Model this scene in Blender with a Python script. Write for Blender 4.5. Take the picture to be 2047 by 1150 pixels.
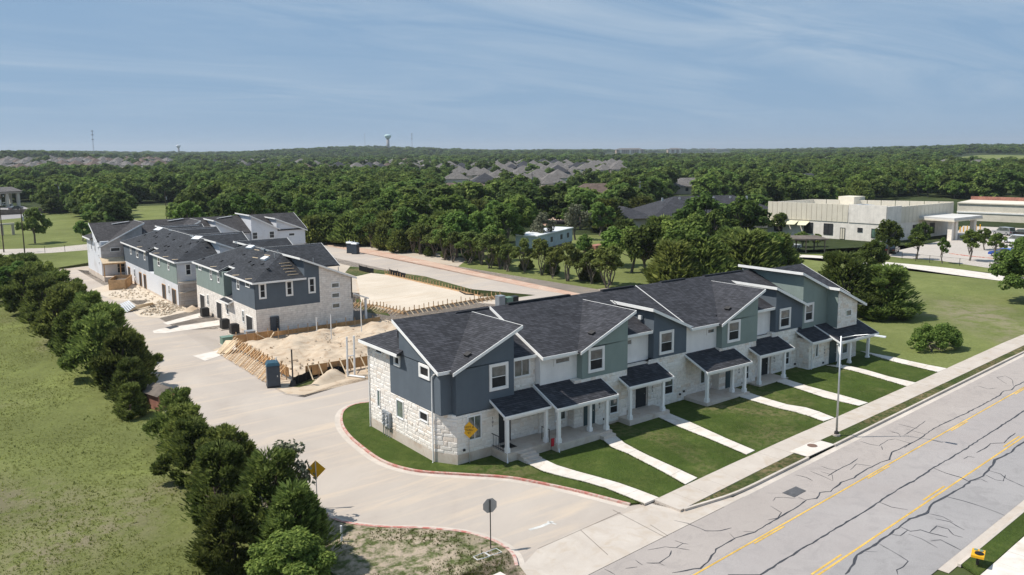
import bpy, bmesh, math, random
import numpy as np
from mathutils import Vector, Matrix

for o in list(bpy.data.objects):
    bpy.data.objects.remove(o, do_unlink=True)
sc = bpy.context.scene
COL = sc.collection
R = math.radians

# ---------------------------------------------------------------- camera, world, sun, exposure
cam = bpy.data.cameras.new('camera')
cam.sensor_fit = 'HORIZONTAL'; cam.sensor_width = 36.0
cam.lens = 1666.81 / 2047.0 * 36.0
cam.shift_y = -35.06 / 2047.0
cam.clip_start = 0.5; cam.clip_end = 30000
camo = bpy.data.objects.new('camera', cam); COL.objects.link(camo)
CAM = Vector((-27.00748, -45.64227, 20.50000))
camo.matrix_world = Matrix(((0.80541897, 0.09069455, -0.58572586), (-0.59265977, 0.11090479, -0.79778100), (-0.00739459, 0.98968410, 0.14307583))).to_4x4()
camo.location = CAM
sc.camera = camo

SUN_DIR = Vector((-0.80, 0.60, 1.43)).normalized()      # towards the sun
sun = bpy.data.lights.new('sun', 'SUN'); sun.energy = 4.1; sun.angle = R(0.6)
sun.color = (1.0, 0.955, 0.88)
suno = bpy.data.objects.new('sun', sun); COL.objects.link(suno)
suno.rotation_euler = (-SUN_DIR).to_track_quat('-Z', 'Y').to_euler()

wd = bpy.data.worlds.new('World'); sc.world = wd; wd.use_nodes = True
nt = wd.node_tree; nt.nodes.clear()
def wn(t): return nt.nodes.new(t)
sky = wn('ShaderNodeTexSky'); sky.sky_type = 'NISHITA'; sky.sun_disc = False
sky.sun_elevation = math.asin(SUN_DIR.z)
sky.sun_rotation = math.atan2(SUN_DIR.x, SUN_DIR.y)
sky.altitude = 250; sky.air_density = 1.0; sky.dust_density = 0.0; sky.ozone_density = 4.0
tc = wn('ShaderNodeTexCoord')
sep = wn('ShaderNodeSeparateXYZ'); nt.links.new(tc.outputs['Generated'], sep.inputs[0])
# thin high cloud on a plane far above: direction / height
mz = wn('ShaderNodeMath'); mz.operation = 'MAXIMUM'; mz.inputs[1].default_value = 0.03
nt.links.new(sep.outputs['Z'], mz.inputs[0])
az = wn('ShaderNodeMath'); az.operation = 'ADD'; az.inputs[1].default_value = 0.10
nt.links.new(mz.outputs[0], az.inputs[0])
dx = wn('ShaderNodeMath'); dx.operation = 'DIVIDE'; nt.links.new(sep.outputs['X'], dx.inputs[0]); nt.links.new(az.outputs[0], dx.inputs[1])
dy = wn('ShaderNodeMath'); dy.operation = 'DIVIDE'; nt.links.new(sep.outputs['Y'], dy.inputs[0]); nt.links.new(az.outputs[0], dy.inputs[1])
cmb = wn('ShaderNodeCombineXYZ'); nt.links.new(dx.outputs[0], cmb.inputs[0]); nt.links.new(dy.outputs[0], cmb.inputs[1])
mp = wn('ShaderNodeMapping'); mp.inputs['Rotation'].default_value = (0, 0, R(28)); mp.inputs['Scale'].default_value = (0.55, 1.5, 1)
nt.links.new(cmb.outputs[0], mp.inputs[0])
n1 = wn('ShaderNodeTexNoise'); n1.inputs['Scale'].default_value = 0.9; n1.inputs['Detail'].default_value = 9; n1.inputs['Roughness'].default_value = 0.62; n1.inputs['Distortion'].default_value = 0.9
nt.links.new(mp.outputs[0], n1.inputs['Vector'])
mp2 = wn('ShaderNodeMapping'); mp2.inputs['Rotation'].default_value = (0, 0, R(18)); mp2.inputs['Scale'].default_value = (0.16, 0.5, 1); mp2.inputs['Location'].default_value = (3.1, 1.7, 0)
nt.links.new(cmb.outputs[0], mp2.inputs[0])
n2 = wn('ShaderNodeTexNoise'); n2.inputs['Scale'].default_value = 1.0; n2.inputs['Detail'].default_value = 5; n2.inputs['Roughness'].default_value = 0.55
nt.links.new(mp2.outputs[0], n2.inputs['Vector'])
cr1 = wn('ShaderNodeMapRange'); cr1.inputs[1].default_value = 0.40; cr1.inputs[2].default_value = 0.66; nt.links.new(n1.outputs['Fac'], cr1.inputs[0])
cr2 = wn('ShaderNodeMapRange'); cr2.inputs[1].default_value = 0.30; cr2.inputs[2].default_value = 0.62; nt.links.new(n2.outputs['Fac'], cr2.inputs[0])
cm = wn('ShaderNodeMath'); cm.operation = 'MULTIPLY'; nt.links.new(cr1.outputs[0], cm.inputs[0]); nt.links.new(cr2.outputs[0], cm.inputs[1])
fz = wn('ShaderNodeMapRange'); fz.inputs[1].default_value = 0.005; fz.inputs[2].default_value = 0.13; nt.links.new(sep.outputs['Z'], fz.inputs[0])
cm2 = wn('ShaderNodeMath'); cm2.operation = 'MULTIPLY'; nt.links.new(cm.outputs[0], cm2.inputs[0]); nt.links.new(fz.outputs[0], cm2.inputs[1])
cm3 = wn('ShaderNodeMath'); cm3.operation = 'MULTIPLY'; cm3.inputs[1].default_value = 0.85; nt.links.new(cm2.outputs[0], cm3.inputs[0])
mixc = wn('ShaderNodeMix'); mixc.data_type = 'RGBA'
nt.links.new(cm3.outputs[0], mixc.inputs['Factor'])
hsv = wn('ShaderNodeHueSaturation'); hsv.inputs['Saturation'].default_value = 0.80
nt.links.new(sky.outputs['Color'], hsv.inputs['Color'])
hz = wn('ShaderNodeMapRange'); hz.interpolation_type = 'SMOOTHSTEP'; hz.inputs[1].default_value = 0.0; hz.inputs[2].default_value = 1.0; hz.inputs[3].default_value = 0.92; hz.inputs[4].default_value = 0.72
nt.links.new(sep.outputs['Z'], hz.inputs[0])
mixh = wn('ShaderNodeMix'); mixh.data_type = 'RGBA'; nt.links.new(hz.outputs[0], mixh.inputs['Factor'])
nt.links.new(hsv.outputs['Color'], mixh.inputs['A']); mixh.inputs['B'].default_value = (2.08, 3.32, 4.95, 1)
nt.links.new(mixh.outputs['Result'], mixc.inputs['A'])
mixc.inputs['B'].default_value = (4.7, 5.5, 6.3, 1)
bgn = wn('ShaderNodeBackground'); bgn.inputs['Strength'].default_value = 0.092
nt.links.new(mixc.outputs['Result'], bgn.inputs['Color'])
wo = wn('ShaderNodeOutputWorld'); nt.links.new(bgn.outputs[0], wo.inputs['Surface'])

sc.view_settings.view_transform = 'Standard'
sc.view_settings.look = 'None'
sc.view_settings.exposure = 0.36; sc.view_settings.gamma = 1.0
sc.view_settings.use_curve_mapping = False
sc.cycles.use_denoising = True
sc.cycles.max_bounces = 6; sc.cycles.diffuse_bounces = 4; sc.cycles.glossy_bounces = 2
sc.cycles.transmission_bounces = 3; sc.cycles.transparent_max_bounces = 4; sc.cycles.volume_bounces = 0
sc.cycles.caustics_reflective = False; sc.cycles.caustics_refractive = False
sc.render.film_transparent = False

# ---------------------------------------------------------------- materials
MATS = {}
def srgb(r, g, b):
    f = lambda c: (c/255/12.92) if c/255 <= 0.04045 else ((c/255+0.055)/1.055)**2.4
    return (f(r), f(g), f(b))
class NT:
    def __init__(s, name):
        m = bpy.data.materials.new(name); m.use_nodes = True
        s.m = m; s.t = m.node_tree; s.t.nodes.clear()
        s.out = s.n('ShaderNodeOutputMaterial'); s.b = s.n('ShaderNodeBsdfPrincipled')
        s.l(s.b.outputs[0], s.out.inputs[0]); s.tc = s.n('ShaderNodeTexCoord')
    def n(s, t, **kw):
        k = s.t.nodes.new(t)
        for a, b in kw.items(): setattr(k, a, b)
        return k
    def l(s, a, b): s.t.links.new(a, b)
    def vec(s, scale=(1, 1, 1), rot=(0, 0, 0)):
        k = s.n('ShaderNodeMapping'); k.inputs['Scale'].default_value = scale; k.inputs['Rotation'].default_value = rot
        s.l(s.tc.outputs['Object'], k.inputs[0]); return k.outputs[0]
    def noise(s, scale, detail=4, rough=0.55, vec=None, dist=0.0):
        k = s.n('ShaderNodeTexNoise'); k.inputs['Scale'].default_value = scale; k.inputs['Detail'].default_value = detail
        k.inputs['Roughness'].default_value = rough; k.inputs['Distortion'].default_value = dist
        s.l(vec or s.tc.outputs['Object'], k.inputs['Vector']); return k.outputs['Fac']
    def rng(s, x, a, b, c=0.0, d=1.0):
        k = s.n('ShaderNodeMapRange'); k.inputs[1].default_value = a; k.inputs[2].default_value = b
        k.inputs[3].default_value = c; k.inputs[4].default_value = d; s.l(x, k.inputs[0]); return k.outputs[0]
    def mix(s, f, a, b, mode='MIX'):
        k = s.n('ShaderNodeMix', data_type='RGBA', blend_type=mode)
        for inp, v in (('Factor', f), ('A', a), ('B', b)):
            i = k.inputs[inp] if inp != 'Factor' else k.inputs[0]
            if hasattr(v, 'is_linked') or hasattr(v, 'links'): s.l(v, i)
            elif isinstance(v, (int, float)): i.default_value = v
            else: i.default_value = (*v, 1)
        return k.outputs['Result']
    def math(s, op, a, b):
        k = s.n('ShaderNodeMath', operation=op)
        for i, v in enumerate((a, b)):
            if isinstance(v, (int, float)): k.inputs[i].default_value = v
            else: s.l(v, k.inputs[i])
        return k.outputs[0]
    def bump(s, h, dist=0.02, strength=0.6):
        k = s.n('ShaderNodeBump'); k.inputs['Distance'].default_value = dist; k.inputs['Strength'].default_value = strength
        s.l(h, k.inputs['Height']); s.l(k.outputs[0], s.b.inputs['Normal'])
    def col(s, c):
        i = s.b.inputs['Base Color']
        if isinstance(c, tuple): i.default_value = (*c, 1)
        else: s.l(c, i)
    def done(s, rough=0.85, spec=0.3, metal=0.0):
        s.b.inputs['Roughness'].default_value = rough; s.b.inputs['Specular IOR Level'].default_value = spec
        s.b.inputs['Metallic'].default_value = metal
        MATS[s.m.name] = s.m; return s.m
def plain(name, c, rough=0.7, spec=0.3, metal=0.0, var=0.10, scale=3.0, bump=0.0):
    k = NT(name)
    f = k.noise(scale, 5, 0.6)
    g = k.noise(scale*0.13, 3)
    ff = k.math('MULTIPLY', k.rng(f, 0.25, 0.75, 1-var, 1+var), k.rng(g, 0.3, 0.7, 1-var, 1+var))
    k.col(k.mix(1.0, c, k_gray(k, ff), 'MULTIPLY'))
    if bump: k.bump(k.noise(scale*6, 3), 0.01, bump)
    return k.done(rough, spec, metal)
def k_gray(k, v):
    c = k.n('ShaderNodeCombineColor'); k.l(v, c.inputs[0]); k.l(v, c.inputs[1]); k.l(v, c.inputs[2]); return c.outputs[0]

def m_grass(name, c_dark, c_mid, c_light, c_bare, bare=0.72, patch=0.35, fine=9.0):
    k = NT(name)
    a = k.noise(fine, 6, 0.75); b = k.noise(patch, 5, 0.6); c = k.noise(patch*0.22, 4, 0.6, dist=0.6); d = k.noise(patch*4.5, 4, 0.7)
    x = k.mix(k.rng(a, 0.33, 0.68), c_dark, c_mid)
    x = k.mix(k.math('MULTIPLY', k.rng(b, 0.42, 0.66), k.rng(d, 0.35, 0.62)), x, c_light)
    br = k.math('MULTIPLY', k.rng(c, bare-0.12, bare+0.05), k.rng(d, 0.40, 0.58))
    x = k.mix(br, x, c_bare)
    x = k.mix(1.0, x, k_gray(k, k.rng(k.noise(patch*0.6, 3), 0.3, 0.7, 0.84, 1.16)), 'MULTIPLY')
    k.col(x); k.bump(k.math('ADD', a, k.math('MULTIPLY', d, 2.0)), 0.12, 0.9)
    return k.done(0.95, 0.1)
m_grass('lawn', (.046, .074, .014), (.082, .116, .026), (.112, .138, .036), (.19, .165, .08), 0.66, 0.5, 14)
m_grass('field', (.108, .122, .038), (.176, .190, .064), (.20, .225, .068), (.22, .185, .125), 0.64, 0.16, 5)
m_grass('meadow', (.115, .138, .042), (.175, .195, .066), (.20, .215, .078), (.26, .22, .15), 0.72, 0.10, 3)
m_grass('verge', (.085, .105, .036), (.13, .15, .055), (.10, .14, .04), (.46, .37, .28), 0.42, 0.30, 8)
m_grass('strip', (.040, .060, .016), (.080, .105, .032), (.10, .125, .04), (.22, .17, .09), 0.55, 0.7, 12)
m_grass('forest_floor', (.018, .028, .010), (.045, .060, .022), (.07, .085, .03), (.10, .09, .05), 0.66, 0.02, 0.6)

def m_pave(name, c1, c2, stain, sc_=0.25, rough=0.9, grit=0.10, swirl=True, bump=0.15):
    k = NT(name)
    f = k.noise(sc_, 6, 0.62, dist=0.8); g = k.noise(38, 2, 0.8)
    v = k.vec((0.12, 1.0, 1.0), (0, 0, R(82))) if swirl else k.vec((1, 1, 1))
    h = k.noise(0.8, 5, 0.6, v, 1.1)
    x = k.mix(k.rng(f, 0.34, 0.68), c1, c2)
    x = k.mix(k.math('MULTIPLY', k.rng(h, 0.50, 0.70), 0.70), x, stain)
    x = k.mix(k.math('MULTIPLY', k.rng(k.noise(sc_*5, 6, 0.7), 0.62, 0.76), 0.35), x, tuple(q*0.72 for q in c1))
    x = k.mix(1.0, x, k_gray(k, k.rng(g, 0.2, 0.8, 1-grit, 1+grit)), 'MULTIPLY')
    k.col(x); k.bump(g, 0.006, bump); return k.done(rough, 0.2)
m_pave('drive', (.40, .345, .30), (.475, .415, .36), (.56, .455, .35), 0.10)
m_pave('asphalt', (.335, .300, .285), (.375, .345, .330), (.30, .275, .265), 0.10, grit=0.28, swirl=False, bump=0.5)
m_pave('asphalt_outer', (.285, .270, .265), (.335, .315, .308), (.25, .235, .23), 0.10, grit=0.28, swirl=False, bump=0.5)
m_pave('asphalt_brown', (.355, .312, .285), (.40, .355, .325), (.31, .275, .255), 0.10, grit=0.28, swirl=False, bump=0.5)
m_pave('concrete', (.47, .41, .355), (.54, .48, .42), (.44, .36, .28), 0.5, grit=0.07, swirl=False)
m_pave('walk', (.60, .545, .485), (.70, .645, .585), (.52, .44, .35), 0.9, grit=0.06, swirl=False)
m_pave('caliche', (.54, .46, .365), (.63, .545, .445), (.50, .385, .27), 0.14, grit=0.12, bump=0.6)
m_pave('dirt', (.46, .36, .26), (.58, .475, .36), (.36, .24, .15), 0.30, grit=0.16, swirl=False, bump=0.9)
m_pave('site_dirt', (.44, .375, .305), (.52, .445, .365), (.46, .345, .235), 0.16, grit=0.12, bump=0.6)
m_pave('clay', (.48, .295, .215), (.54, .40, .31), (.58, .475, .38), 0.35, grit=0.15, swirl=False, bump=0.7)
m_pave('foundation', (.56, .485, .415), (.64, .56, .485), (.47, .35, .26), 1.2, grit=0.08, swirl=False)
m_pave('parking', (.45, .405, .36), (.51, .46, .41), (.42, .36, .31), 0.08, grit=0.10, swirl=False)
m_pave('far_road', (.42, .37, .32), (.50, .45, .40), (.45, .37, .30), 0.08, swirl=False)
k = NT('red_kerb'); k.col(k.mix(k.rng(k.noise(1.6, 6, 0.75), 0.42, 0.58), (.46, .17, .14), (.55, .44, .38))); k.done(0.85, 0.2)
plain('kerb', (.52, .46, .40), 0.9, 0.2, var=0.12, scale=2)
plain('tar', (.050, .050, .056), 0.55, 0.4, var=0.25, scale=8)
plain('tar_patch', (.10, .10, .105), 0.8, 0.3, var=0.25, scale=3)
plain('yellow_paint', (.60, .38, .085), 0.7, 0.3, var=0.22, scale=6)
plain('white_paint', (.60, .59, .56), 0.7, 0.3, var=0.25, scale=6)

def m_shingle(name, base, sat=1.0):
    k = NT(name)
    s = k.n('ShaderNodeSeparateXYZ'); k.l(k.tc.outputs['Object'], s.inputs[0])
    c = k.n('ShaderNodeCombineXYZ')
    k.l(k.math('ADD', s.outputs[0], s.outputs[1]), c.inputs[0]); k.l(k.math('MULTIPLY', s.outputs[2], 2.55), c.inputs[1])
    b = k.n('ShaderNodeTexBrick'); b.offset = 0.37; b.squash = 1.0
    b.inputs['Scale'].default_value = 1.0; b.inputs['Brick Width'].default_value = 0.40; b.inputs['Row Height'].default_value = 0.19
    b.inputs['Mortar Size'].default_value = 0.020; b.inputs['Mortar Smooth'].default_value = 0.3
    b.inputs['Bias'].default_value = 0.0
    b.inputs['Color1'].default_value = (*[q*0.68 for q in base], 1); b.inputs['Color2'].default_value = (*[q*1.42 for q in base], 1)
    b.inputs['Mortar'].default_value = (*[q*0.42 for q in base], 1)
    k.l(c.outputs[0], b.inputs['Vector'])
    x = k.mix(1.0, b.outputs['Color'], k_gray(k, k.rng(k.noise(0.45, 4), 0.3, 0.7, 0.82, 1.18)), 'MULTIPLY')
    x = k.mix(1.0, x, k_gray(k, k.rng(k.noise(26, 2, 0.8), 0.2, 0.8, 0.78, 1.22)), 'MULTIPLY')
    k.col(x); k.bump(b.outputs['Fac'], -0.02, 0.6); return k.done(0.88, 0.25)
m_shingle('shingles', (.048, .048, .055))
m_shingle('shingles_new', (.040, .042, .048))
m_shingle('shingles_wrap', (.058, .054, .056))
m_shingle('shingles_grey', (.165, .150, .140))
m_shingle('shingles_brown', (.145, .105, .085))

def m_stucco(name, c, var=0.06):
    k = NT(name)
    f = k.noise(1.1, 5, 0.6); g = k.noise(60, 2, 0.7)
    st = k.noise(0.9, 4, 0.6, k.vec((1.6, 1.6, 0.12)))
    v = k.math('MULTIPLY', k.rng(f, 0.25, 0.75, 1-var, 1+var), k.rng(st, 0.3, 0.7, 1-var, 1+var*0.5))
    k.col(k.mix(1.0, c, k_gray(k, v), 'MULTIPLY')); k.bump(g, 0.006, 0.35); return k.done(0.9, 0.2)
m_stucco('stucco_blue', (.112, .134, .158)); m_stucco('stucco_green', (.235, .285, .262)); m_stucco('stucco_white', (.82, .785, .755))
m_stucco('trim_white', (.84, .825, .80), 0.04); m_stucco('soffit', (.56, .48, .41)); m_stucco('tan_panel', (.70, .635, .52))
m_stucco('stone_plain', (.80, .74, .665), 0.12)
def m_stone(name, c1, c2, c3):
    k = NT(name)
    g = k.n('ShaderNodeNewGeometry'); oi = k.n('ShaderNodeObjectInfo')
    r = k.math('FRACT', k.math('ADD', k.math('MULTIPLY', g.outputs['Random Per Island'], 7.31), k.math('MULTIPLY', oi.outputs['Random'], 13.7)), 0)
    x = k.mix(k.rng(r, 0.0, 0.75), c1, c2); x = k.mix(k.rng(r, 0.80, 1.0), x, c3)
    n = k.noise(4.5, 6, 0.7)
    x = k.mix(1.0, x, k_gray(k, k.rng(n, 0.25, 0.75, 0.76, 1.16)), 'MULTIPLY')
    k.col(x); k.bump(k.noise(9, 5, 0.65), 0.03, 0.5); return k.done(0.93, 0.15)
m_stone('limestone', (.88, .835, .775), (.81, .755, .69), (.76, .655, .555))
plain('mortar', (.74, .68, .61), 0.95, 0.1, var=0.10, scale=6)
def m_block(name, c1, c2, mortar, w=0.55, h=0.24):
    k = NT(name)
    s = k.n('ShaderNodeSeparateXYZ'); k.l(k.tc.outputs['Object'], s.inputs[0]); c = k.n('ShaderNodeCombineXYZ')
    k.l(k.math('ADD', s.outputs[0], s.outputs[1]), c.inputs[0]); k.l(s.outputs[2], c.inputs[1])
    b = k.n('ShaderNodeTexBrick'); b.inputs['Scale'].default_value = 1; b.inputs['Brick Width'].default_value = w; b.inputs['Row Height'].default_value = h
    b.inputs['Mortar Size'].default_value = 0.012; b.inputs['Color1'].default_value = (*c1, 1); b.inputs['Color2'].default_value = (*c2, 1); b.inputs['Mortar'].default_value = (*mortar, 1)
    k.l(c.outputs[0], b.inputs['Vector'])
    x = k.mix(1.0, b.outputs['Color'], k_gray(k, k.rng(k.noise(2.2, 5), 0.25, 0.75, 0.8, 1.15)), 'MULTIPLY')
    k.col(x); k.bump(b.outputs['Fac'], -0.03, 0.7); return k.done(0.93, 0.15)
m_block('stone_far', (.86, .80, .735), (.77, .705, .64), (.64, .58, .52))
m_block('brick_brown', (.20, .13, .10), (.26, .17, .125), (.28, .23, .2), 0.3, 0.1)
def m_wrap(name):
    k = NT(name)
    n = k.noise(1.0, 2, 0.5, k.vec((1.5, 1.5, 5.0))); n2 = k.noise(0.35, 3)
    x = k.mix(k.math('MULTIPLY', k.rng(n, 0.66, 0.70), 0.55), (.68, .69, .72), (.34, .40, .55))
    x = k.mix(k.rng(n2, 0.55, 0.75), x, (.55, .54, .54)); k.col(x); k.bump(k.noise(2.2, 4), 0.05, 0.4); return k.done(0.6, 0.3)
m_wrap('house_wrap')
m_block('foil_board', (.52, .49, .47), (.47, .43, .41), (.30, .28, .27), 2.4, 0.6)
plain('dark_door', (.022, .026, .032), 0.45, 0.4, var=0.1)
plain('teal_door', (.045, .075, .085), 0.45, 0.4, var=0.1)
plain('metal_grey', (.30, .33, .36), 0.45, 0.5, 0.3, var=0.10)
plain('galvanised', (.55, .56, .57), 0.4, 0.5, 0.6, var=0.08)
plain('dark_metal', (.025, .026, .028), 0.5, 0.4, 0.2, var=0.15)
plain('iron', (.055, .05, .047), 0.6, 0.4, 0.4, var=0.15)
plain('rust_lid', (.20, .125, .095), 0.8, 0.3, 0.2, var=0.2)
plain('wood', (.52, .34, .19), 0.85, 0.2, var=0.22, scale=5)
plain('wood_pale', (.64, .50, .34), 0.85, 0.2, var=0.18, scale=5)
plain('plywood', (.46, .27, .125), 0.85, 0.2, var=0.25, scale=1.5)
plain('weathered', (.15, .125, .105), 0.9, 0.2, var=0.25, scale=2)
plain('bark', (.105, .082, .064), 0.95, 0.1, var=0.25, scale=7, bump=0.8)
plain('bark_grey', (.17, .145, .12), 0.95, 0.1, var=0.25, scale=7, bump=0.8)
plain('pvc', (.74, .74, .73), 0.45, 0.4, var=0.05)
plain('porta_blue', (.045, .060, .080), 0.5, 0.4, var=0.15)
plain('porta_teal', (.025, .075, .11), 0.5, 0.4, var=0.25)
plain('porta_white', (.72, .73, .74), 0.5, 0.4, var=0.1)
plain('green_box', (.16, .25, .20), 0.6, 0.3, var=0.1)
plain('fabric_black', (.014, .015, .016), 0.9, 0.1, var=0.2)
plain('rock', (.60, .51, .40), 0.95, 0.1, var=0.25, scale=3)
plain('red_cloth', (.45, .03, .04), 0.8, 0.2, var=0.2)
plain('sign_yellow', (.78, .40, .012), 0.5, 0.4, var=0.05)
plain('sign_back', (.38, .37, .36), 0.5, 0.4, 0.3, var=0.08)
plain('sign_red', (.42, .02, .025), 0.5, 0.4, var=0.05)
plain('black_paint', (.012, .012, .013), 0.6, 0.3, var=0.1)
plain('tarp', (.62, .59, .42), 0.8, 0.2, var=0.1)
plain('siding_blue', (.38, .45, .50), 0.7, 0.3, var=0.12)
plain('brick_red', (.36, .17, .13), 0.9, 0.1, var=0.25, scale=3)
plain('tank_teal', (.55, .72, .70), 0.6, 0.3, var=0.05)
plain('tank_shaft', (.36, .33, .32), 0.8, 0.2, var=0.05)
plain('mast', (.33, .33, .35), 0.6, 0.3, var=0.05)
plain('house_tan', (.50, .44, .37), 0.9, 0.15, var=0.1, scale=0.6)
plain('house_cream', (.66, .60, .50), 0.9, 0.15, var=0.1, scale=0.6)
plain('house_slate', (.13, .16, .20), 0.9, 0.15, var=0.1, scale=0.6)
plain('apartment_tan', (.36, .28, .21), 0.9, 0.15, var=0.1, scale=0.6)
plain('membrane', (.62, .60, .57), 0.9, 0.15, var=0.12, scale=0.4)
plain('rubber', (.018, .018, .019), 0.8, 0.2, var=0.1)
for nm, c in dict(car_white=(.74, .75, .76), car_black=(.012, .013, .015), car_silver=(.34, .345, .35), car_blue=(.012, .075, .40), car_grey=(.10, .11, .12)).items():
    k = NT(nm); k.col(c); k.b.inputs['Coat Weight'].default_value = 0.6; k.b.inputs['Coat Roughness'].default_value = 0.06; k.done(0.35, 0.5, 0.15 if 'white' not in nm else 0.0)
def m_glass(name, c, rough=0.06):
    k = NT(name); n = k.noise(1.3, 3)
    k.col(k.mix(k.rng(n, 0.35, 0.65), tuple(q*0.6 for q in c), tuple(q*1.5 for q in c)))
    k.bump(k.noise(0.9, 2), 0.03, 0.15); return k.done(rough, 0.9)
m_glass('glass', (.085, .098, .092)); m_glass('glass_green', (.075, .125, .095), 0.10); m_glass('screen', (.022, .022, .023), 0.6); MATS['screen'].node_tree.nodes['Principled BSDF'].inputs['Specular IOR Level'].default_value = 0.15
m_glass('opening', (.010, .010, .012), 0.6)
def m_leaf(name, dark, mid, light, trans=0.18, pale=None):
    k = NT(name)
    g = k.n('ShaderNodeNewGeometry'); oi = k.n('ShaderNodeObjectInfo')
    x = k.mix(k.rng(g.outputs['Random Per Island'], 0.0, 0.6), dark, mid)
    x = k.mix(k.rng(g.outputs['Random Per Island'], 0.62, 1.0), x, light)
    x = k.mix(1.0, x, k_gray(k, k.rng(oi.outputs['Random'], 0, 1, 0.60, 1.40)), 'MULTIPLY')
    hs = k.n('ShaderNodeHueSaturation'); k.l(x, hs.inputs['Color'])
    k.l(k.rng(k.math('FRACT', k.math('MULTIPLY', oi.outputs['Random'], 7.7), 0), 0, 1, 0.478, 0.512), hs.inputs['Hue'])
    k.col(hs.outputs[0]); k.done(0.75, 0.15)
    tr = k.n('ShaderNodeBsdfTranslucent'); k.l(hs.outputs[0], tr.inputs['Color'])
    mx = k.n('ShaderNodeMixShader'); mx.inputs[0].default_value = trans
    k.l(k.b.outputs[0], mx.inputs[1]); k.l(tr.outputs[0], mx.inputs[2]); k.l(mx.outputs[0], k.out.inputs[0])
m_leaf('leaf_cedar', (.072, .098, .026), (.155, .20, .048), (.27, .32, .09), 0.48)
m_leaf('leaf_oak', (.060, .100, .022), (.125, .195, .040), (.21, .285, .066), 0.46)
m_leaf('leaf_bright', (.075, .130, .024), (.14, .22, .042), (.215, .30, .075), 0.42)
m_leaf('leaf_grey', (.09, .098, .062), (.14, .15, .092), (.20, .21, .14), 0.25)
m_leaf('leaf_wood', (.060, .100, .026), (.128, .195, .046), (.21, .28, .072), 0.46)
m_leaf('blade', (.13, .148, .045), (.19, .205, .066), (.25, .28, .08), 0.5)
M = MATS

# ---------------------------------------------------------------- mesh helpers
def ease(t): t = min(max(t, 0.0), 1.0); return t*t*(3-2*t)
def T(x): return 0.018 * min(max(x, -20.0), 60.0)          # gentle rise along the street
class MB:
    def __init__(s): s.v = []; s.f = []
    def add(s, vs, fs):
        n = len(s.v); s.v += [tuple(q) for q in vs]; s.f += [tuple(i+n for i in f) for f in fs]; return s
    def box(s, x0, x1, y0, y1, z0, z1):
        return s.add([(x0,y0,z0),(x1,y0,z0),(x1,y1,z0),(x0,y1,z0),(x0,y0,z1),(x1,y0,z1),(x1,y1,z1),(x0,y1,z1)],
                     [(3,2,1,0),(4,5,6,7),(0,1,5,4),(1,2,6,5),(2,3,7,6),(3,0,4,7)])
    def ext(s, poly, d):                                      # extrude a planar polygon along a vector
        n = len(poly); d = Vector(d); a = [Vector(p) for p in poly]
        nrm = Vector((0,0,0))
        for i in range(n): nrm += a[i].cross(a[(i+1)%n])
        if nrm.dot(d) > 0: a = a[::-1]
        b = [p+d for p in a]
        return s.add(a+b, [tuple(range(n)), tuple(range(2*n-1, n-1, -1))] + [((i+1)%n, i, n+i, n+(i+1)%n) for i in range(n)])
    def prism(s, poly, z0, z1): return s.ext([(x, y, z0) for x, y in poly], (0, 0, z1-z0))
    def bar(s, p, q, w, h, up=(0,0,1)):                       # a beam of w x h from p to q
        p = Vector(p); q = Vector(q); d = (q-p).normalized(); up = Vector(up)
        if abs(d.dot(up)) > 0.98: up = Vector((1,0,0))
        x = d.cross(up).normalized()*w/2; y = x.cross(d).normalized()*h/2
        return s.ext([p-x-y, p+x-y, p+x+y, p-x+y], q-p)
    def tube(s, pts, rad, n=8, cap=True):
        pts = [Vector(p) for p in pts]; rings = []
        for i, p in enumerate(pts):
            d = (pts[min(i+1, len(pts)-1)] - pts[max(i-1, 0)]).normalized()
            a = d.cross(Vector((0,0,1)) if abs(d.z) < 0.9 else Vector((1,0,0))).normalized(); b = d.cross(a)
            r = rad[i] if isinstance(rad, (list, tuple)) else rad
            rings.append([p + a*math.cos(2*math.pi*k/n)*r + b*math.sin(2*math.pi*k/n)*r for k in range(n)])
        vs = [q for r_ in rings for q in r_]; fs = []
        for i in range(len(pts)-1):
            for k in range(n): fs.append((i*n+k, i*n+(k+1)%n, (i+1)*n+(k+1)%n, (i+1)*n+k))
        if cap: fs += [tuple(range(n-1, -1, -1)), tuple(range((len(pts)-1)*n, len(pts)*n))]
        return s.add(vs, fs)
    def mesh(s, name, mat):
        me = bpy.data.meshes.new(name); me.from_pydata(s.v, [], s.f); me.materials.append(M[mat] if isinstance(mat, str) else mat)
        me.validate(); return me
    def build(s, name, mat, parent=None, smooth=False):
        me = s.mesh(name, mat)
        bm = bmesh.new(); bm.from_mesh(me); bmesh.ops.recalc_face_normals(bm, faces=bm.faces); bm.to_mesh(me); bm.free()
        if smooth: me.polygons.foreach_set('use_smooth', [True]*len(me.polygons))
        return link(name, me, parent)
def link(name, me, parent=None, loc=None, rot=None, scale=None):
    o = bpy.data.objects.new(name, me); COL.objects.link(o)
    if parent is not None: o.parent = parent
    if loc is not None: o.location = loc
    if rot is not None: o.rotation_euler = rot
    if scale is not None: o.scale = scale if hasattr(scale, '__len__') else (scale,)*3
    return o
def tag(o, label=None, cat=None, group=None, kind=None):
    if label: o['label'] = label
    if cat: o['category'] = cat
    if group: o['group'] = group
    if kind: o['kind'] = kind
    return o
def thing(name, label, cat, loc=(0,0,0), rz=0.0, group=None, scale=None):
    o = link(name, None, None, loc, (0,0,rz), scale); o.empty_display_size = 0.3
    return tag(o, label, cat, group)
def copy_tree(o, parent=None):
    c = o.copy(); COL.objects.link(c); c.parent = parent
    for ch in [x for x in bpy.data.objects if x.parent == o]: copy_tree(ch, c)
    return c
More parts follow.
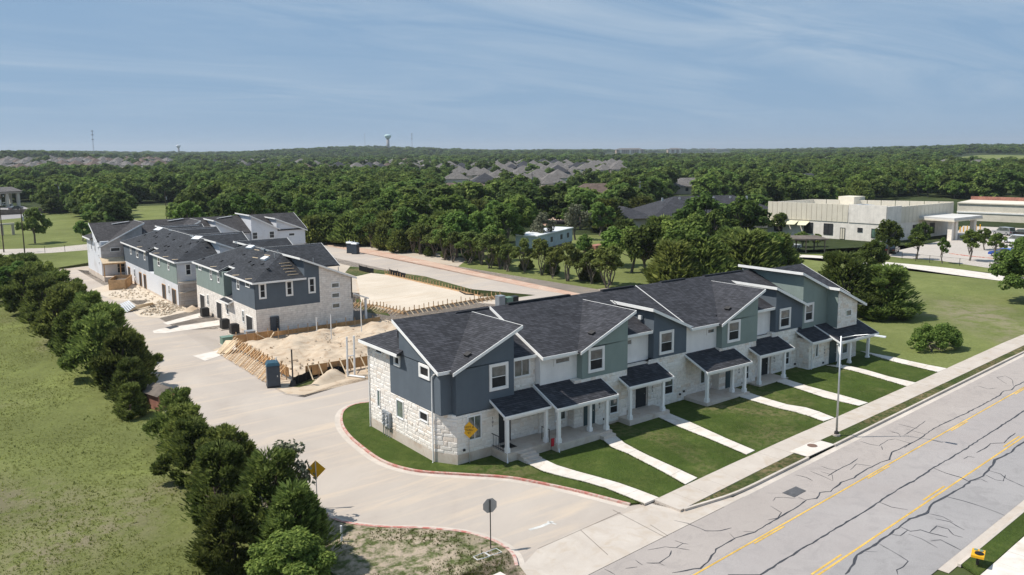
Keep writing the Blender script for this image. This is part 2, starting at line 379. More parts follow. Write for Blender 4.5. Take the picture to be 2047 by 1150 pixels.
def gz(p, dz=0.0): return (p[0], p[1], T(p[0])+dz)

def patch(name, poly, dz, mat, parent=None, kind='structure', skirt=0.0):
    """a sheet that follows the sloping ground; with a skirt it has a raised edge"""
    bm = bmesh.new()
    vs = [bm.verts.new((x, y, 0)) for x, y in poly]
    bm.faces.new(vs); bmesh.ops.triangulate(bm, faces=bm.faces[:], quad_method='BEAUTY', ngon_method='EAR_CLIP')
    for xc in (-20.0, 60.0):
        bmesh.ops.bisect_plane(bm, geom=bm.verts[:]+bm.edges[:]+bm.faces[:], plane_co=(xc, 0, 0), plane_no=(1, 0, 0))
    if skirt:
        be = [e for e in bm.edges if len(e.link_faces) == 1]
        r = bmesh.ops.extrude_edge_only(bm, edges=be)
        low = set(g for g in r['geom'] if isinstance(g, bmesh.types.BMVert))
    else: low = set()
    bmesh.ops.recalc_face_normals(bm, faces=bm.faces)
    for v in bm.verts: v.co.z = T(v.co.x) + dz - (skirt if v in low else 0.0)
    me = bpy.data.meshes.new(name); bm.to_mesh(me); bm.free(); me.materials.append(M[mat])
    me.update()
    for p in me.polygons:
        if abs(p.normal.z) > 0.5 and p.normal.z < 0: p.flip()
    me.update()
    o = link(name, me, parent)
    if kind: o['kind'] = kind
    return o
def offset_line(pts, d):
    out = []
    for i, p in enumerate(pts):
        a = Vector(pts[max(i-1, 0)]); b = Vector(pts[min(i+1, len(pts)-1)]); t = (b-a).normalized()
        out.append((p[0]-t.y*d, p[1]+t.x*d))
    return out
def smooth_line(pts, n=6):
    out = []
    P = [pts[0]] + list(pts) + [pts[-1]]
    for i in range(1, len(P)-2):
        p0, p1, p2, p3 = [np.array(q, float) for q in P[i-1:i+3]]
        for k in range(n):
            t = k/n
            out.append(tuple(0.5*((2*p1)+(-p0+p2)*t+(2*p0-5*p1+4*p2-p3)*t*t+(-p0+3*p1-3*p2+p3)*t**3)))
    out.append(tuple(pts[-1])); return out
def ribbon(mb, pts, w, dz, h=0.0, taper=None):
    """a strip along pts (centre line), flat or with thickness h; w may be a list"""
    n = len(pts)
    ws = w if isinstance(w, (list, tuple)) else [w]*n
    L = []; Rr = []
    for i, p in enumerate(pts):
        a = Vector(pts[max(i-1, 0)][:2]); b = Vector(pts[min(i+1, n-1)][:2]); t = (b-a)
        t = t.normalized() if t.length > 1e-6 else Vector((1, 0))
        k = ws[i]/2
        L.append((p[0]-t.y*k, p[1]+t.x*k)); Rr.append((p[0]+t.y*k, p[1]-t.x*k))
    if h <= 0:
        vs = [(*q, T(q[0])+dz) for q in L] + [(*q, T(q[0])+dz) for q in Rr]
        mb.add(vs, [(n+i, n+i+1, i+1, i) for i in range(n-1)])
    else:
        vs = []
        for q in (L, Rr):
            vs += [(*p, T(p[0])+dz) for p in q]
        for q in (L, Rr):
            vs += [(*p, T(p[0])+dz+h) for p in q]
        fs = []
        for i in range(n-1):
            fs += [(3*n+i, 3*n+i+1, 2*n+i+1, 2*n+i), (i, i+1, n+i+1, n+i), (2*n+i, 2*n+i+1, i+1, i), (n+i, n+i+1, 3*n+i+1, 3*n+i)]
        fs += [(0, n, 3*n, 2*n), (n-1, 3*n-1, 4*n-1, 2*n-1)]
        mb.add(vs, fs)
    return mb

# ---------------------------------------------------------------- ground sheet to the horizon
def hills(x, y):
    dx_, dy_ = x-CAM.x, y-CAM.y
    d = math.hypot(dx_, dy_)
    if d < 420: return 0.0
    a = math.degrees(math.atan2(dy_, dx_)) - 53.7                # bearing from the view axis, left positive
    far = ease((d-420)/1900)
    h = 2.0*far
    h += 19*math.exp(-((a-10)/7.5)**2)*ease((d-1200)/1500)      # wooded ridge under the water tower
    h += 13*math.exp(-((a-31)/9)**2)*ease((d-750)/900)          # slope of the far-left estate
    h += 10*math.exp(-((a+31)/8)**2)*ease((d-600)/1100)         # hill at the right edge
    h += 3.5*far*math.sin(x*0.0021+1.3)*math.cos(y*0.0017) + 3*far*math.sin(x*0.0063)*math.sin(y*0.0051+0.8)
    return h
def H(x, y): return T(x) + hills(x, y)
def axis_lines(keys):
    a = [0.0]
    step = 20.0
    while a[-1] < 14000:
        if a[-1] > 320: step *= 1.075
        a.append(a[-1]+step)
    return sorted(set([round(q, 3) for q in a] + [round(-q, 3) for q in a] + keys))
gx_ = axis_lines([-20.0, 60.0]); gy_ = axis_lines([])
nx, ny = len(gx_), len(gy_)
gv = [(x, y, H(x, y)-0.03) for y in gy_ for x in gx_]
gf = [(j*nx+i, j*nx+i+1, (j+1)*nx+i+1, (j+1)*nx+i) for j in range(ny-1) for i in range(nx-1)]
g_ = MB(); g_.v = gv; g_.f = gf
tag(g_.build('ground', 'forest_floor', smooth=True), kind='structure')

# ---------------------------------------------------------------- main road in its own frame (s along, v to the right)
RO = (-1.4774, -17.1290); RA = R(4.35)
RU = Vector((math.cos(RA), math.sin(RA))); RVv = Vector((math.sin(RA), -math.cos(RA)))
def rd(s, v): q = Vector(RO) + RU*s + RVv*v; return (q.x, q.y)
def strip(v0, v1, s0=-90.0, s1=260.0):
    return [rd(s0, v0), rd(s1, v0), rd(s1, v1), rd(s0, v1)]
road = patch('main_road', strip(0.0, 11.12), 0.006, 'asphalt')
patch('asphalt_lane', strip(7.62, 11.10), 0.010, 'asphalt_outer', road, kind=None)
patch('asphalt_lane', strip(0.02, 3.30), 0.010, 'asphalt_brown', road, kind=None)
def line_obj(name, pts, w, dz, mat, parent, h=0.0, kind=None):
    o = ribbon(MB(), pts, w, dz, h).build(name, mat, parent)
    if kind: o['kind'] = kind
    return o
def rline(v, s0, s1, step=10.0):
    n = max(1, int(abs(s1-s0)/step)); return [rd(s0+(s1-s0)*i/n, v) for i in range(n+1)]
for v in (3.46, 7.50):
    line_obj('yellow_line', rline(v, -60, 200), 0.11, 0.014, 'yellow_paint', road)
for k in range(-3, 10):
    line_obj('yellow_dash', rline(3.63, 8.45+12.19*k, 11.3+12.19*k), 0.11, 0.014, 'yellow_paint', road)
    line_obj('yellow_dash', rline(7.26, 7.75+12.19*k, 10.6+12.19*k), 0.11, 0.014, 'yellow_paint', road)
rnd = random.Random(5)
# sealed cracks: the three long ones, then their branches; one strip paints the lamp's shadow
def crack(pts, w, jit=0.05, sub=4, seed=0, seglen=0.35):
    r_ = random.Random(seed); out = []
    for a, b in zip(pts[:-1], pts[1:]):
        d = math.dist(a, b); n = max(2, int(d/seglen))
        for i in range(n):
            t = i/n; out.append((a[0]+(b[0]-a[0])*t+r_.uniform(-jit, jit), a[1]+(b[1]-a[1])*t+r_.uniform(-jit, jit)))
    out.append(pts[-1])
    ws = [w*.72*r_.uniform(0.6, 1.4) for _ in out]; ws[0] *= .4; ws[-1] *= .4
    return ribbon(MB(), out, ws, 0.018).build('crack_or_shadow', 'tar', road)
CR = [
 (0.12, [(3.652, -21.319), (4.865, -22.288), (8.473, -22.003), (14.952, -21.594), (16.879, -21.394), (19.566, -21.160), (21.371, -21.109), (24.225, -20.811), (25.723, -20.754), (28.781, -20.553), (33.238, -20.143), (36.997, -19.850), (41.461, -19.378)]),
 (0.11, [(1.730, -19.541), (3.134, -20.050), (4.205, -19.766), (5.246, -19.274), (6.953, -19.111), (8.278, -19.305), (10.847, -19.075), (13.011, -18.850), (13.849, -18.668), (14.469, -18.909), (15.375, -18.569), (15.950, -18.856), (17.615, -18.520), (18.782, -18.594), (20.486, -18.366), (22.337, -18.292), (23.247, -18.383), (24.512, -17.839), (26.303, -17.782), (28.284, -17.696), (30.645, -17.313), (32.485, -17.204), (35.174, -17.151), (38.636, -16.992), (42.616, -16.703), (43.889, -16.376), (44.645, -16.661), (45.827, -16.389), (49.061, -16.288)]),
 (0.17, [(8.019, -24.808), (9.265, -24.459), (10.195, -24.050), (10.814, -24.084), (12.241, -24.005), (14.568, -23.787), (16.100, -23.646), (17.548, -23.863), (18.758, -23.436), (20.417, -23.399), (22.520, -23.386), (23.742, -23.244), (25.081, -23.359), (27.329, -22.941), (28.301, -22.661), (30.366, -22.681), (31.787, -22.450), (33.969, -22.423)]),
 (0.07, [(5.990, -15.699), (6.291, -16.412), (6.334, -16.909), (6.347, -17.598), (6.968, -18.099), (7.701, -18.241)]),
 (0.06, [(4.280, -17.315), (4.378, -17.818), (4.498, -18.054)]), (0.06, [(4.378, -17.818), (3.734, -17.923), (3.373, -17.496), (2.441, -17.157)]),
 (0.06, [(3.734, -17.923), (4.093, -18.484)]), (0.08, [(3.338, -17.945), (2.836, -18.277), (1.928, -18.455), (1.425, -18.053)]), (0.05, [(1.928, -18.455), (1.940, -18.782)]),
 (0.06, [(1.211, -17.496), (1.129, -18.069)]), (0.05, [(0.234, -17.791), (0.797, -18.055)]), (0.06, [(-0.605, -17.182), (-0.578, -17.939)]),
 (0.05, [(12.251, -17.542), (12.760, -17.340), (13.095, -17.613), (13.536, -18.149)]), (0.06, [(13.787, -18.176), (13.805, -18.632)]),
 (0.07, [(16.488, -16.111), (16.651, -16.748), (16.493, -17.310)]), (0.05, [(17.673, -16.263), (17.542, -17.478), (17.399, -18.051)]), (0.09, [(21.861, -17.016), (20.654, -17.231), (19.848, -17.211), (17.863, -17.441)]),
 (0.05, [(18.907, -16.224), (18.839, -16.804), (19.104, -17.230)]), (0.05, [(19.772, -17.779), (20.945, -17.471), (21.367, -18.248)]), (0.05, [(17.422, -18.070), (18.212, -17.525), (18.129, -16.741)]),
 (0.06, [(24.787, -15.418), (24.782, -16.156), (24.957, -16.667), (26.474, -16.443), (27.043, -16.664)]), (0.06, [(25.085, -16.772), (24.455, -17.207)]), (0.05, [(27.043, -16.664), (27.039, -17.661), (25.903, -17.932)]),
 (0.06, [(28.253, -16.643), (30.346, -16.385), (32.167, -16.087)]), (0.05, [(30.053, -15.168), (30.127, -16.611)]), (0.05, [(28.275, -15.604), (28.096, -16.512)]), (0.05, [(29.461, -16.055), (29.492, -17.413)]),
 (0.08, [(28.690, -18.285), (28.772, -19.099)]), (0.09, [(28.696, -21.300), (30.103, -21.293), (31.058, -21.120), (31.860, -21.663), (33.050, -21.406), (34.434, -21.271)]), (0.06, [(26.928, -21.308), (27.576, -21.285), (27.719, -21.627)]),  # first strip: cast shadow of the lamp's arm and head painted dark, no crack
 (0.09, [(24.019, -20.852), (23.806, -21.710), (23.813, -22.618), (23.547, -23.278)]), (0.06, [(16.795, -21.412), (16.723, -22.204), (17.065, -22.980)]), (0.07, [(20.417, -23.399), (20.617, -24.435), (20.590, -25.676), (20.442, -26.609)]),
 (0.09, [(14.780, -23.808), (14.693, -24.407), (15.263, -24.646), (15.295, -25.113), (15.541, -25.959)]), (0.07, [(15.295, -25.113), (16.366, -24.938), (16.491, -25.489), (16.036, -26.000), (16.137, -26.439)]),
 (0.07, [(17.141, -24.488), (17.406, -25.169), (17.182, -25.598), (17.043, -26.083)]), (0.06, [(17.490, -23.977), (17.693, -24.620), (17.509, -25.252)]), (0.07, [(14.471, -25.591), (14.973, -25.855), (14.861, -26.321), (14.698, -27.004)]),
 (0.05, [(14.321, -24.472), (14.327, -25.193), (14.015, -26.186)]), (0.06, [(12.160, -24.079), (11.792, -25.462), (11.601, -25.952), (10.875, -26.121), (10.342, -26.063), (9.954, -26.354)]),
 (0.06, [(23.576, -23.205), (24.502, -23.477), (24.311, -23.999)]), (0.07, [(26.198, -23.059), (26.205, -23.881), (25.690, -24.450), (25.477, -25.049), (25.270, -25.633)]), (0.06, [(25.418, -23.235), (25.033, -24.107), (25.220, -24.454), (26.276, -24.140)]),
 (0.06, [(13.616, -23.904), (13.807, -24.347), (14.756, -24.236)]), (0.05, [(10.814, -24.084), (11.290, -24.533)]), (0.06, [(43.764, -14.439), (43.522, -15.340), (44.314, -15.650)]), (0.05, [(45.767, -16.337), (47.642, -15.464), (48.446, -14.559), (47.417, -14.280), (46.075, -15.662)]),
 (0.06, [(10.010, -18.873), (10.637, -19.065), (11.364, -18.766), (11.587, -17.864)]), (0.05, [(7.852, -18.887), (8.320, -19.338)]), (0.06, [(6.864, -19.183), (7.158, -18.549)]), (0.05, [(27.670, -16.675), (28.290, -16.149), (28.068, -15.832)]),
]
for i, (w, pts) in enumerate(CR): crack(pts, w, 0.035 if w > .1 else 0.02, seed=i)
patch('tar_patch', [(13.578, -17.195), (15.006, -17.152), (14.928, -17.929), (13.609, -18.031)], 0.020, 'tar_patch', road, kind=None)
# gutters and kerbs of the street
pl = patch('gutter', strip(-0.42, 0.0, 11.0, 220), 0.004, 'kerb')
patch('gutter', strip(11.12, 11.62, 12.6, 220), 0.004, 'concrete')
def kerb(name, pts, w=0.16, h=0.15, mat='kerb', dz=0.0):
    o = line_obj(name, pts, w, dz, mat, None, h); o['kind'] = 'structure'; return o
kerb('street_kerb', smooth_line([rd(8.9, -1.25), rd(10.5, -0.95), rd(12.3, -0.62), rd(14.2, -0.50), rd(17, -0.5), rd(20.9, -0.5)], 4))
kerb('street_kerb', rline(-0.5, 24.2, 220))
kerb('street_kerb', rline(11.70, 13.6, 220))
inlet = thing('storm_inlet', 'long dark kerb inlet under a concrete slab beside the street lamp', 'storm drain', (*rd(22.55, -0.5), T(rd(22.55, -0.5)[0])), RA)
MB().box(-1.7, 1.7, 0.05, 0.95, -0.25, 0.02).build('throat', 'opening', inlet)
MB().box(-1.7, 1.7, -0.02, 1.3, 0.125, 0.165).build('lid_slab', 'walk', inlet)
cov = MB(); cov.tube([(0.35, 0.86, 0.163), (0.35, 0.86, 0.185)], 0.33, 20); cov.build('manhole_cover', 'rust_lid', inlet)
# street sidewalk: one slab per joint
walk_ = thing('sidewalk', None, None); walk_['kind'] = 'structure'
def slabs(parent, left, right, dz, h, mat, length=1.55, gap=0.018, name='slab'):
    """left/right: two polylines of equal count; cut into slabs along them"""
    def at(pl_, t):
        d = [0]
        for a, b in zip(pl_[:-1], pl_[1:]): d.append(d[-1]+math.dist(a, b))
        s = t*d[-1]
        for i in range(len(pl_)-1):
            if s <= d[i+1] or i == len(pl_)-2:
                f = (s-d[i])/max(1e-6, d[i+1]-d[i]); return (pl_[i][0]+(pl_[i+1][0]-pl_[i][0])*f, pl_[i][1]+(pl_[i+1][1]-pl_[i][1])*f)
    tot = sum(math.dist(a, b) for a, b in zip(left[:-1], left[1:]))
    n = max(1, round(tot/length)); e = gap/tot/2
    for i in range(n):
        a, b = i/n+e, (i+1)/n-e
        q = [at(left, a), at(left, b), at(right, b), at(right, a)]
        z = rnd.uniform(-0.006, 0.006)
        dzf = dz if callable(dz) else (lambda t: dz)
        p3 = [(q[0][0], q[0][1], T(q[0][0])+dzf(a)+z), (q[1][0], q[1][1], T(q[1][0])+dzf(b)+z), (q[2][0], q[2][1], T(q[2][0])+dzf(b)+z), (q[3][0], q[3][1], T(q[3][0])+dzf(a)+z)]
        MB().ext(p3, (0, 0, -h)).build(name, mat, parent)
slabs(walk_, [rd(8.6, -3.15), rd(16, -3.25), rd(22.9, -3.25), rd(40.7, -3.05), rd(67, -3.0), rd(150, -3.0)],
      [rd(8.6, -1.25), rd(16, -1.42), rd(22.9, -1.55), rd(40.7, -1.33), rd(67, -1.25), rd(150, -1.25)], 0.15, 0.2, 'concrete', 1.52)
patch('verge', [rd(9.4, -1.22), rd(16, -1.40), rd(20.8, -1.5), rd(20.8, -0.56), rd(14.2, -0.58), rd(12, -0.70), rd(10.5, -1.0)], 0.14, 'strip')
patch('verge', [rd(24.3, -1.55), rd(40.7, -1.31), rd(67, -1.23), rd(220, -1.23), rd(220, -0.57), rd(24.3, -0.57)], 0.14, 'strip')
walk2 = thing('far_sidewalk', None, None); walk2['kind'] = 'structure'
slabs(walk2, [rd(6, 12.78), rd(90, 12.78)], [rd(6, 14.6), rd(90, 14.6)], 0.13, 0.2, 'walk', 1.52)
patch('verge', [rd(13.7, 11.78), rd(22.3, 11.78), rd(21.7, 12.74), rd(13.2, 12.74)], 0.13, 'lawn', skirt=0.1)
patch('driveway_apron', [rd(22.4, 11.6), rd(90, 11.6), rd(90, 12.76), rd(21.8, 12.76)], 0.02, 'concrete')
patch('far_lawn', strip(14.62, 60, -60, 200), 0.05, 'lawn')

# ---------------------------------------------------------------- site: dirt, drive, lawns, pads
patch('left_field', [(-260, -120), (-11.2, -120), (-11.2, 30), (-10.8, 118), (-260, 118)], 0.0, 'field')
patch('site_dirt', [(-11.3, -13), (-6, -13), (-3, 8), (55, 8), (55, 150), (30, 150), (-6, 118), (-11.0, 118)], 0.004, 'site_dirt')
inner = smooth_line([(5.364, -12.807), (4.217, -9.375), (2.832, -6.226), (1.943, -4.795), (0.202, -2.855), (-1.742, -0.527), (-2.618, 2.269), (-2.513, 5.985), (-2.117, 8.928), (-1.385, 11.447), (-0.215, 13.695), (1.096, 14.721), (2.492, 14.561), (6, 13.2), (14, 13.2), (44, 13.2)], 6)
drive_left = [(-10.6, 118), (-10.4, 60), (-10.2, 20), (-10.0, 4)]
low_kerb = smooth_line([(-9.9, 2), (-9.114, -1.046), (-8.918, -2.736), (-8.459, -4.406), (-7.178, -6.147), (-5.323, -7.876), (-3.865, -9.657), (-3.226, -11.343), (-3.121, -12.551), (-3.318, -13.472), (-3.831, -14.414)], 5)
apron_pt = [rd(0.6, -0.05), rd(8.3, -0.05), rd(8.7, -1.16), rd(8.4, -3.2)]
drv = [rd(-8.5, 0.0)] + apron_pt[:1] + apron_pt[1:] + inner + [(44, 21.3), (12, 21.3), (5.734, 21.115), (3.269, 20.564), (0.637, 19.907), (-0.994, 19.452), (-1.972, 21.196), (-2.004, 25.884), (-2.058, 33.917), (-2.020, 40.011), (-2.0, 60), (-2.5, 118)] + drive_left + low_kerb + [rd(-2.6, -1.3)]
patch('site_drive', drv, 0.010, 'drive')
patch('drive_apron', [rd(-4.5, -0.02), rd(13.0, -0.02), rd(12.2, -0.45), rd(10.5, -0.95), rd(8.8, -1.22), rd(8.3, -3.1), (0.919, -13.217), (-1.905, -13.528), (-3.958, -14.624), rd(-4.0, -1.2)], 0.016, 'concrete')
for a, b in (((1.206, -13.299), (0.486, -16.258)), ((4.268, -12.595), (4.140, -16.772)), ((-1.905, -13.528), (4.375, -13.098)), ((4.571, -15.253), (4.367, -16.738))):
    line_obj('concrete_joint', [a, b], 0.035, 0.020, 'weathered', None, kind='structure')
# painted stop bar remains
line_obj('stop_bar', [(-0.949, -11.559), (-0.183, -11.643), (0.690, -11.569)], 0.22, 0.016, 'white_paint', None, kind='structure')
line_obj('stop_bar', [(0.453, -11.377), (0.609, -11.974)], 0.12, 0.016, 'white_paint', None, kind='structure')
# kerb of the corner lawn: a concrete gutter pan, then the red-painted kerb
line_obj('gutter', offset_line(inner[:76], 0.22), 0.42, 0.014, 'kerb', None, kind='structure')
kerb('lawn_kerb', offset_line(inner[:76], -0.08), 0.17, 0.13, 'red_kerb')
lawn = patch('corner_lawn', offset_line(inner[:76], -0.16) + [(3, 12.5), (46.3, 12.5), (46.5, -2.6), (45.981, -10.569), rd(40.7, -3.1), rd(22.9, -3.3), rd(16, -3.3), rd(8.4, -3.2)], 0.115, 'lawn', skirt=0.2)
line_obj('gutter', offset_line(low_kerb, 0.18), 0.36, 0.014, 'kerb', None, kind='structure')
kerb('entry_kerb', offset_line(low_kerb, -0.08), 0.17, 0.13, 'red_kerb')
patch('entry_verge', offset_line(low_kerb, -0.16) + [rd(-3.0, -1.4), rd(-60, -1.4), (-60, -60), (-11.4, -40), (-11.4, 1.5)], 0.10, 'verge')
slab_x = thing('entry_sidewalk', None, None); slab_x['kind'] = 'structure'
slabs(slab_x, [rd(-3.2, -3.0), rd(-40, -3.0)], [rd(-3.2, -1.2), rd(-40, -1.2)], 0.14, 0.2, 'walk', 1.52)
patch('right_field', [(46.6, -2.7), (46.201, -10.547), rd(62, -3.02), rd(230, -3.02), (225, 8), (128, 16), (120, 30), (106, 50), (62, 66), (54, 44), (46.4, 12.3)], 0.03, 'meadow')
patch('gravel_drive', smooth_line([(99.509, 45.143), (102.986, 39.578), (102.424, 31.624), (102.992, 24.958), (101.583, 16.249), (100.804, 8.695), (101.015, 2.224)], 4) + smooth_line([(107.286, 4.642), (106.824, 11.320), (107.979, 19.392), (107.500, 27.448), (106.484, 34.082), (106.014, 41.586), (103.122, 47.761)], 4), 0.05, 'walk')

# ---------------------------------------------------------------- building kit (front faces -Y, length along +X)
SL = 0.42
def win(parent, face, a, b, z0, z1, pos, trim=0.10, frame='trim_white', glass='glass', mull='h', proud=0.05, lower='screen', name='window'):
    """window on a wall; face 'f' front (-Y), 'l' left (-X), 'r' rear (+Y), 'e' right (+X); a..b along the wall, pos = wall plane"""
    def bx(mb, a0, a1, zz0, zz1, d0, d1):
        if face == 'f': mb.box(a0, a1, pos-d1, pos-d0, zz0, zz1)
        elif face == 'r': mb.box(a0, a1, pos+d0, pos+d1, zz0, zz1)
        elif face == 'l': mb.box(pos-d1, pos-d0, a0, a1, zz0, zz1)
        else: mb.box(pos+d0, pos+d1, a0, a1, zz0, zz1)
    t = trim; m = MB(); s = 0.045
    for q in ((a, b, z0, z0+t), (a, b, z1-t, z1), (a, a+t, z0+t, z1-t), (b-t, b, z0+t, z1-t)): bx(m, *q, 0.0, proud)
    w = m.build(name, frame, parent)
    a2, b2, c2, d2 = a+t, b-t, z0+t, z1-t
    f = MB()
    for q in ((a2, b2, c2, c2+s), (a2, b2, d2-s, d2), (a2, a2+s, c2+s, d2-s), (b2-s, b2, c2+s, d2-s)): bx(f, *q, 0.004, proud*0.7)
    zm = (c2+d2)/2
    if mull == 'h': bx(f, a2+s, b2-s, zm-s/2, zm+s/2, 0.004, proud*0.7)
    elif mull == 'v': bx(f, (a2+b2)/2-s/2, (a2+b2)/2+s/2, c2+s, d2-s, 0.004, proud*0.7)
    f.build('sash', 'pvc', w)
    if mull == 'h':
        p = MB(); bx(p, a2+s, b2-s, zm+s/2, d2-s, 0.002, 0.012); p.build('pane', glass, w)
        p = MB(); bx(p, a2+s, b2-s, c2+s, zm-s/2, 0.002, 0.012); p.build('pane', lower, w)
    else:
        p = MB(); bx(p, a2+s, b2-s, c2+s, d2-s, 0.002, 0.012); p.build('pane', glass, w)
    return w
def roof_plane(parent, pts, mat='shingles', th=0.16, fascia=(), fw=0.20, name='roof', fmat='trim_white'):
    """pts: planar polygon of the top surface; fascia: edge indices that carry a white board"""
    r = MB().ext(pts, (0, 0, -th)).build(name, mat, parent)
    n = len(pts); c = sum((Vector(p) for p in pts), Vector())/n
    for i in fascia:
        a = Vector(pts[i]); b = Vector(pts[(i+1) % n]); d = (b-a); h = Vector((d.x, d.y, 0)).normalized()
        o = Vector((h.y, -h.x, 0))
        if o.dot((a+b)/2-c) < 0: o = -o
        e = d.normalized()*0.03
        p = [a-e+o*0.003+Vector((0,0,0.015)), b+e+o*0.003+Vector((0,0,0.015)), b+e+o*0.003-Vector((0,0,fw)), a-e+o*0.003-Vector((0,0,fw))]
        MB().ext(p, o*0.045).build('fascia', fmat, r)
    return r
def wall_poly(parent, pts, d, mat, name='wall'): return MB().ext(pts, d).build(name, mat, parent)
STONES = []          # (world position, length, height, depth, rotation, parent)
def stone_field(parent, org, ud, nd, L, zb, zt, holes=(), seed=1, lo=0.20, hi=0.34):
    """courses of rough limestone on a wall; zb, zt functions of u; holes: (u0,u1,z0,z1)"""
    r_ = random.Random(seed); ud = Vector(ud); nd = Vector(nd); org = Vector(org)
    z = min(zb(0), zb(L)); zmax = max(zt(L*i/20) for i in range(21))
    rot = math.atan2(ud.y, ud.x)
    while z < zmax-0.05:
        h = min(r_.uniform(lo, hi), zmax-z)
        u = 0.0
        while u < L-0.02:
            l = r_.choice((0.30, 0.42, 0.55, 0.70, 0.85))*r_.uniform(0.85, 1.15)
            l = min(l, L-u)
            if L-u-l < 0.16: l = L-u
            segs = [(u, u+l)]
            for (h0, h1, k0, k1) in holes:
                if z+h > k0+0.03 and z < k1-0.03:
                    ns = []
                    for a, b in segs:
                        if b <= h0 or a >= h1: ns.append((a, b)); continue
                        if a < h0: ns.append((a, h0))
                        if b > h1: ns.append((h1, b))
                    segs = ns
            for a, b in segs:
                if b-a < 0.07: continue
                mid = (a+b)/2; top = min(zt(a), zt(b)); bot = max(zb(a), zb(b))
                z0, z1 = max(z, bot), min(z+h, top)
                if z1-z0 < 0.06: continue
                if z1 - z0 > 0.42 or True:
                    dep = r_.uniform(0.016, 0.042)
                    p = org + ud*mid; STONES.append((Vector((p.x, p.y, (z0+z1)/2)), b-a-0.014, z1-z0-0.014, dep, rot, nd, parent))
            u += l
        z += h
def stone_mesh(seed):
    r_ = random.Random(seed); m = MB()
    q = 0.5; b = 0.40
    front = [(-b+r_.uniform(-.03,.03), 1, -b+r_.uniform(-.05,.05)), (b+r_.uniform(-.03,.03), 1, -b+r_.uniform(-.05,.05)), (b+r_.uniform(-.03,.03), 1, b+r_.uniform(-.05,.05)), (-b+r_.uniform(-.03,.03), 1, b+r_.uniform(-.05,.05))]
    midr = [(x*1.19, 0.55+r_.uniform(-.12,.12), z*1.19) for x, _, z in front]
    back = [(-q, 0, -q), (q, 0, -q), (q, 0, q), (-q, 0, q)]
    c = (r_.uniform(-.15,.15), 1.0+r_.uniform(0.0, .35), r_.uniform(-.15,.15))
    m.v = back + [(max(-q, min(q, x)), y, max(-q, min(q, z))) for x, y, z in midr] + front + [c]
    for k in (0, 4):
        for i in range(4): m.f.append((k+i, k+(i+1)%4, k+4+(i+1)%4, k+4+i))
    for i in range(4): m.f.append((8+i, 8+(i+1)%4, 12))
    me = m.mesh('stone', 'limestone')
    bm = bmesh.new(); bm.from_mesh(me); bmesh.ops.recalc_face_normals(bm, faces=bm.faces); 
    if sum(f.normal.y for f in bm.faces) < 0: bmesh.ops.reverse_faces(bm, faces=bm.faces)
    bm.to_mesh(me); bm.free(); return me
SM = [stone_mesh(k) for k in range(14)]
def lay_stones(limit=298):
    """the stones that show largest become parts of their wall, the others one joined part per wall"""
    order = sorted(range(len(STONES)), key=lambda i: (STONES[i][0]-CAM).length / (0.25+math.sqrt(STONES[i][1]*STONES[i][2])))
    pick = set(order[:limit]); rest = {}
    for i, (p, l, h, dep, rot, nd, par) in enumerate(STONES):
        me = SM[(i*5) % 14]
        # local x along wall, y = outward normal, z up
        mat = Matrix.Translation(p) @ Matrix((( -nd.y, nd.x, 0, 0), (nd.x, nd.y, 0, 0), (0, 0, 1, 0), (0, 0, 0, 1))).transposed().to_4x4() @ Matrix.Diagonal((l, dep, h, 1))
        X = Vector((nd.y, -nd.x, 0)); rotm = Matrix(((X.x, nd.x, 0), (X.y, nd.y, 0), (0, 0, 1)))
        # X x nd must be up for a right-handed frame
        if X.cross(nd).z < 0: X = -X; rotm = Matrix(((X.x, nd.x, 0), (X.y, nd.y, 0), (0, 0, 1)))
        if i in pick:
            o = link('stone', me, par, p, rotm.to_euler(), (l, dep, h))
        else:
            mb = rest.setdefault(par.name, (par, MB()))[1]
            tv = [p + rotm @ Vector((v.co.x*l, v.co.y*dep, v.co.z*h)) for v in me.vertices]
            mb.add(tv, [tuple(pp.vertices) for pp in me.polygons])
    for nm, (par, mb) in rest.items():
        me = mb.mesh('stonework', 'limestone'); o = link('stonework', me, par); o['kind'] = 'stuff'

def text_obj(s, size, parent, loc, rot, mat, name='lettering', depth=0.006, align='CENTER'):
    cu = bpy.data.curves.new(name, 'FONT'); cu.body = s; cu.size = size; cu.extrude = depth; cu.align_x = align; cu.align_y = 'CENTER'
    tmp = bpy.data.objects.new('tmp', cu); COL.objects.link(tmp); bpy.context.view_layer.update()
    me = bpy.data.meshes.new_from_object(tmp.evaluated_get(bpy.context.evaluated_depsgraph_get())); bpy.data.objects.remove(tmp)
    me.materials.clear(); me.materials.append(M[mat]); return link(name, me, parent, loc, rot)

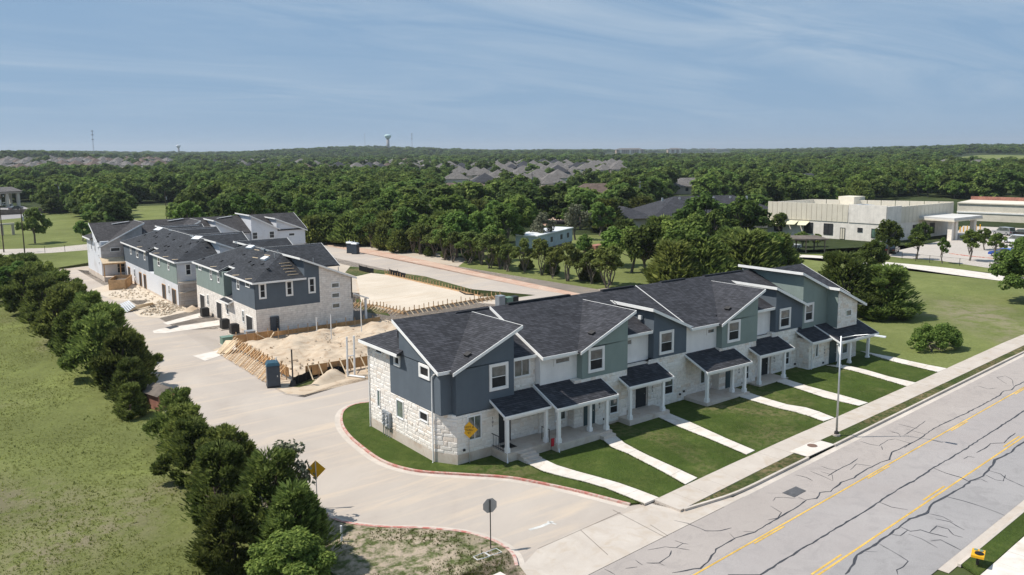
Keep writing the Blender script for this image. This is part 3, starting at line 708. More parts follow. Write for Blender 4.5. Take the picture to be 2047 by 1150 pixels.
def porch(parent, x0, x1, yf, zf, cols, ytop=-0.95, slab=0.78, cuts=(), notch=None):
    zt = zf + SL*(ytop-yf)
    r = roof_plane(parent, [(x0, yf, zf), (x1, yf, zf), (x1, ytop, zt), (x0, ytop, zt)], 'shingles', 0.12, (0, 1, 3), 0.15, 'porch_roof')
    MB().box(x0+0.12, x1-0.12, yf+0.16, yf+0.40, zf-0.34, zf-0.06).build('beam', 'trim_white', parent)
    for cx, cy in cols:
        ztop = zf - 0.2 + max(0.0, (cy-0.1-(yf+0.28)))*SL
        c = MB().box(cx-0.11, cx+0.11, cy-0.11, cy+0.11, slab+0.28, ztop).build('column', 'trim_white', parent)
        MB().box(cx-0.155, cx+0.155, cy-0.155, cy+0.155, slab, slab+0.30).build('column_base', 'trim_white', c)
    return r
def bump_roof(parent, x0, x1, zl, zh, yf, side, eave_z, eave_y, mat='shingles', over=0.30, yback=4.2):
    """cross shed above a bay: side 'R' high on the right, 'L' high on the left; x0..x1 the eave lines, cut by the main roof plane"""
    def main(y): return eave_z + SL*(y-eave_y)
    yb = lambda z: eave_y + (z-eave_z)/SL
    lo = (x0, zl) if side == 'R' else (x1, zl); hi = (x1, zh) if side == 'R' else (x0, zh)
    ylo = yb(zl)+0.0; yhi = yb(zh)
    f = yf-over
    pts = [(lo[0], f, lo[1]), (hi[0], f, hi[1]), (hi[0], yhi, hi[1]), (lo[0], max(ylo, f+0.05), lo[1])]
    return roof_plane(parent, pts, mat, 0.14, (0, 1) if yhi > f else (0,), 0.20, 'roof')
def slab_wall(parent, pts, d, mat): return wall_poly(parent, pts, d, mat)

# ================================================================ front row of six townhouses
B1 = thing('townhouse_row', 'finished row of six townhouses, blue and green stucco over white limestone, facing the street', 'building')
mort = lambda poly, z0, z1: MB().prism(poly, z0, z1).build('wall', 'mortar', B1)
FL = 0.78
# lower storey volumes
low1 = mort([(0, 9.15), (0, 0), (.9, -1.5), (4.2, -1.5), (4.2, -1.25), (7.75, -1.25), (7.75, 9.15)], FL, 3.46)
rear_stone = mort([(0.02, 9.15), (0.02, 5.83), (6, 5.83), (6, 9.15)], 3.46, 6.55)
low2 = mort([(7.75, 9.15), (7.75, -1.35), (10.4, -1.35), (10.4, -2.05), (15.55, -2.05), (15.55, -1.35), (18.85, -1.35), (18.85, 9.15)], FL-0.25, 4.25)
low3 = mort([(18.85, 9.15), (18.35, -1.35), (18.35, -1.5), (22.65, -1.5), (22.65, -1.35), (26.0, -1.35), (26.0, -2.05), (30.7, -2.05), (30.7, -1.35), (33.6, -1.35), (33.6, 9.15)], FL-0.35, 4.25)
low5 = mort([(33.6, 9.15), (33.6, -1.5), (37.3, -1.5), (37.3, 9.15)], FL-0.35, 4.42)
low6 = mort([(37.3, 9.15), (37.3, -2.8), (44.75, -2.8), (44.75, 9.15)], FL-0.4, 3.5)
mort([(37.32, 9.1), (37.32, -1.46), (44.73, -1.46), (44.73, 9.1)], 3.4, 4.2)
# exposed concrete foundation
fo = MB()
fo.prism([(-.03, 9.18), (-.03, -.02), (.88, -1.53), (4.25, -1.53), (4.25, -1.2), (7.75, -1.2), (7.75, 9.18)], -0.4, FL)
fo.build('foundation', 'foundation', B1)
MB().prism([(7.76, 9.1), (7.76, -1.33), (10.42, -1.33), (10.42, -2.03), (15.5, -2.03), (15.5, 9.1)], -0.2, FL-0.25).build('foundation', 'foundation', B1)
# stucco volumes of the upper storey
def vol(poly, z0, z1, mat): return MB().prism(poly, z0, z1).build('wall', mat, B1)
vol([(0, 5.83), (0, -.98), (.85, -.98), (.85, 5.83)], 3.463, 6.55, 'stucco_blue')
vol([(.851, 5.8), (.851, -1.5), (5.5, -1.5), (5.5, 5.8)], 3.40, 6.50, 'stucco_blue')
blk = vol([(5.501, 5.8), (5.501, -.93), (7.74, -.93), (7.74, 5.8)], 3.46, 6.5, 'mortar')
vol([(7.75, 5.8), (7.75, -1.5), (11.1, -1.5), (11.1, 5.8)], 4.0, 6.5, 'stucco_white')
vol([(11.101, 5.8), (11.101, -2.08), (15.55, -2.08), (15.55, 5.8)], 4.252, 6.5, 'stucco_green')
vol([(15.551, 5.8), (15.551, -.95), (18.85, -.95), (18.85, 5.8)], 4.0, 6.55, 'stucco_white')
vol([(18.851, 5.8), (18.851, -1.53), (22.55, -1.53), (22.55, 5.8)], 4.40, 6.5, 'stucco_blue')
vol([(22.551, 5.8), (22.551, -1.5), (26.2, -1.5), (26.2, 5.8)], 4.0, 6.5, 'stucco_white')
vol([(26.201, 5.8), (26.201, -2.08), (30.75, -2.08), (30.75, 5.8)], 4.252, 6.5, 'stucco_green')
vol([(30.751, 5.8), (30.751, -.95), (34.0, -.95), (34.0, 5.8)], 4.0, 6.55, 'stucco_white')
vol([(34.001, 5.8), (34.001, -1.53), (37.95, -1.53), (37.95, 5.8)], 4.425, 6.5, 'stucco_blue')
vol([(37.951, 5.8), (37.951, -1.5), (41.7, -1.5), (41.7, 5.8)], 4.0, 6.5, 'stucco_green')
tow = vol([(41.701, 5.8), (41.701, -2.62), (44.9, -2.62), (44.9, 5.8)], 3.9, 5.9, 'mortar')
# gable walls
t = 0.14
EY, EZ = -1.25, 6.45          # eave of the odd units
EY2, EZ2 = -2.0, 6.36         # eave of the even units
ZR = 8.95; YR = EY + (ZR-EZ)/SL
rk = lambda y: EZ + SL*(y-EY)
wall_poly(B1, [(0, -.98, 6.5), (0, 4.3, 6.5), (0, 4.3, rk(4.3)-.14), (0, -.98, rk(-.98)-.14)], (t, 0, 0), 'stucco_blue')
bays = [  # x0, x1 of the wall, front y, side, low z, high z at the wall corners, colour
    (0.85, 5.5, -1.5, 'R', 6.42, 8.44, 'stucco_blue', EY, EZ),
    (11.1, 15.55, -2.08, 'R', 6.38, 8.32, 'stucco_green', EY2, EZ2),
    (18.85, 22.55, -1.53, 'L', 6.50, 8.12, 'stucco_blue', EY2, EZ2),
    (26.2, 30.75, -2.08, 'R', 6.38, 8.32, 'stucco_green', EY2, EZ2),
    (34.0, 37.95, -1.53, 'L', 6.50, 8.20, 'stucco_blue', EY2, EZ2)]
for x0, x1, yf, side, zl, zh, mt, ey, ez in bays:
    a, b = (zl, zh) if side == 'R' else (zh, zl)
    wall_poly(B1, [(x0, yf, 6.49), (x1, yf, 6.49), (x1, yf, b), (x0, yf, a)], (0, t, 0), mt)
    xs = x1 if side == 'R' else x0
    yb = ey + (zh-ez)/SL
    wall_poly(B1, [(xs, yf+t, 6.49), (xs, yb, 6.49), (xs, yb, zh), (xs, yf+t, zh)], (-t if side == 'R' else t, 0, 0), mt)
    ov = 0.38; k = (zh-zl)/(x1-x0)
    if side == 'R': bump_roof(B1, x0-ov, x1+ov+.12, zl-k*ov+.14, zh+k*(ov+.12)+.14, yf, 'R', ez, ey)
    else: bump_roof(B1, x0-ov, x1+ov, zh+k*ov+.16, zh+k*ov+.16, yf, 'L', ez, ey) if False else roof_plane(B1, [(x0-ov, yf-.3, zh+k*ov+.14), (x1+ov, yf-.3, zl-k*ov+.14), (x1+ov, max(ey+(zl-k*ov+.14-ez)/SL, yf-.2), zl-k*ov+.14), (x0-ov, ey+(zh+k*ov+.14-ez)/SL, zh+k*ov+.14)], 'shingles', .14, (0, 3), .22)
# last unit: tall green shed falling to the right, with the stone tower
zh6 = 9.22; k6 = 0.42
zz = lambda x: zh6 - k6*(x-37.5)
wall_poly(B1, [(37.951, -1.5, 6.49), (41.7, -1.5, 6.49), (41.7, -1.5, zz(41.7)), (37.951, -1.5, zz(37.951))], (0, t, 0), 'stucco_green')
wall_poly(B1, [(37.951, -1.36, 6.49), (37.951, 5.3, 6.49), (37.951, 5.3, zz(37.951)), (37.951, -1.36, zz(37.951))], (t, 0, 0), 'stucco_green')
wall_poly(B1, [(41.7, -2.62, 4.0), (41.7, -1.49, 4.0), (41.7, -1.49, zz(41.7)), (41.7, -2.62, zz(41.7))], (t, 0, 0), 'stucco_green')
tow2 = wall_poly(B1, [(41.72, -2.62, 5.89), (44.9, -2.62, 5.89), (44.9, -2.62, zz(44.9)), (41.72, -2.62, zz(41.72))], (0, t, 0), 'mortar')
roof_plane(B1, [(37.35, -1.8, zz(37.35)+.15), (41.35, -1.8, zz(41.35)+.15), (41.35, -2.95, zz(41.35)+.15), (45.9, -2.95, zz(45.9)+.15), (45.9, -1.5, zz(45.9)+.15), (44.5, 2.0, zz(44.5)+.15), (43.0, 5.3, zz(43.0)+.15), (37.35, 5.3, zz(37.35)+.15)], 'shingles', .14, (0, 1, 2, 3, 7), .22)
# main roof planes
def main_roof(x0, x1, ey, ez, fas, zr=ZR, notches=()):
    yr = ey + (zr-ez)/SL
    return roof_plane(B1, [(x0, ey, ez), (x1, ey, ez), (x1, yr, zr), (x0, yr, zr)], 'shingles', .15, fas, .20)
main_roof(-0.32, 7.72, -1.25, 6.45, (0, 3))
main_roof(7.62, 11.6, EY2, EZ2, (0, 3), 8.99)
def cut_roof(x0, x1, y0, ey, ez, fas, zr):
    yr = ey + (zr-ez)/SL; z0 = ez + SL*(y0-ey)
    return roof_plane(B1, [(x0, y0, z0), (x1, y0, z0), (x1, yr, zr), (x0, yr, zr)], 'shingles', .15, fas, .20)
cut_roof(11.6, 15.3, -1.0, EY2, EZ2, (), 8.99)
cut_roof(15.3, 18.9, -1.40, EY2, EZ2, (0,), 8.99)
cut_roof(18.9, 22.75, -1.0, EY2, EZ2, (), 8.99)
cut_roof(22.65, 26.6, -2.0, EY2, EZ2+.03, (0, 3), 9.03)
cut_roof(26.6, 30.5, -1.0, EY2, EZ2+.03, (), 9.03)
cut_roof(30.5, 34.1, -1.40, EY2, EZ2+.03, (0,), 9.03)
cut_roof(34.1, 38.3, -1.0, EY2, EZ2+.03, (), 9.03)
cut_roof(38.3, 46.4, -0.9, -1.25, 6.35, (1,), 8.80)
# clerestory wall below the ridge and the lower hipped roof at the back
wall_poly(B1, [(0.02, 4.31, 6.4), (44.9, 4.31, 6.4), (44.9, 4.31, 8.7), (0.02, 4.31, 8.7)], (0, .14, 0), 'stucco_blue')
RE = 6.68; hy = 9.65; hx = -0.5; d_ = 5.3
zt_ = RE + SL*d_
roof_plane(B1, [(hx, hy, RE), (hx, 3.85, RE), (hx+.52, 3.85, RE+SL*.52), (hx+.52, 4.35, RE+SL*.52), (hx+d_, 4.35, zt_)], 'shingles', .14, (0,), .2)
roof_plane(B1, [(45.4, hy, RE), (hx, hy, RE), (hx+d_, 4.35, zt_), (45.4-d_, 4.35, zt_)], 'shingles', .14, (0,), .2)
roof_plane(B1, [(45.4, 4.35, RE), (45.4, hy, RE), (45.4-d_, 4.35, zt_)], 'shingles', .14, (0, 1), .2)
wall_poly(B1, [(0.02, 9.14, 3.4), (44.9, 9.14, 3.4), (44.9, 9.14, 6.6), (0.02, 9.14, 6.6)], (0, -.15, 0), 'stucco_white')
wall_poly(B1, [(44.9, -1.2, 4.0), (44.9, 9.14, 4.0), (44.9, 9.14, 6.6), (44.9, 4.3, 8.6), (44.9, -1.2, 6.3)], (-.15, 0, 0), 'stone_plain')
# ridge vents, roof vents and stacks
for x0, x1 in ((9.2, 15.3), (18.7, 22.3), (25.6, 28.6), (31.2, 36.6)):
    yr = EY2 + (9.0-EZ2)/SL
    MB().box(x0, x1, yr-.14, yr+.16, 8.985, 9.085).build('ridge_vent', 'shingles_new', B1)
def roof_vent(parent, x, y, z, slope_dir, s=0.2):
    v = Matrix.Rotation(math.atan(SL), 4, 'Y' if slope_dir == 'x' else 'X')
    o = MB().box(-.17, .17, -.22, .22, 0.0, .10).build('roof_vent', 'iron', parent); o.location = (x, y, z+.02)
    o.rotation_euler = (0, -math.atan(SL), 0) if slope_dir == 'x' else (math.atan(SL), 0, 0)
    MB().box(-.20, .20, -.25, .25, .10, .135).build('vent_cap', 'iron', o)
roof_vent(B1, 2.2, -.9, 6.42+.14+.434*(2.2-.85), 'x'); roof_vent(B1, 12.7, -1.3, 6.38+.14+.436*1.6, 'x'); roof_vent(B1, 27.8, -1.3, 6.38+.14+.436*1.6, 'x')
roof_vent(B1, 18.6, 2.4, EZ2+SL*4.4, 'y')
pipe = MB().tube([(0, 0, 0), (0, 0, .5)], .05, 8).build('vent_pipe', 'iron', B1); pipe.location = (.9, 6.2, RE+SL*1.3)
MB().box(18.61, 18.80, -.35, -.05, 7.35, 7.65).build('wall_vent', 'pvc', B1)
# porches
porch(B1, 3.5, 7.30, -3.25, 3.30, [(3.78, -3.02), (7.05, -3.02)], -1.2)
porch(B1, 7.36, 12.9, -3.90, 3.25, [(7.62, -3.68), (10.85, -3.2), (12.0, -3.68)], -1.3)
porch(B1, 14.65, 19.3, -3.25, 3.32, [(14.92, -3.05), (18.35, -3.05)], -0.9)
porch(B1, 22.4, 27.8, -3.90, 3.25, [(22.65, -3.68), (26.4, -3.1), (27.2, -3.68)], -1.3)
porch(B1, 29.7, 34.4, -3.25, 3.32, [(29.95, -3.05), (33.3, -3.05)], -0.9)
porch(B1, 36.95, 40.2, -3.35, 3.42, [], -1.4)
porch(B1, 39.9, 46.2, -4.15, 3.18, [(40.2, -3.95), (42.0, -3.85), (45.0, -3.85)], -1.4)
def slab_box(x0, x1, y0, y1, z0, z1): return MB().box(x0, x1, y0, y1, z0, z1).build('porch_slab', 'foundation', B1)
slab_box(3.55, 7.30, -3.28, -1.22, -.2, FL); slab_box(7.32, 12.35, -3.92, -1.30, -.1, FL-.02); slab_box(14.7, 18.9, -3.28, -1.3, 0, FL-.01)
slab_box(22.4, 27.6, -3.92, -1.3, 0, FL); slab_box(29.75, 33.7, -3.28, -1.3, .1, FL-.01); slab_box(39.6, 45.4, -4.2, -2.7, .1, FL+.02)
st = MB()
for i in range(3): st.box(4.45, 5.75, -3.28-.32*(3-i), -3.28-.32*(2-i), -.1, FL-.15*(3-i)+.02)
st.build('steps', 'foundation', B1)
MB().box(11.2, 12.35, -4.3, -3.92, 0, FL-.2).build('steps', 'foundation', B1)
rl = MB()
for i in range(8): rl.box(3.60, 3.62, -2.9+.2*i, -2.88+.2*i, FL, FL+.92)
rl.box(3.59, 3.63, -2.95, -1.45, FL+.90, FL+.94); rl.box(3.59, 3.63, -2.95, -1.45, FL+.10, FL+.13)
rl.build('railing', 'dark_metal', B1)
rl = MB()
for i in range(3): rl.box(7.14, 7.17, -3.25+.4*i, -3.22+.4*i, FL, FL+.9)
rl.box(7.13, 7.18, -3.28, -2.4, FL+.88, FL+.92); rl.build('railing', 'dark_metal', B1)
# openings of the lower storey
HO = {}
def door(x0, x1, y, mat, z0=FL, h=2.1):
    d = MB().box(x0, x1, y-.03, y+.02, z0, z0+h).build('door', mat, B1)
    fr = MB(); fr.box(x0-.07, x0, y-.05, y+.02, z0, z0+h+.07); fr.box(x1, x1+.07, y-.05, y+.02, z0, z0+h+.07); fr.box(x0, x1, y-.05, y+.02, z0+h, z0+h+.07)
    fr.build('door_frame', mat, d); MB().tube([(x1-.1, y-.03, z0+1.0), (x1-.1, y-.09, z0+1.0)], .035, 8).build('handle', 'galvanised', d)
    for k in range(3): MB().box(x0+.15, x1-.15, y-.036, y-.03, z0+.15+k*.68, z0+.70+k*.68).build('door_panel', mat, d)
door(4.35, 5.25, -1.27, 'dark_door'); door(11.35, 12.25, -2.07, 'teal_door'); door(17.25, 18.15, -1.37, 'dark_door')
door(26.9, 27.8, -2.07, 'teal_door'); door(32.3, 33.2, -1.37, 'dark_door'); door(40.45, 41.35, -2.82, 'teal_door')
lowwin = [(1.65, 2.80, -1.5, 1.55, 3.25, 'v'), (9.15, 10.2, -1.35, 1.30, 2.42, 'n'), (13.75, 14.65, -2.05, 1.10, 2.30, 'h'), (20.1, 21.15, -1.5, 1.25, 2.65, 'h'),
          (24.45, 25.1, -1.35, 1.35, 2.6, 'n'), (29.15, 29.85, -2.05, 1.05, 2.30, 'h'), (35.6, 36.2, -1.5, 1.2, 2.5, 'h'), (38.15, 38.65, -2.8, 1.75, 3.15, 'n'), (42.4, 43.3, -2.8, 1.4, 2.75, 'n')]
for a, b, y, z0, z1, m in lowwin: win(B1, 'f', a, b, z0, z1, y, 0.06, 'trim_white', 'glass', m, 0.07)
for a, b, y, z0, z1 in ((3.45, 5.0, -1.5, 4.60, 6.43), (11.65, 13.2, -2.08, 4.60, 6.43), (19.45, 21.05, -1.53, 4.62, 6.48), (26.85, 28.45, -2.08, 4.60, 6.43), (34.5, 36.1, -1.53, 4.62, 6.46), (38.2, 39.6, -1.5, 4.72, 6.50)):
    win(B1, 'f', a, b, z0, z1, y, 0.17, 'stucco_white', 'glass', 'h', 0.07)
win(B1, 'f', 5.85, 7.30, 4.95, 6.33, -.93, .07, 'stucco_white', 'glass', 'v', .07)
win(B1, 'f', 8.95, 10.55, 5.42, 6.10, -1.5, .15, 'stucco_white', 'glass', 'n', .06); win(B1, 'f', 24.95, 26.0, 5.42, 6.02, -1.5, .13, 'stucco_white', 'glass', 'n', .06)
win(B1, 'f', 15.75, 17.15, 5.62, 6.25, -.95, .12, 'stucco_white', 'glass', 'n', .06); win(B1, 'f', 43.0, 43.95, 4.85, 5.5, -2.62, .05, 'trim_white', 'glass_green', 'n', .07)
leftw = [(6.85, 7.95, 5.95, 6.42, .08, 'n', 'screen'), (4.28, 5.15, 5.62, 6.40, .13, 'n', 'screen'), (.25, 1.66, 5.55, 6.5, .17, 'n', 'screen'), (7.40, 7.88, 1.90, 3.26, .06, 'n', 'glass_green'), (3.92, 4.96, 1.88, 3.24, .06, 'n', 'glass_green'), (.6, 1.74, 2.55, 3.24, .06, 'n', 'screen')]
for a, b, z0, z1, tr, m, gl in leftw: win(B1, 'l', a, b, z0, z1, 0.0, tr, 'trim_white', gl, m, .08, 'screen')
# stone courses
cst = lambda v: (lambda u: v)
stone_field(low1, (0, 9.15, 0), (0, -1, 0), (-1, 0, 0), 9.15, cst(FL), cst(3.46), [(9.15-b, 9.15-a, z0, z1) for a, b, z0, z1, *_ in leftw if z1 < 3.5], 1)
stone_field(rear_stone, (.02, 9.15, 0), (0, -1, 0), (-1, 0, 0), 3.32, cst(3.46), cst(6.55), [(9.15-7.95, 9.15-6.85, 5.95, 6.42)], 2)
cl = Vector((.9, -1.5, 0)); n_c = Vector((-1.5, -.9, 0)).normalized()
stone_field(low1, (0, 0, 0), cl.normalized(), n_c, cl.length, cst(FL), cst(3.46), (), 3)
def fs(par, x0, x1, y, z0, z1, seed, holes=()): stone_field(par, (x0, y, 0), (1, 0, 0), (0, -1, 0), x1-x0, cst(z0), cst(z1), [(a-x0, b-x0, c, d) for a, b, c, d in holes], seed)
lh = [(a, b, z0, z1) for a, b, y, z0, z1, m in lowwin]
dh = [(a-.08, b+.08, FL-.5, FL+2.18) for a, b in ((4.35, 5.25), (11.35, 12.25), (17.25, 18.15), (26.9, 27.8), (32.3, 33.2), (40.45, 41.35))]
ah = lh + dh
fs(low1, .9, 4.2, -1.5, FL, 3.42, 4, ah); fs(low1, 4.2, 7.75, -1.25, FL, 3.46, 5, ah); fs(blk, 5.5, 7.74, -.93, 3.7, 6.45, 6, [(5.85, 7.30, 4.95, 6.33)])
fs(low2, 7.75, 10.4, -1.35, FL-.25, 4.0, 7, ah); fs(low2, 10.4, 15.55, -2.05, FL-.25, 4.25, 8, ah); fs(low2, 15.55, 18.35, -1.35, FL-.25, 4.0, 9, ah)
fs(low3, 18.35, 22.65, -1.5, FL-.35, 4.4, 10, ah); fs(low3, 22.65, 26.0, -1.35, FL-.35, 4.0, 11, ah); fs(low3, 26.0, 30.7, -2.05, FL-.35, 4.25, 12, ah); fs(low3, 30.7, 33.6, -1.35, FL-.35, 4.0, 13, ah)
fs(low5, 33.6, 37.3, -1.5, FL-.35, 4.42, 14, ah); fs(low6, 37.3, 44.75, -2.8, FL-.4, 3.5, 15, ah)
stone_field(low6, (37.3, -1.5, 0), (0, -1, 0), (-1, 0, 0), 1.3, cst(FL-.4), cst(3.5), (), 16)
stone_field(low2, (10.4, -1.35, 0), (0, -1, 0), (-1, 0, 0), .7, cst(FL-.25), cst(4.0), (), 18)
stone_field(low2, (7.75, -1.25, 0), (0, -1, 0), (-1, 0, 0), .10, cst(FL-.25), cst(4.0), (), 19)
stone_field(tow2, (41.72, -2.62, 0), (1, 0, 0), (0, -1, 0), 3.18, cst(3.9), lambda u: zz(41.72+u)-.04, [(43.0-41.72, 43.95-41.72, 4.85, 5.5)], 17)
lay_stones()
# downspouts, gutters, service meters, house numbers, small fittings
def spout(pts, name='downspout'): return MB().tube(pts, .045, 6).build(name, 'trim_white', B1)
spout([(-.08, 9.05, 6.6), (-.08, 9.05, .15), (-.2, 9.0, .06)]); spout([(-.02, -.62, 6.3), (-.07, -.25, 6.05), (-.09, -.06, 5.9), (-.10, -.06, .25), (-.2, -.12, .08)])
spout([(3.62, -3.2, 3.1), (3.62, -3.25, .5), (3.55, -3.4, .2)]); spout([(7.45, -3.86, 3.1), (7.45, -3.88, .5), (7.4, -4.05, .2)]); spout([(37.6, -2.88, 3.3), (37.6, -2.9, .8), (37.55, -3.05, .7)])
for px, y0, y1, mt in ((-.20, 6.35, 6.95, 'metal_grey'), (-.24, 5.75, 6.30, 'metal_grey')):
    mbx = MB().box(px, -.05, y0, y1, .85, 1.95).build('meter_box', mt, B1)
    for k in range(4):
        MB().tube([(px, (y0+y1)/2, 1.02+k*.25), (px-.13, (y0+y1)/2, 1.02+k*.25)], .075, 10).build('meter', 'galvanised' if k % 2 else 'pvc', mbx)
    for yy in (y0+.12, y1-.12): MB().tube([(-.14, yy, .86), (-.14, yy, 0.0)], .04, 6).build('conduit', 'galvanised', mbx)
for i, (x, y, z) in enumerate(((3.65, -1.58, 2.75), (12.75, -2.13, 2.45), (18.75, -1.58, 2.45), (28.45, -2.13, 2.4), (33.95, -1.58, 2.4), (39.55, -2.88, 2.55))):
    for k, ch in enumerate('10%d' % (i+1)): text_obj(ch, .26, B1, (x, y, z-k*.27), (R(90), 0, 0), 'black_paint', 'house_number')
for x, y, z in ((1.35, -1.6, 1.05), (13.2, -2.12, .9), (21.9, -1.58, 1.05), (22.35, -1.58, 1.2), (29.0, -2.12, .85), (37.0, -1.6, 1.1), (39.4, -2.88, 1.1), (43.8, -2.88, 1.05)):
    MB().box(x-.07, x+.07, y-.05, y+.05, z-.06, z+.08).build('hose_bib', 'black_paint', B1)
tag(MB().box(4.05, 4.95, -2.55, -1.75, FL+.003, FL+.02).build('door_mat', 'black_paint'), 'black door mat on the first porch beside the railing', 'mat')
flag = thing('garden_flag', 'small red garden flag on a thin black pole by the first porch', 'flag', gz((6.9, -3.75), .1))
MB().tube([(0, 0, 0), (0, 0, 1.05)], .012, 6).build('pole', 'black_paint', flag)
MB().ext([(.01, 0, .45), (.30, .05, .42), (.32, .02, 1.0), (.01, 0, 1.02)], (0, .008, 0)).build('cloth', 'red_cloth', flag)
# front walks, one slab per joint
walks = [([(4.5, -4.24), (4.504, -6.074), (5.025, -7.622), (5.553, -9.041), (5.829, -10.317), (5.947, -11.791), (6.053, -13.367)], [(5.8, -4.24), (5.726, -5.377), (6.057, -7.036), (6.479, -8.512), (6.863, -9.917), (7.085, -11.341), (7.264, -13.308)]),
         ([(11.2, -4.3), (10.713, -5.224), (10.776, -7.065), (10.528, -8.893), (10.289, -10.924), (9.898, -12.977)], [(12.4, -4.3), (11.977, -5.282), (11.698, -6.886), (11.459, -8.884), (11.356, -10.864), (11.201, -12.780)]),
         ([(17.792, -2.543), (17.277, -5.601), (16.989, -9.317), (16.616, -12.235)], [(18.972, -2.769), (18.596, -5.861), (17.972, -9.376), (17.622, -12.141)]),
         ([(26.299, -3.539), (26.251, -5.543), (26.194, -7.917), (26.544, -9.446), (26.180, -11.641)], [(27.774, -3.373), (27.476, -5.571), (27.443, -7.698), (28.024, -9.302), (27.466, -11.710)]),
         ([(32.067, -3.093), (31.617, -5.920), (31.168, -8.530), (31.347, -11.314)], [(33.299, -3.159), (32.832, -6.036), (32.753, -8.845), (32.535, -11.351)]),
         ([(39.712, -2.971), (39.911, -5.332), (39.508, -7.887), (38.924, -11.049)], [(40.950, -4.043), (40.989, -5.833), (40.460, -8.704), (40.418, -11.013)]),
         ([(46.2, -3.4), (45.431, -5.647), (45.176, -7.924), (44.948, -10.520)], [(46.6, -2.2), (46.762, -5.625), (46.474, -8.155), (46.612, -10.474)])]
for a, b in walks:
    w_ = thing('front_walk', None, None); w_['kind'] = 'structure'
    slabs(w_, a, b, 0.16, 0.12, 'walk', 1.45)

# ================================================================ rows behind (front faces +X, rear to the drive)
def rear_row(name, label, org, L, up, low_mat, notch, bumps, near_end, shing, doors, windows, z_e=6.1, z_b=3.06):
    P = thing(name, label, 'building', (*org, T(org[0])), R(90))
    m = lambda poly, z0, z1, mt: MB().prism(poly, z0, z1).build('wall', mt, P)
    m([(0, 9.15), (0, -2.4), (L, -2.4), (L, 9.15)], -0.3, z_b, low_mat)
    MB().prism([(-.02, 9.17), (-.02, -2.42), (L+.02, -2.42), (L+.02, 9.17)], -0.4, 0.16).build('foundation', 'foundation', P)
    for x0, x1, y1, mt in up: m([(x0, y1), (x0, 2.0), (x1, 2.0), (x1, y1)], z_b+.003, z_e-.1, mt)
    # roofs
    d = 5.8; hy = 9.45; zt = z_e + SL*d
    pts = [(-.3, hy, z_e)]
    for a, b in notch: pts += [(a, hy, z_e), (a, 8.2, z_e+SL*1.25), (b, 8.2, z_e+SL*1.25), (b, hy, z_e)]
    pts += [(L+.3, hy, z_e), (L+.3-d, hy-d, zt), (-.3+d, hy-d, zt)]
    nf = len(pts)
    roof_plane(P, pts, shing, .14, tuple(range(nf-3)), .18)
    roof_plane(P, [(-.3, hy, z_e), (-.3, 3.35, z_e), (d-.3, 3.35, zt), (d-.3, hy-d, zt)], shing, .14, (0,), .18)
    roof_plane(P, [(L+.3, 3.35, z_e), (L+.3, hy, z_e), (L+.3-d, hy-d, zt)], shing, .14, (0, 1), .18)
    yr, zr = 3.95, z_e+2.3; yl = -2.85; zl = zr - .413*(yr-yl)
    roof_plane(P, [(-.3, yl, zl), (L+.3, yl, zl), (L+.3, yr, zr), (-.3, yr, zr)], shing, .15, (0, 1, 2, 3), .2)
    mt = near_end[0]
    rk_ = lambda y: zr - .413*(yr-y) - .13
    wall_poly(P, [(0, 9.15, z_b), (0, 1.65, z_b), (0, 1.65, rk_(1.65)), (0, 3.4, rk_(3.4)), (0, 3.4, z_e-.08), (0, 9.15, z_e-.08)], (.14, 0, 0), mt)
    wall_poly(P, [(0, 1.649, z_b), (0, -2.4, z_b), (0, -2.4, rk_(-2.4)), (0, 1.649, rk_(1.649))], (.14, 0, 0), near_end[1])
    wall_poly(P, [(.14, 3.4, z_e-.2), (L-.14, 3.4, z_e-.2), (L-.14, 3.4, zr-.25), (.14, 3.4, zr-.25)], (0, -.14, 0), mt)
    wall_poly(P, [(0, -2.4, z_b), (L, -2.4, z_b), (L, -2.4, zl), (0, -2.4, zl)], (0, .14, 0), 'stucco_white')
    wall_poly(P, [(L, 9.15, z_b), (L, -2.4, z_b), (L, -2.4, rk_(-2.4)), (L, 3.4, rk_(3.4)), (L, 3.4, z_e-.1), (L, 9.15, z_e-.1)], (-.14, 0, 0), 'stucco_white')
    for x0, x1, zlo, zhi in bumps:                                 # cross sheds, high edge away from the camera
        yb = lambda z: yl + (z-zl)/.413
        yh = min(yb(zhi), 5.0)
        roof_plane(P, [(x0, yl-.1, zlo), (x1, yl-.1, zhi), (x1, yh, zhi), (x0, yb(zlo), zlo)], shing, .14, (0, 1, 2), .2)
        wall_poly(P, [(x1-.3, -2.4, zl-.2), (x1-.3, yh-.2, zl+.1), (x1-.3, yh-.2, zhi-.16), (x1-.3, -2.4, zhi-.16)], (-.14, 0, 0), mt)
    for a, b, h in doors:
        dd = MB().box(a, b, 9.12, 9.18, .02, h).build('door', 'opening', P)
        f = MB(); f.box(a-.08, a, 9.10, 9.21, 0, h+.08); f.box(b, b+.08, 9.10, 9.21, 0, h+.08); f.box(a, b, 9.10, 9.21, h, h+.08); f.build('door_frame', 'stucco_white' if low_mat == 'stone_far' else 'plywood', dd)
    for face, a, b, z0, z1, pos, tr, gl in windows: win(P, face, a, b, z0, z1, pos, tr, 'trim_white', gl, 'h' if z1-z0 > 1.2 else 'n', .06)
    return P
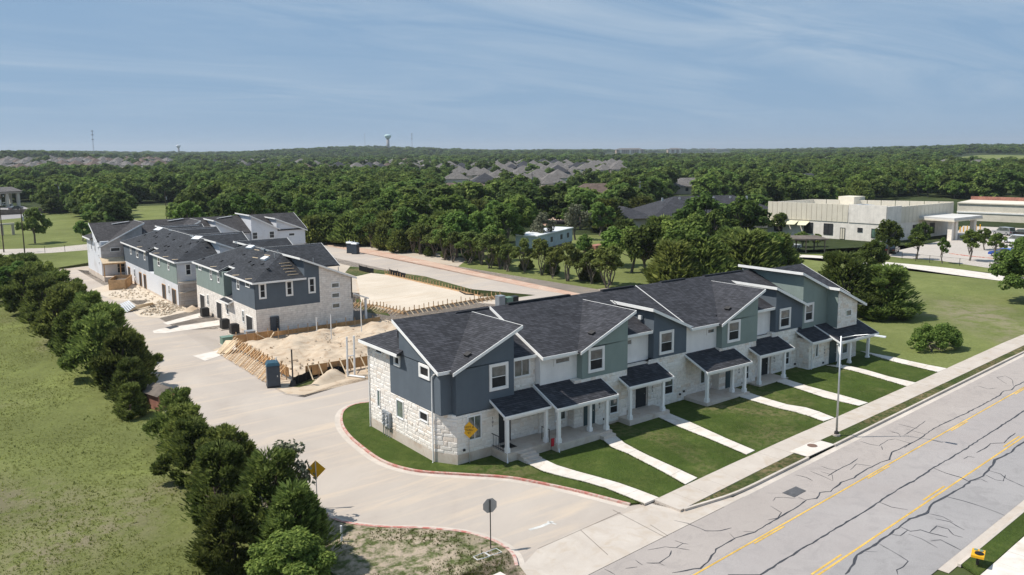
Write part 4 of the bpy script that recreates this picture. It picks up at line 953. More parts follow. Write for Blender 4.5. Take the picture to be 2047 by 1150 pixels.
B2 = rear_row('townhouse_row', 'nearly finished townhouse row with dark blue end wall beside the excavated lot', (12.65, 43.4), 22.3,
    [(0.01, 7.8, 9.15, 'stucco_blue'), (7.801, 10.8, 7.2, 'stucco_white'), (10.801, 22.3, 9.15, 'stucco_green')], 'stone_far', [(9.2, 11.5)],
    [(4.5, 9.7, 6.55, 8.75), (16.5, 21.2, 6.55, 8.5)], ('stucco_blue', 'stone_far'), 'shingles_new',
    [(1.2, 3.2, 2.0), (12.1, 14.0, 2.0), (19.0, 20.9, 2.0)],
    [('l', 7.88, 8.72, 4.20, 5.97, 0, .15, 'screen'), ('l', 4.82, 5.66, 4.20, 5.97, 0, .15, 'screen'), ('l', 2.14, 3.0, 4.22, 6.05, 0, .15, 'screen'),
     ('l', -.81, .25, 4.52, 5.18, 0, .07, 'glass'), ('l', -.81, .25, 3.35, 4.0, 0, .07, 'glass'), ('l', -.81, .25, 2.12, 2.78, 0, .07, 'glass'),
     ('r', 5.0, 5.9, 4.6, 5.9, 9.15, .1, 'glass'), ('r', 1.5, 2.9, 5.3, 5.95, 9.15, .1, 'glass'), ('r', 12.3, 13.1, 4.5, 5.85, 9.15, .1, 'glass'), ('r', 15.2, 16.0, 4.5, 5.85, 9.15, .1, 'glass'), ('r', 19.6, 20.9, 5.2, 5.8, 9.15, .1, 'glass'),
     ('r', 3.9, 4.6, 1.0, 2.4, 9.15, .08, 'glass'), ('r', 9.4, 10.2, 1.0, 2.4, 9.15, .08, 'glass'), ('r', 17.2, 17.9, 1.0, 2.4, 9.15, .08, 'glass')])
roof_plane(B2, [(7.6, 9.75, 2.75), (11.0, 9.75, 2.75), (11.0, 7.2, 3.75), (7.6, 7.2, 3.75)], 'shingles_new', .12, (0, 1, 3), .15, 'porch_roof')
roof_plane(B2, [(-.2, -4.35, 2.95), (4.2, -4.35, 2.95), (4.2, -2.4, 3.75), (-.2, -2.4, 3.75)], 'shingles_new', .12, (0, 1, 3), .15, 'porch_roof')
for xx in (.15, 3.9): MB().box(xx-.11, xx+.11, -4.25, -4.03, 0, 2.85).build('column', 'trim_white', B2)
pan = MB().box(-.24, -.03, 6.65, 7.62, .5, 2.1).build('meter_panel', 'porta_blue', B2)
for k in range(5): MB().tube([(-.24, 6.9, .72+k*.27), (-.36, 6.9, .72+k*.27)], .085, 10).build('meter', 'dark_metal', pan)
def on_rear(P, x, t_): return None
def roof_bits(P, spots, name, mat, sx, sy, sz, ze=6.1, hy=9.45):
    for x, y, rz in spots:
        o = MB().box(-sx/2, sx/2, -sy/2, sy/2, 0, sz).build(name, mat, P); o.location = (x, y, ze+SL*(hy-y)+.01); o.rotation_euler = (-math.atan(SL), 0, rz)
r_ = random.Random(11)
roof_bits(B2, [(2+q*2.3+r_.uniform(-.6, .6), r_.uniform(4.6, 8.6), 0) for q in range(9)], 'roof_vent', 'black_paint', .42, .32, .10)
roof_bits(B2, [(6.2, 5.6, .1), (14.5, 4.4, .3)], 'shingle_wrapper', 'porta_white', 1.1, .7, .25)
roof_bits(B2, [(1.6, 9.0, 1.4), (5.6, 9.1, 1.2), (14.2, 9.0, 1.3), (9.0, 5.8, .2), (7.4, 4.9, .2), (12.0, 4.5, .15)], 'roof_jack', 'wood_pale', 1.2, .09, .05)
for k in range(5):
    o = MB().bar((0, 0, 0), (0, 1.25, 0), .10, .05).build('roof_jack', 'wood_pale', B2); o.location = (.5+k*.62, 3.9, 6.1+SL*(.8+k*.62)+.06); o.rotation_euler = (0, 0, 0)
for x, y, z in ((4.8, 5.0, 8.0), (5.5, 4.3, 8.3), (2.6, 1.2, 7.35), (1.0, -1.2, 6.3)): MB().tube([(x, y, z), (x, y, z+.55)], .05, 6).build('vent_pipe', 'galvanised', B2)
B3 = rear_row('townhouse_row', 'half clad townhouse row with pale unfinished stone walls and scaffold at its corner', (10.95, 68.3), 32.0,
    [(0.01, 12.6, 9.15, 'stucco_green'), (12.601, 15.6, 7.2, 'foil_board'), (15.601, 32.0, 9.15, 'stucco_blue')], 'house_wrap', [(13.0, 15.4)],
    [(4.5, 9.7, 6.3, 8.5), (17.0, 22.0, 6.3, 8.4), (25.5, 30.0, 6.3, 8.3)], ('house_wrap', 'house_wrap'), 'shingles_new',
    [(1.2, 3.0, 2.0), (6.5, 8.2, 2.0), (17.6, 19.0, 2.1), (20.4, 21.8, 2.1), (28.0, 29.4, 2.1)],
    [('l', 7.3, 8.1, 4.0, 5.6, 0, .10, 'opening'), ('r', 3.6, 4.4, 4.4, 5.7, 9.15, .1, 'glass'), ('r', 8.6, 9.8, 4.4, 5.7, 9.15, .1, 'glass'), ('r', 17.0, 17.9, 4.4, 5.7, 9.15, .1, 'glass'), ('r', 21.5, 22.8, 4.3, 5.7, 9.15, .1, 'glass'), ('r', 26.0, 26.9, 4.4, 5.7, 9.15, .1, 'glass'), ('r', 4.2, 4.9, 1.0, 2.3, 9.15, .08, 'glass'), ('r', 24.5, 25.3, 1.0, 2.3, 9.15, .08, 'opening')], z_e=5.95, z_b=2.9)
wall_poly(B3, [(-.012, 9.15, -.2), (-.012, 3.4, -.2), (-.012, 3.4, 2.9), (-.012, 9.15, 2.9)], (.01, 0, 0), 'foil_board')
roof_bits(B3, [(2+q*1.5+r_.uniform(-.6, .6), r_.uniform(4.6, 8.8), 0) for q in range(19)], 'roof_vent', 'black_paint', .42, .32, .10, 5.95)
roof_bits(B3, [(.6, 8.9, 1.3), (5.0, 9.0, 1.2), (10.0, 9.0, 1.2), (20.0, 9.0, 1.3)], 'roof_jack', 'wood_pale', 1.2, .09, .05, 5.95)
roof_bits(B3, [(7.5, 4.2, .4), (27.5, 4.6, .3)], 'shingle_wrapper', 'porta_white', 1.6, .9, .12, 5.95)
scf = thing('scaffold', 'thin steel scaffold standing at the corner of the half clad row', 'scaffold', gz((2.064, 68.659)), R(90))
for x in (0, 1.6):
    for y in (0, -3.6): MB().tube([(x*.6-.9, y+.2, 0), (x*.6-.9, y+.2, 5.0)], .03, 6).build('post', 'galvanised', scf)
for z in (1.0, 2.0, 3.4, 4.4):
    MB().tube([(-.9, .2, z), (-.9, -3.4, z)], .025, 6).build('rail', 'galvanised', scf)
MB().bar((-.9, .2, 1.9), (-.9, -3.4, 2.9), .04, .04).build('brace', 'galvanised', scf); MB().box(-.9, 0, -3.4, .2, 1.98, 2.03).build('deck', 'wood_pale', scf); MB().box(-.9, 0, -3.4, .2, 3.38, 3.43).build('deck', 'wood_pale', scf)

# ---- row at the back, wrapped in white sheeting
B4 = thing('townhouse_row', 'townhouse row at the back still wrapped in white sheeting with a plywood porch roof', 'building', (-1.4, 102.6, T(-1.4)))
m4 = lambda poly, z0, z1, mt='house_wrap': MB().prism(poly, z0, z1).build('wall', mt, B4)
m4([(0, 10.6), (0, -1.4), (6.4, -1.4), (6.4, 0), (35, 0), (35, 10.6)], .5, 3.4)
MB().prism([(-.03, 10.63), (-.03, -1.43), (6.4, -1.43), (6.4, -.03), (35.03, -.03), (35.03, 10.63)], -.4, .8).build('foundation', 'foundation', B4)
m4([(0.01, 10.6), (0.01, -1.4), (6.39, -1.4), (6.39, 10.6)], 3.403, 6.3); m4([(6.4, 10.6), (6.4, -.3), (35, -.3), (35, 10.6)], 3.403, 6.3)
b4 = [(0.0, 6.4, -1.46, 'R', 5.5, 8.7), (11.0, 15.6, -1.0, 'R', 6.3, 8.5), (18.6, 22.6, -.9, 'L', 6.4, 8.4), (24.8, 29.6, -1.0, 'L', 6.6, 9.0), (29.6, 35.0, -.6, 'L', 6.0, 8.2)]
ey, ez = -.8, 6.3
for x0, x1, yf, side, zl, zh in b4:
    a, b = (zl, zh) if side == 'R' else (zh, zl)
    wall_poly(B4, [(x0, yf, 3.5), (x1, yf, 3.5), (x1, yf, b), (x0, yf, a)], (0, .14, 0), 'foil_board' if x0 == 0 else 'house_wrap')
    xs = x1 if side == 'R' else x0
    yb_ = ey+(zh-ez)/SL
    wall_poly(B4, [(xs, yf+.141, 3.5), (xs, yb_, 3.5), (xs, yb_, zh), (xs, yf+.141, zh)], (-.14 if side == 'R' else .14, 0, 0), 'house_wrap')
    wall_poly(B4, [((x0+x1)-xs, yf+.141, 3.5), ((x0+x1)-xs, 2, 3.5), ((x0+x1)-xs, 2, zl), ((x0+x1)-xs, yf+.141, zl)], (.14 if side == 'R' else -.14, 0, 0), 'house_wrap')
    k = (zh-zl)/(x1-x0); o_ = .35
    ea, eb = (zl-k*o_, zh+k*o_) if side == 'R' else (zh+k*o_, zl-k*o_)
    ya = max(ey+(ea+.14-ez)/SL, yf-.1); yb2 = max(ey+(eb+.14-ez)/SL, yf-.1)
    roof_plane(B4, [(x0-o_, yf-.3, ea+.14), (x1+o_, yf-.3, eb+.14), (x1+o_, yb2, eb+.14), (x0-o_, ya, ea+.14)], 'shingles_wrap', .14, (0, 1) if side == 'R' else (0, 3), .2)
roof_plane(B4, [(-.35, ey, ez), (35.3, ey, ez), (35.3, 5.4, ez+SL*6.2), (-.35, 5.4, ez+SL*6.2)], 'shingles_wrap', .15, (1, 3), .2)
roof_plane(B4, [(-.5, 11.1, 6.3), (-.5, 4.6, 6.3), (.2, 4.6, 6.6), (4.9, 5.4, 8.6)], 'shingles_wrap', .14, (0,), .2)
roof_plane(B4, [(35.5, 11.1, 6.3), (-.5, 11.1, 6.3), (4.9, 5.4, 8.6), (30.0, 5.4, 8.6)], 'shingles_wrap', .14, (0,), .2)
wall_poly(B4, [(0, -1.2, 6.2), (0, 5.0, 6.2), (0, 5.0, 8.6), (0, -1.2, 6.1)], (.14, 0, 0), 'house_wrap')
wall_poly(B4, [(35, -.3, 6.2), (35, 10.6, 6.2), (35, 5.2, 8.6)], (-.14, 0, 0), 'house_wrap')
roof_plane(B4, [(-.2, -3.3, 2.95), (7.2, -3.3, 2.95), (7.2, -1.3, 3.75), (-.2, -1.3, 3.75)], 'wood_pale', .10, (0,), .22, 'porch_roof', 'wood')
for xx in (0, 2.4, 5.0, 6.9): MB().box(xx-.07, xx+.07, -3.2, -3.06, .7, 2.9).build('post', 'plywood', B4)
MB().box(-.1, 7.2, -3.3, -1.4, -.2, .72).build('porch_slab', 'foundation', B4)
for face, a, b, z0, z1, pos, gl in (('f', 1.4, 2.9, 4.55, 5.25, -1.46, 'opening'), ('f', 2.2, 3.8, 1.0, 2.9, -1.4, 'opening'), ('l', 3.0, 3.6, 4.3, 5.9, 0, 'opening'), ('l', 6.0, 6.6, 4.3, 5.9, 0, 'opening'), ('l', .3, .75, 4.9, 5.4, 0, 'opening'), ('l', .3, .75, 3.6, 4.1, 0, 'opening'), ('l', .3, .75, 2.4, 2.9, 0, 'opening'),
                            ('f', 24.9, 25.9, 4.9, 6.2, -1.0, 'opening'), ('f', 28.0, 29.0, 4.9, 6.2, -1.0, 'opening'), ('f', 31.8, 33.0, 5.0, 5.6, -.6, 'opening'), ('f', 19.4, 20.5, 4.9, 6.2, -.9, 'opening')):
    win(B4, face, a, b, z0, z1, pos, .06, 'trim_white', gl, 'h' if z1-z0 > 1.2 else 'n', .05, 'opening')
for x0 in (3.0, 12.0, 20.5): MB().bar((x0, 4.4, 8.6), (x0+2.8, 4.9, 8.9), .25, .04).build('roof_board', 'porta_white', B4)
# ================================================================ building site between the rows
# excavated pad: a mound with soft edges
def mound(name, poly, hgt, mat, res=0.45, seed=0, rough=0.35, kind='structure'):
    xs = [p[0] for p in poly]; ys = [p[1] for p in poly]
    x0, x1, y0, y1 = min(xs), max(xs), min(ys), max(ys); nxx = int((x1-x0)/res)+2; nyy = int((y1-y0)/res)+2
    r2 = np.random.RandomState(seed)
    def inside(x, y):
        c = False; n = len(poly); dmin = 1e9
        for i in range(n):
            a, b = poly[i], poly[(i+1) % n]
            if (a[1] > y) != (b[1] > y) and x < (b[0]-a[0])*(y-a[1])/(b[1]-a[1])+a[0]: c = not c
            vx, vy = b[0]-a[0], b[1]-a[1]; t_ = max(0, min(1, ((x-a[0])*vx+(y-a[1])*vy)/(vx*vx+vy*vy)))
            dmin = min(dmin, math.hypot(x-a[0]-vx*t_, y-a[1]-vy*t_))
        return dmin if c else -dmin
    ph = r2.uniform(0, 6.28, 12); kx = r2.normal(0, 1.0, 12); ky = r2.normal(0, 1.0, 12)
    Z = {}
    vs = []; idx = {}
    for j in range(nyy):
        for i in range(nxx):
            x, y = x0+i*res, y0+j*res; d = inside(x, y)
            if d < -res: continue
            n_ = sum(math.sin(kx[k]*x*(0.5+k*.22)+ky[k]*y*(0.5+k*.22)+ph[k])/(1.5+k*.45) for k in range(12))
            z = hgt*ease(d/1.3) + rough*n_*ease(d/1.0)*0.55 + r2.uniform(-.04, .04)
            idx[(i, j)] = len(vs); vs.append((x, y, T(x)+max(z, -.02) + (0.0 if d > 0 else -.1)))
    fs_ = [(idx[(i, j)], idx[(i+1, j)], idx[(i+1, j+1)], idx[(i, j+1)]) for (i, j) in idx if (i+1, j) in idx and (i+1, j+1) in idx and (i, j+1) in idx]
    o = MB(); o.v = vs; o.f = fs_; o = o.build(name, mat, smooth=True); o['kind'] = kind; return o
patch('lot_ground', [(-1.907, 41.561), (-1.873, 34.483), (-1.890, 26.197), (-1.698, 21.333), (-0.714, 20.127), (4.299, 21.719), (5.953, 21.350), (19, 22), (19, 42.6), (0.5, 43.2)], 0.014, 'dirt')
mound('excavated_fill', [(0.4, 41.6), (0.2, 26.6), (2.5, 25.4), (18.5, 25.0), (18.5, 41.6)], 0.50, 'dirt', 0.28, 3, 0.40)
rubble_later = True
LOT = lambda n, l: thing(n, l, 'formwork', (0, 0, 0))
def beam(parent, p, q, w, h, name, mat): return MB().bar(p, q, w, h).build(name, mat, parent)
f1 = thing('formwork', 'row of slanted timber braces propping form boards along the drive', 'formwork', gz((-0.2, 33)))
r3 = random.Random(21)
for k in range(25):
    y = -7.6+k*.58+r3.uniform(-.08, .08)
    beam(f1, (-1.75+r3.uniform(-.15, .15), y-.25+r3.uniform(-.15, .15), .04), (.15, y+.25, 1.35+r3.uniform(-.1, .15)), .10, .05, 'brace', r3.choice(('wood', 'wood_pale')))
for k in range(6): beam(f1, (.2, -7.7+k*2.45, .75), (.2, -5.3+k*2.45, .75), .05, .85, 'form_board', 'plywood')
for k in range(13): beam(f1, (.08, -7.4+k*1.15, 0), (.08, -7.4+k*1.15, 1.5+r3.uniform(-.1, .15)), .05, .09, 'stake', 'wood')
MB().ext([(-1.9, 6.6, .05), (-.6, 7.6, 1.0), (.2, 6.3, 1.15), (-1.0, 5.4, .12)], (0, 0, .03)).build('plywood_sheet', 'wood_pale', f1)
f2 = thing('formwork', 'form boards with leaning props above the dark silt fence near the drive corner', 'formwork', gz((8.5, 24.6)))
for k in range(7): beam(f2, (-7.2+k*2.2, 0, .62), (-5.05+k*2.2, 0, .62), .05, .95, 'form_board', 'plywood')
for k in range(14):
    x = -7.0+k*1.05
    beam(f2, (x-.02, -1.3+r3.uniform(-.2, .1), .05), (x, -.08, 1.15), .09, .05, 'prop', 'wood_pale'); beam(f2, (x, -.06, 0), (x, -.06, 1.35), .05, .09, 'stake', 'wood')
beam(f2, (-7.2, -.05, 1.12), (8.2, -.05, 1.12), .09, .05, 'waler', 'wood_pale')
f3 = thing('formwork', 'long low plywood form with stakes along the foot of the blue end wall', 'formwork', gz((9.0, 42.2)))
for k in range(8): beam(f3, (-8.6+k*2.2, -.25+k*.03, .5), (-6.45+k*2.2, -.25+k*.03, .5), .05, .85 if k < 2 else .5, 'form_board', 'plywood')
for k in range(15): beam(f3, (-8.3+k*1.15, -.4, 0), (-8.3+k*1.15, -.4, 1.05+r3.uniform(0, .3)), .05, .08, 'stake', 'wood')
for k, (a, b) in enumerate((((-5.0, -.9, .05), (-6.2, -.4, .9)), ((-5.0, -.9, .05), (-4.2, -.5, .75)))): beam(f3, a, b, .12, .05, 'prop', 'wood_pale')
# silt fence of black fabric between posts
def silt(label, pts, h=0.75, sag=0.06):
    o = thing('silt_fence', label, 'fence', gz(pts[0])); b0 = pts[0]
    for p, q in zip(pts[:-1], pts[1:]):
        a = Vector((p[0]-b0[0], p[1]-b0[1], T(p[0])-T(b0[0]))); b = Vector((q[0]-b0[0], q[1]-b0[1], T(q[0])-T(b0[0]))); m_ = (a+b)/2
        n_ = Vector((-(b-a).y, (b-a).x, 0)).normalized()*.02
        MB().ext([a, m_, b, b+Vector((0, 0, h)), m_+Vector((0, 0, h-sag)), a+Vector((0, 0, h))], n_).build('fabric', 'fabric_black', o)
        MB().tube([a, a+Vector((0, 0, h+.25))], .025, 6).build('post', 'iron', o)
    return o
silt('curved black silt fence at the mouth of the side drive', smooth_line([(-0.449, 23.344), (1.099, 24.048), (2.568, 24.903), (3.596, 24.452), (4.810, 23.844)], 2), .8)
silt('short black silt fence on grass, left of its pair by the far drive', [(34.182, 80.960), (34.119, 78.064), (34.239, 75.793)], .9)
silt('short black silt fence on grass, right of its pair by the far drive', [(35.857, 73.520), (35.887, 70.731), (35.620, 67.662)], .9)
silt('fallen black silt fence heaped at the end of the caliche pad', [(35.480, 52.977), (34.366, 48.817), (34.922, 47.799), (35.994, 47.802), (34.111, 44.669)], .45)
patch('grass_patch', [(-0.850, 23.489), (0.268, 24.554), (2.542, 24.281), (3.740, 23.895), (4.519, 23.225), (1.945, 22.911), (-0.182, 22.524)], .03, 'strip')
mound('soil_pile', [(0.294, 22.117), (3.022, 25.384), (5.256, 24.794), (4.337, 22.315), (1.902, 21.733)], .7, 'dirt', .3, 5, .1)
# portable toilets
def porta(name_l, loc, rz, body, top):
    P = thing('portable_toilet', name_l, 'toilet', gz(loc), rz)
    MB().box(-.55, .55, -.55, .55, .12, 1.95).build('cabin', body, P); MB().box(-.58, .58, -.58, .58, 0, .12).build('skid', 'dark_metal', P)
    d = MB().box(-.45, .45, -.585, -.55, .18, 1.88).build('door', body, P); MB().box(.28, .36, -.61, -.585, .95, 1.1).build('handle', 'galvanised', d)
    MB().ext([(-.6, -.6, 1.95), (.6, -.6, 1.95), (.45, -.45, 2.2), (-.45, -.45, 2.2)], (0, 1.2, 0)).build('roof', top, P)
    MB().tube([(.35, .35, 2.1), (.35, .35, 2.5)], .05, 8).build('vent_pipe', 'porta_white', P)
    for z in (.7, 1.3): MB().box(-.46, .46, -.592, -.585, z, z+.03).build('door_rib', body, d)
porta('lone dark portable toilet with a teal roof on the kerb corner', (-1.755, 24.460), R(-15), 'porta_blue', 'porta_teal')
porta('white-topped portable toilet by the far drive, the nearer of two', (43.136, 100.768), R(35), 'porta_blue', 'porta_white')
porta('white-topped portable toilet by the far drive, the farther of two', (43.084, 102.858), R(35), 'porta_blue', 'porta_white')
# condensers and boxes beside the rear walls
def condenser(loc, lab):
    P = thing('air_conditioner', lab, 'air conditioner', gz(loc))
    MB().box(-.65, .65, -.65, .65, 0, .10).build('pad', 'concrete', P)
    c = MB().box(-.45, .45, -.45, .45, .12, 1.15).build('cabinet', 'dark_metal', P)
    MB().tube([(0, 0, 1.15), (0, 0, 1.22)], .38, 16).build('fan_grille', 'iron', c)
    for k in range(7): MB().box(-.46, .46, -.455, .455, .22+k*.12, .27+k*.12).build('louvre', 'iron', c)
condenser((2.614, 59.607), 'black air conditioner farthest along the pale rear wall'); condenser((2.342, 50.885), 'middle of the three black air conditioners on the rear wall'); condenser((2.342, 47.501), 'black air conditioner nearest the dark blue end wall')
for lab, loc, sx, sy, h, mt in (('pale green transformer box behind the slanted braces', (0.173, 43.181), 1.3, .9, .8, 'green_box'), ('grey utility cabinet by the corner of the blue end wall', (2.690, 43.373), 1.0, .8, 1.0, 'metal_grey'), ('tall grey utility cabinet behind the front row roof', (32.214, 37.559), .9, .9, 1.9, 'metal_grey'), ('pale green transformer behind the front row roof', (33.320, 37.383), .9, .9, 1.6, 'green_box'), ('dark green transformer behind the front row roof', (34.250, 37.376), .8, .8, 1.6, 'dark_metal')):
    P = thing('utility_box', lab, 'utility box', gz(loc)); MB().box(-sx/2, sx/2, -sy/2, sy/2, .08, h).build('cabinet', mt, P); MB().box(-sx/2-.15, sx/2+.15, -sy/2-.15, sy/2+.15, 0, .08).build('pad', 'concrete', P)
    MB().box(-sx/2-.03, sx/2+.03, -sy/2-.03, sy/2+.03, h, h+.06).build('lid', mt, P)
# plumbing stub-outs standing in the fill
for loc, h, lab in (((8.2, 34.3), 2.6, 'white pipe standing alone in the middle of the fill'), ((12.2, 35.4), 3.2, 'tall white pipe in the fill near the blue end wall'), ((8.6, 39.0), 1.5, 'short white pipe in the fill by the low form')):
    tag(MB().tube([(0, 0, 0), (0, 0, h)], .06, 8).build('plumbing_pipe', 'pvc'), lab, 'pipe').location = gz(loc, .85)
pf = thing('pipe_stand', 'pair of tall white pipes with a low white pipe at the side drive', 'pipe', gz((4.943, 22.860)))
for x in (-.35, .35): MB().tube([(x, 0, 0), (x+.05, 0, 3.7)], .09, 10).build('upright', 'pvc', pf)
MB().tube([(-.3, 0, .12), (.6, -1.6, .12)], .09, 10).build('ground_pipe', 'pvc', pf); MB().tube([(-.35, 0, 1.9), (.38, 0, 1.9)], .05, 8).build('tie', 'pvc', pf)
pst = thing('dark_post', 'dark post in a rubber base standing before the silt fence', 'post', gz((-0.415, 23.315)))
MB().tube([(0, 0, 0), (0, 0, 3.3)], .07, 8).build('shaft', 'iron', pst); MB().tube([(0, 0, 0), (0, 0, .5)], [.32, .2], 10).build('base', 'dark_metal', pst)
# caliche pad with its ring of stakes
pad_poly = [(30.301, 74.095), (33.697, 75.612), (34.652, 72.606), (35.156, 59.459), (35.163, 46.095), (37.2, 44.6), (22.3, 43.8), (21.2, 49.0), (21.500, 54.452)]
patch('caliche_pad', [(q[0], q[1]) for q in pad_poly], .25, 'caliche', skirt=.35)
f4 = thing('formwork', 'ring of low form boards and stakes round the pale caliche pad', 'formwork', gz((30, 55)))
def ring(a, b, n, lean):
    for k in range(n):
        t_ = k/(n-1); x, y = a[0]+(b[0]-a[0])*t_-30, a[1]+(b[1]-a[1])*t_-55
        z = T(x+30)-T(30)
        beam(f4, (x, y, z), (x, y, z+.85+r3.uniform(-.1, .25)), .06, .09, 'stake', 'wood')
        if lean: beam(f4, (x, y, z+.6), (x+lean[0], y+lean[1], z), .06, .09, 'kicker', r3.choice(('wood', 'wood_pale')))
    d_ = (b[0]-a[0], b[1]-a[1])
    for k in range(max(2, n//3)):
        t0, t1 = k/max(2, n//3), (k+1)/max(2, n//3)-.004
        beam(f4, (a[0]+d_[0]*t0-30, a[1]+d_[1]*t0-55, .25+T(a[0]+d_[0]*t0)-T(30)), (a[0]+d_[0]*t1-30, a[1]+d_[1]*t1-55, .25+T(a[0]+d_[0]*t1)-T(30)), .05, .36, 'form_board', 'wood')
ring((22.2, 43.9), (37.2, 44.6), 22, (.1, -.9)); ring((21.4, 49.6), (22.1, 44.0), 9, (-1.1, 0)); ring((18.4, 56.5), (21.4, 49.8), 14, (-1.0, -.3)); ring((34.652, 72.606), (35.163, 46.095), 34, None)
# far drive, clay shoulder and grass of the next lots
patch('far_drive', [(46.574, 38.933), (45.462, 46.304), (45.736, 61.896), (46.116, 77.836), (45.903, 95.963), (45.368, 110.196), (44.833, 121.397), (38, 150), (34, 150), (37.952, 99.175), (37.916, 84.316), (38.355, 66.345), (38.041, 50.571), (36.435, 43.466), (44, 30), (52, 30)], .02, 'drive')
patch('clay_shoulder', [(47.078, 37.461), (47.248, 48.569), (47.435, 64.396), (48.318, 81.528), (48.682, 101.310), (46.737, 125.769), (44.463, 120.549), (44.664, 108.696), (45.238, 94.685), (45.510, 76.820), (45.187, 61.088), (44.967, 45.676), (45.619, 37.833)], .03, 'clay')
patch('lot_grass', [(35.085, 86.301), (36.630, 80.846), (39.107, 67.623), (38.114, 53.236), (36.435, 43.466), (42, 43), (37.6, 44.8), (35.417, 46.348), (35.379, 59.834), (34.892, 73.062), (33.937, 76.086), (30.971, 75.476), (31.482, 80.630)], .03, 'strip')
patch('lot_grass', [(22.284, 57.570), (23.463, 54.531), (21.389, 47.450), (20.397, 44.266), (19.281, 48.120), (20.073, 53.013)], .03, 'strip')
# concrete aprons in front of the rear doors
for a in ([(-2.467, 59.541), (2.879, 62.655), (2.420, 59.783), (-1.676, 58.083), (-2.298, 57.905)], [(-4.533, 55.648), (-3.574, 56.179), (3.492, 56.450), (2.859, 53.270), (-3.742, 53.251), (-4.728, 54.128)], [(-4.272, 40.377), (-1.756, 40.873), (3.356, 45.299), (2.949, 42.531), (-2.089, 38.471), (-3.878, 37.463)]):
    patch('door_apron', a, .03, 'walk')
pit = patch('open_drain_pit', [(-2.900, 56.636), (-1.581, 56.894), (-1.533, 55.768), (-2.730, 55.074)], .034, 'opening')
# heaps of broken stone, timber and a plywood bin near the half clad row
def rubble(name, label, poly, n, smin, smax, mat, seed, hz=.5):
    r5 = random.Random(seed); mb = MB()
    xs = [p[0] for p in poly]; ys = [p[1] for p in poly]; cx, cy = sum(xs)/len(xs), sum(ys)/len(ys)
    for _ in range(n):
        i = r5.randrange(len(poly)); a = poly[i]; b = poly[(i+1) % len(poly)]; u_, v_ = sorted((r5.random(), r5.random()))
        x = cx*u_ + a[0]*(v_-u_) + b[0]*(1-v_); y = cy*u_ + a[1]*(v_-u_) + b[1]*(1-v_)
        s = r5.uniform(smin, smax); z = T(x)+r5.uniform(0, hz)*u_
        m_ = Matrix.Rotation(r5.uniform(0, 6), 3, Vector((r5.uniform(-1, 1), r5.uniform(-1, 1), 1)).normalized())
        c = [(sx*s*r5.uniform(.6, 1.1), sy*s*.7*r5.uniform(.6, 1.1), sz*s*.5*r5.uniform(.6, 1.1)) for sx in (-1, 1) for sy in (-1, 1) for sz in (-1, 1)]
        mb.add([Vector((x, y, z+s*.3)) + m_ @ Vector(q) for q in c], [(0, 1, 3, 2), (4, 6, 7, 5), (0, 4, 5, 1), (2, 3, 7, 6), (0, 2, 6, 4), (1, 5, 7, 3)])
    o = mb.build(name, mat); return tag(o, label, 'rubble', kind='stuff')
rubble('rubble', 'pale broken limestone spread before the half clad row', [(-3.434, 66.730), (-0.747, 73.094), (3.698, 78.998), (2.208, 69.443), (2.049, 65.991), (-1.117, 63.802)], 330, .06, .22, 'rock', 4, .35)
rubble('rubble', 'thin pale rubble beside the wooden bin', [(-3.633, 85.848), (-1.066, 90.203), (2.548, 90.382), (2.859, 79.782), (-0.289, 75.058), (-2.751, 81.851)], 150, .05, .18, 'rock', 5, .15)
rubble('clods', 'broken clods and stones over the excavated fill', [(0.8, 41), (0.6, 27), (9, 26.2), (18, 25.6), (18, 41)], 260, .04, .15, 'dirt', 9, .5)
for o_ in [q for q in bpy.data.objects if q.name.startswith('clods')]: o_.location.z = .38
patch('rubble_dirt', [(-4.801, 92.554), (0.623, 98.583), (3.381, 90.824), (2.831, 68.870), (1.672, 64.604), (-1.931, 62.927), (-3.737, 65.367), (-3.726, 70.396), (0.183, 77.088), (-3.814, 79.793)], .02, 'caliche')
mound('spoil_heap', [(1.355, 65.754), (3.712, 68.988), (3.767, 66.192), (1.792, 63.225)], .7, 'dirt', .4, 8, .1)
binn = thing('wooden_bin', 'open plywood rubbish bin standing below the wrapped row', 'bin', gz((-0.543, 92.093)), R(68))
MB().box(-2.6, 2.6, -1.2, -1.12, 0, 1.5).build('side', 'plywood', binn); MB().box(-2.6, 2.6, 1.12, 1.2, 0, 1.5).build('side', 'plywood', binn); MB().box(-2.6, -2.52, -1.12, 1.12, 0, 1.5).build('end', 'wood', binn); MB().box(2.52, 2.6, -1.12, 1.12, 0, 1.5).build('end', 'wood', binn)
MB().box(-2.5, 2.5, -1.1, 1.1, 0, 1.0).build('rubbish', 'weathered', binn)
lad = thing('pallet_stack', 'blue and white pallets and wrapped sheets leaning on the drive', 'pallets', gz((-3.726, 70.396)), R(30))
for k in range(5): MB().bar((-1.1+k*.3, -.6, .1+k*.12), (-.6+k*.3, 1.1, 1.0+k*.05), .22, .05).build('slat', 'porta_white', lad)
MB().box(-.6, 1.0, 0, 1.3, 0, .5).build('bundle', 'porta_teal', lad); MB().box(-1.8, -.8, -.3, 1.2, 0, .2).build('sheet', 'porta_white', lad)
tim = thing('timber_pile', 'loose pile of pale planks on the rubble by the drive', 'planks', gz((-2.377, 70.928)), R(20))
for k in range(8): MB().bar((-2+.2*k, -.6+.15*k, .15+.05*k), (2.2-.1*k, .5-.12*k, .25+.06*k), .18, .05).build('plank', 'wood_pale', tim)
shed = thing('shed', 'small red brown shed with a grey roof hidden among the cedars', 'shed', gz((-10.986, 24.928)), R(15))
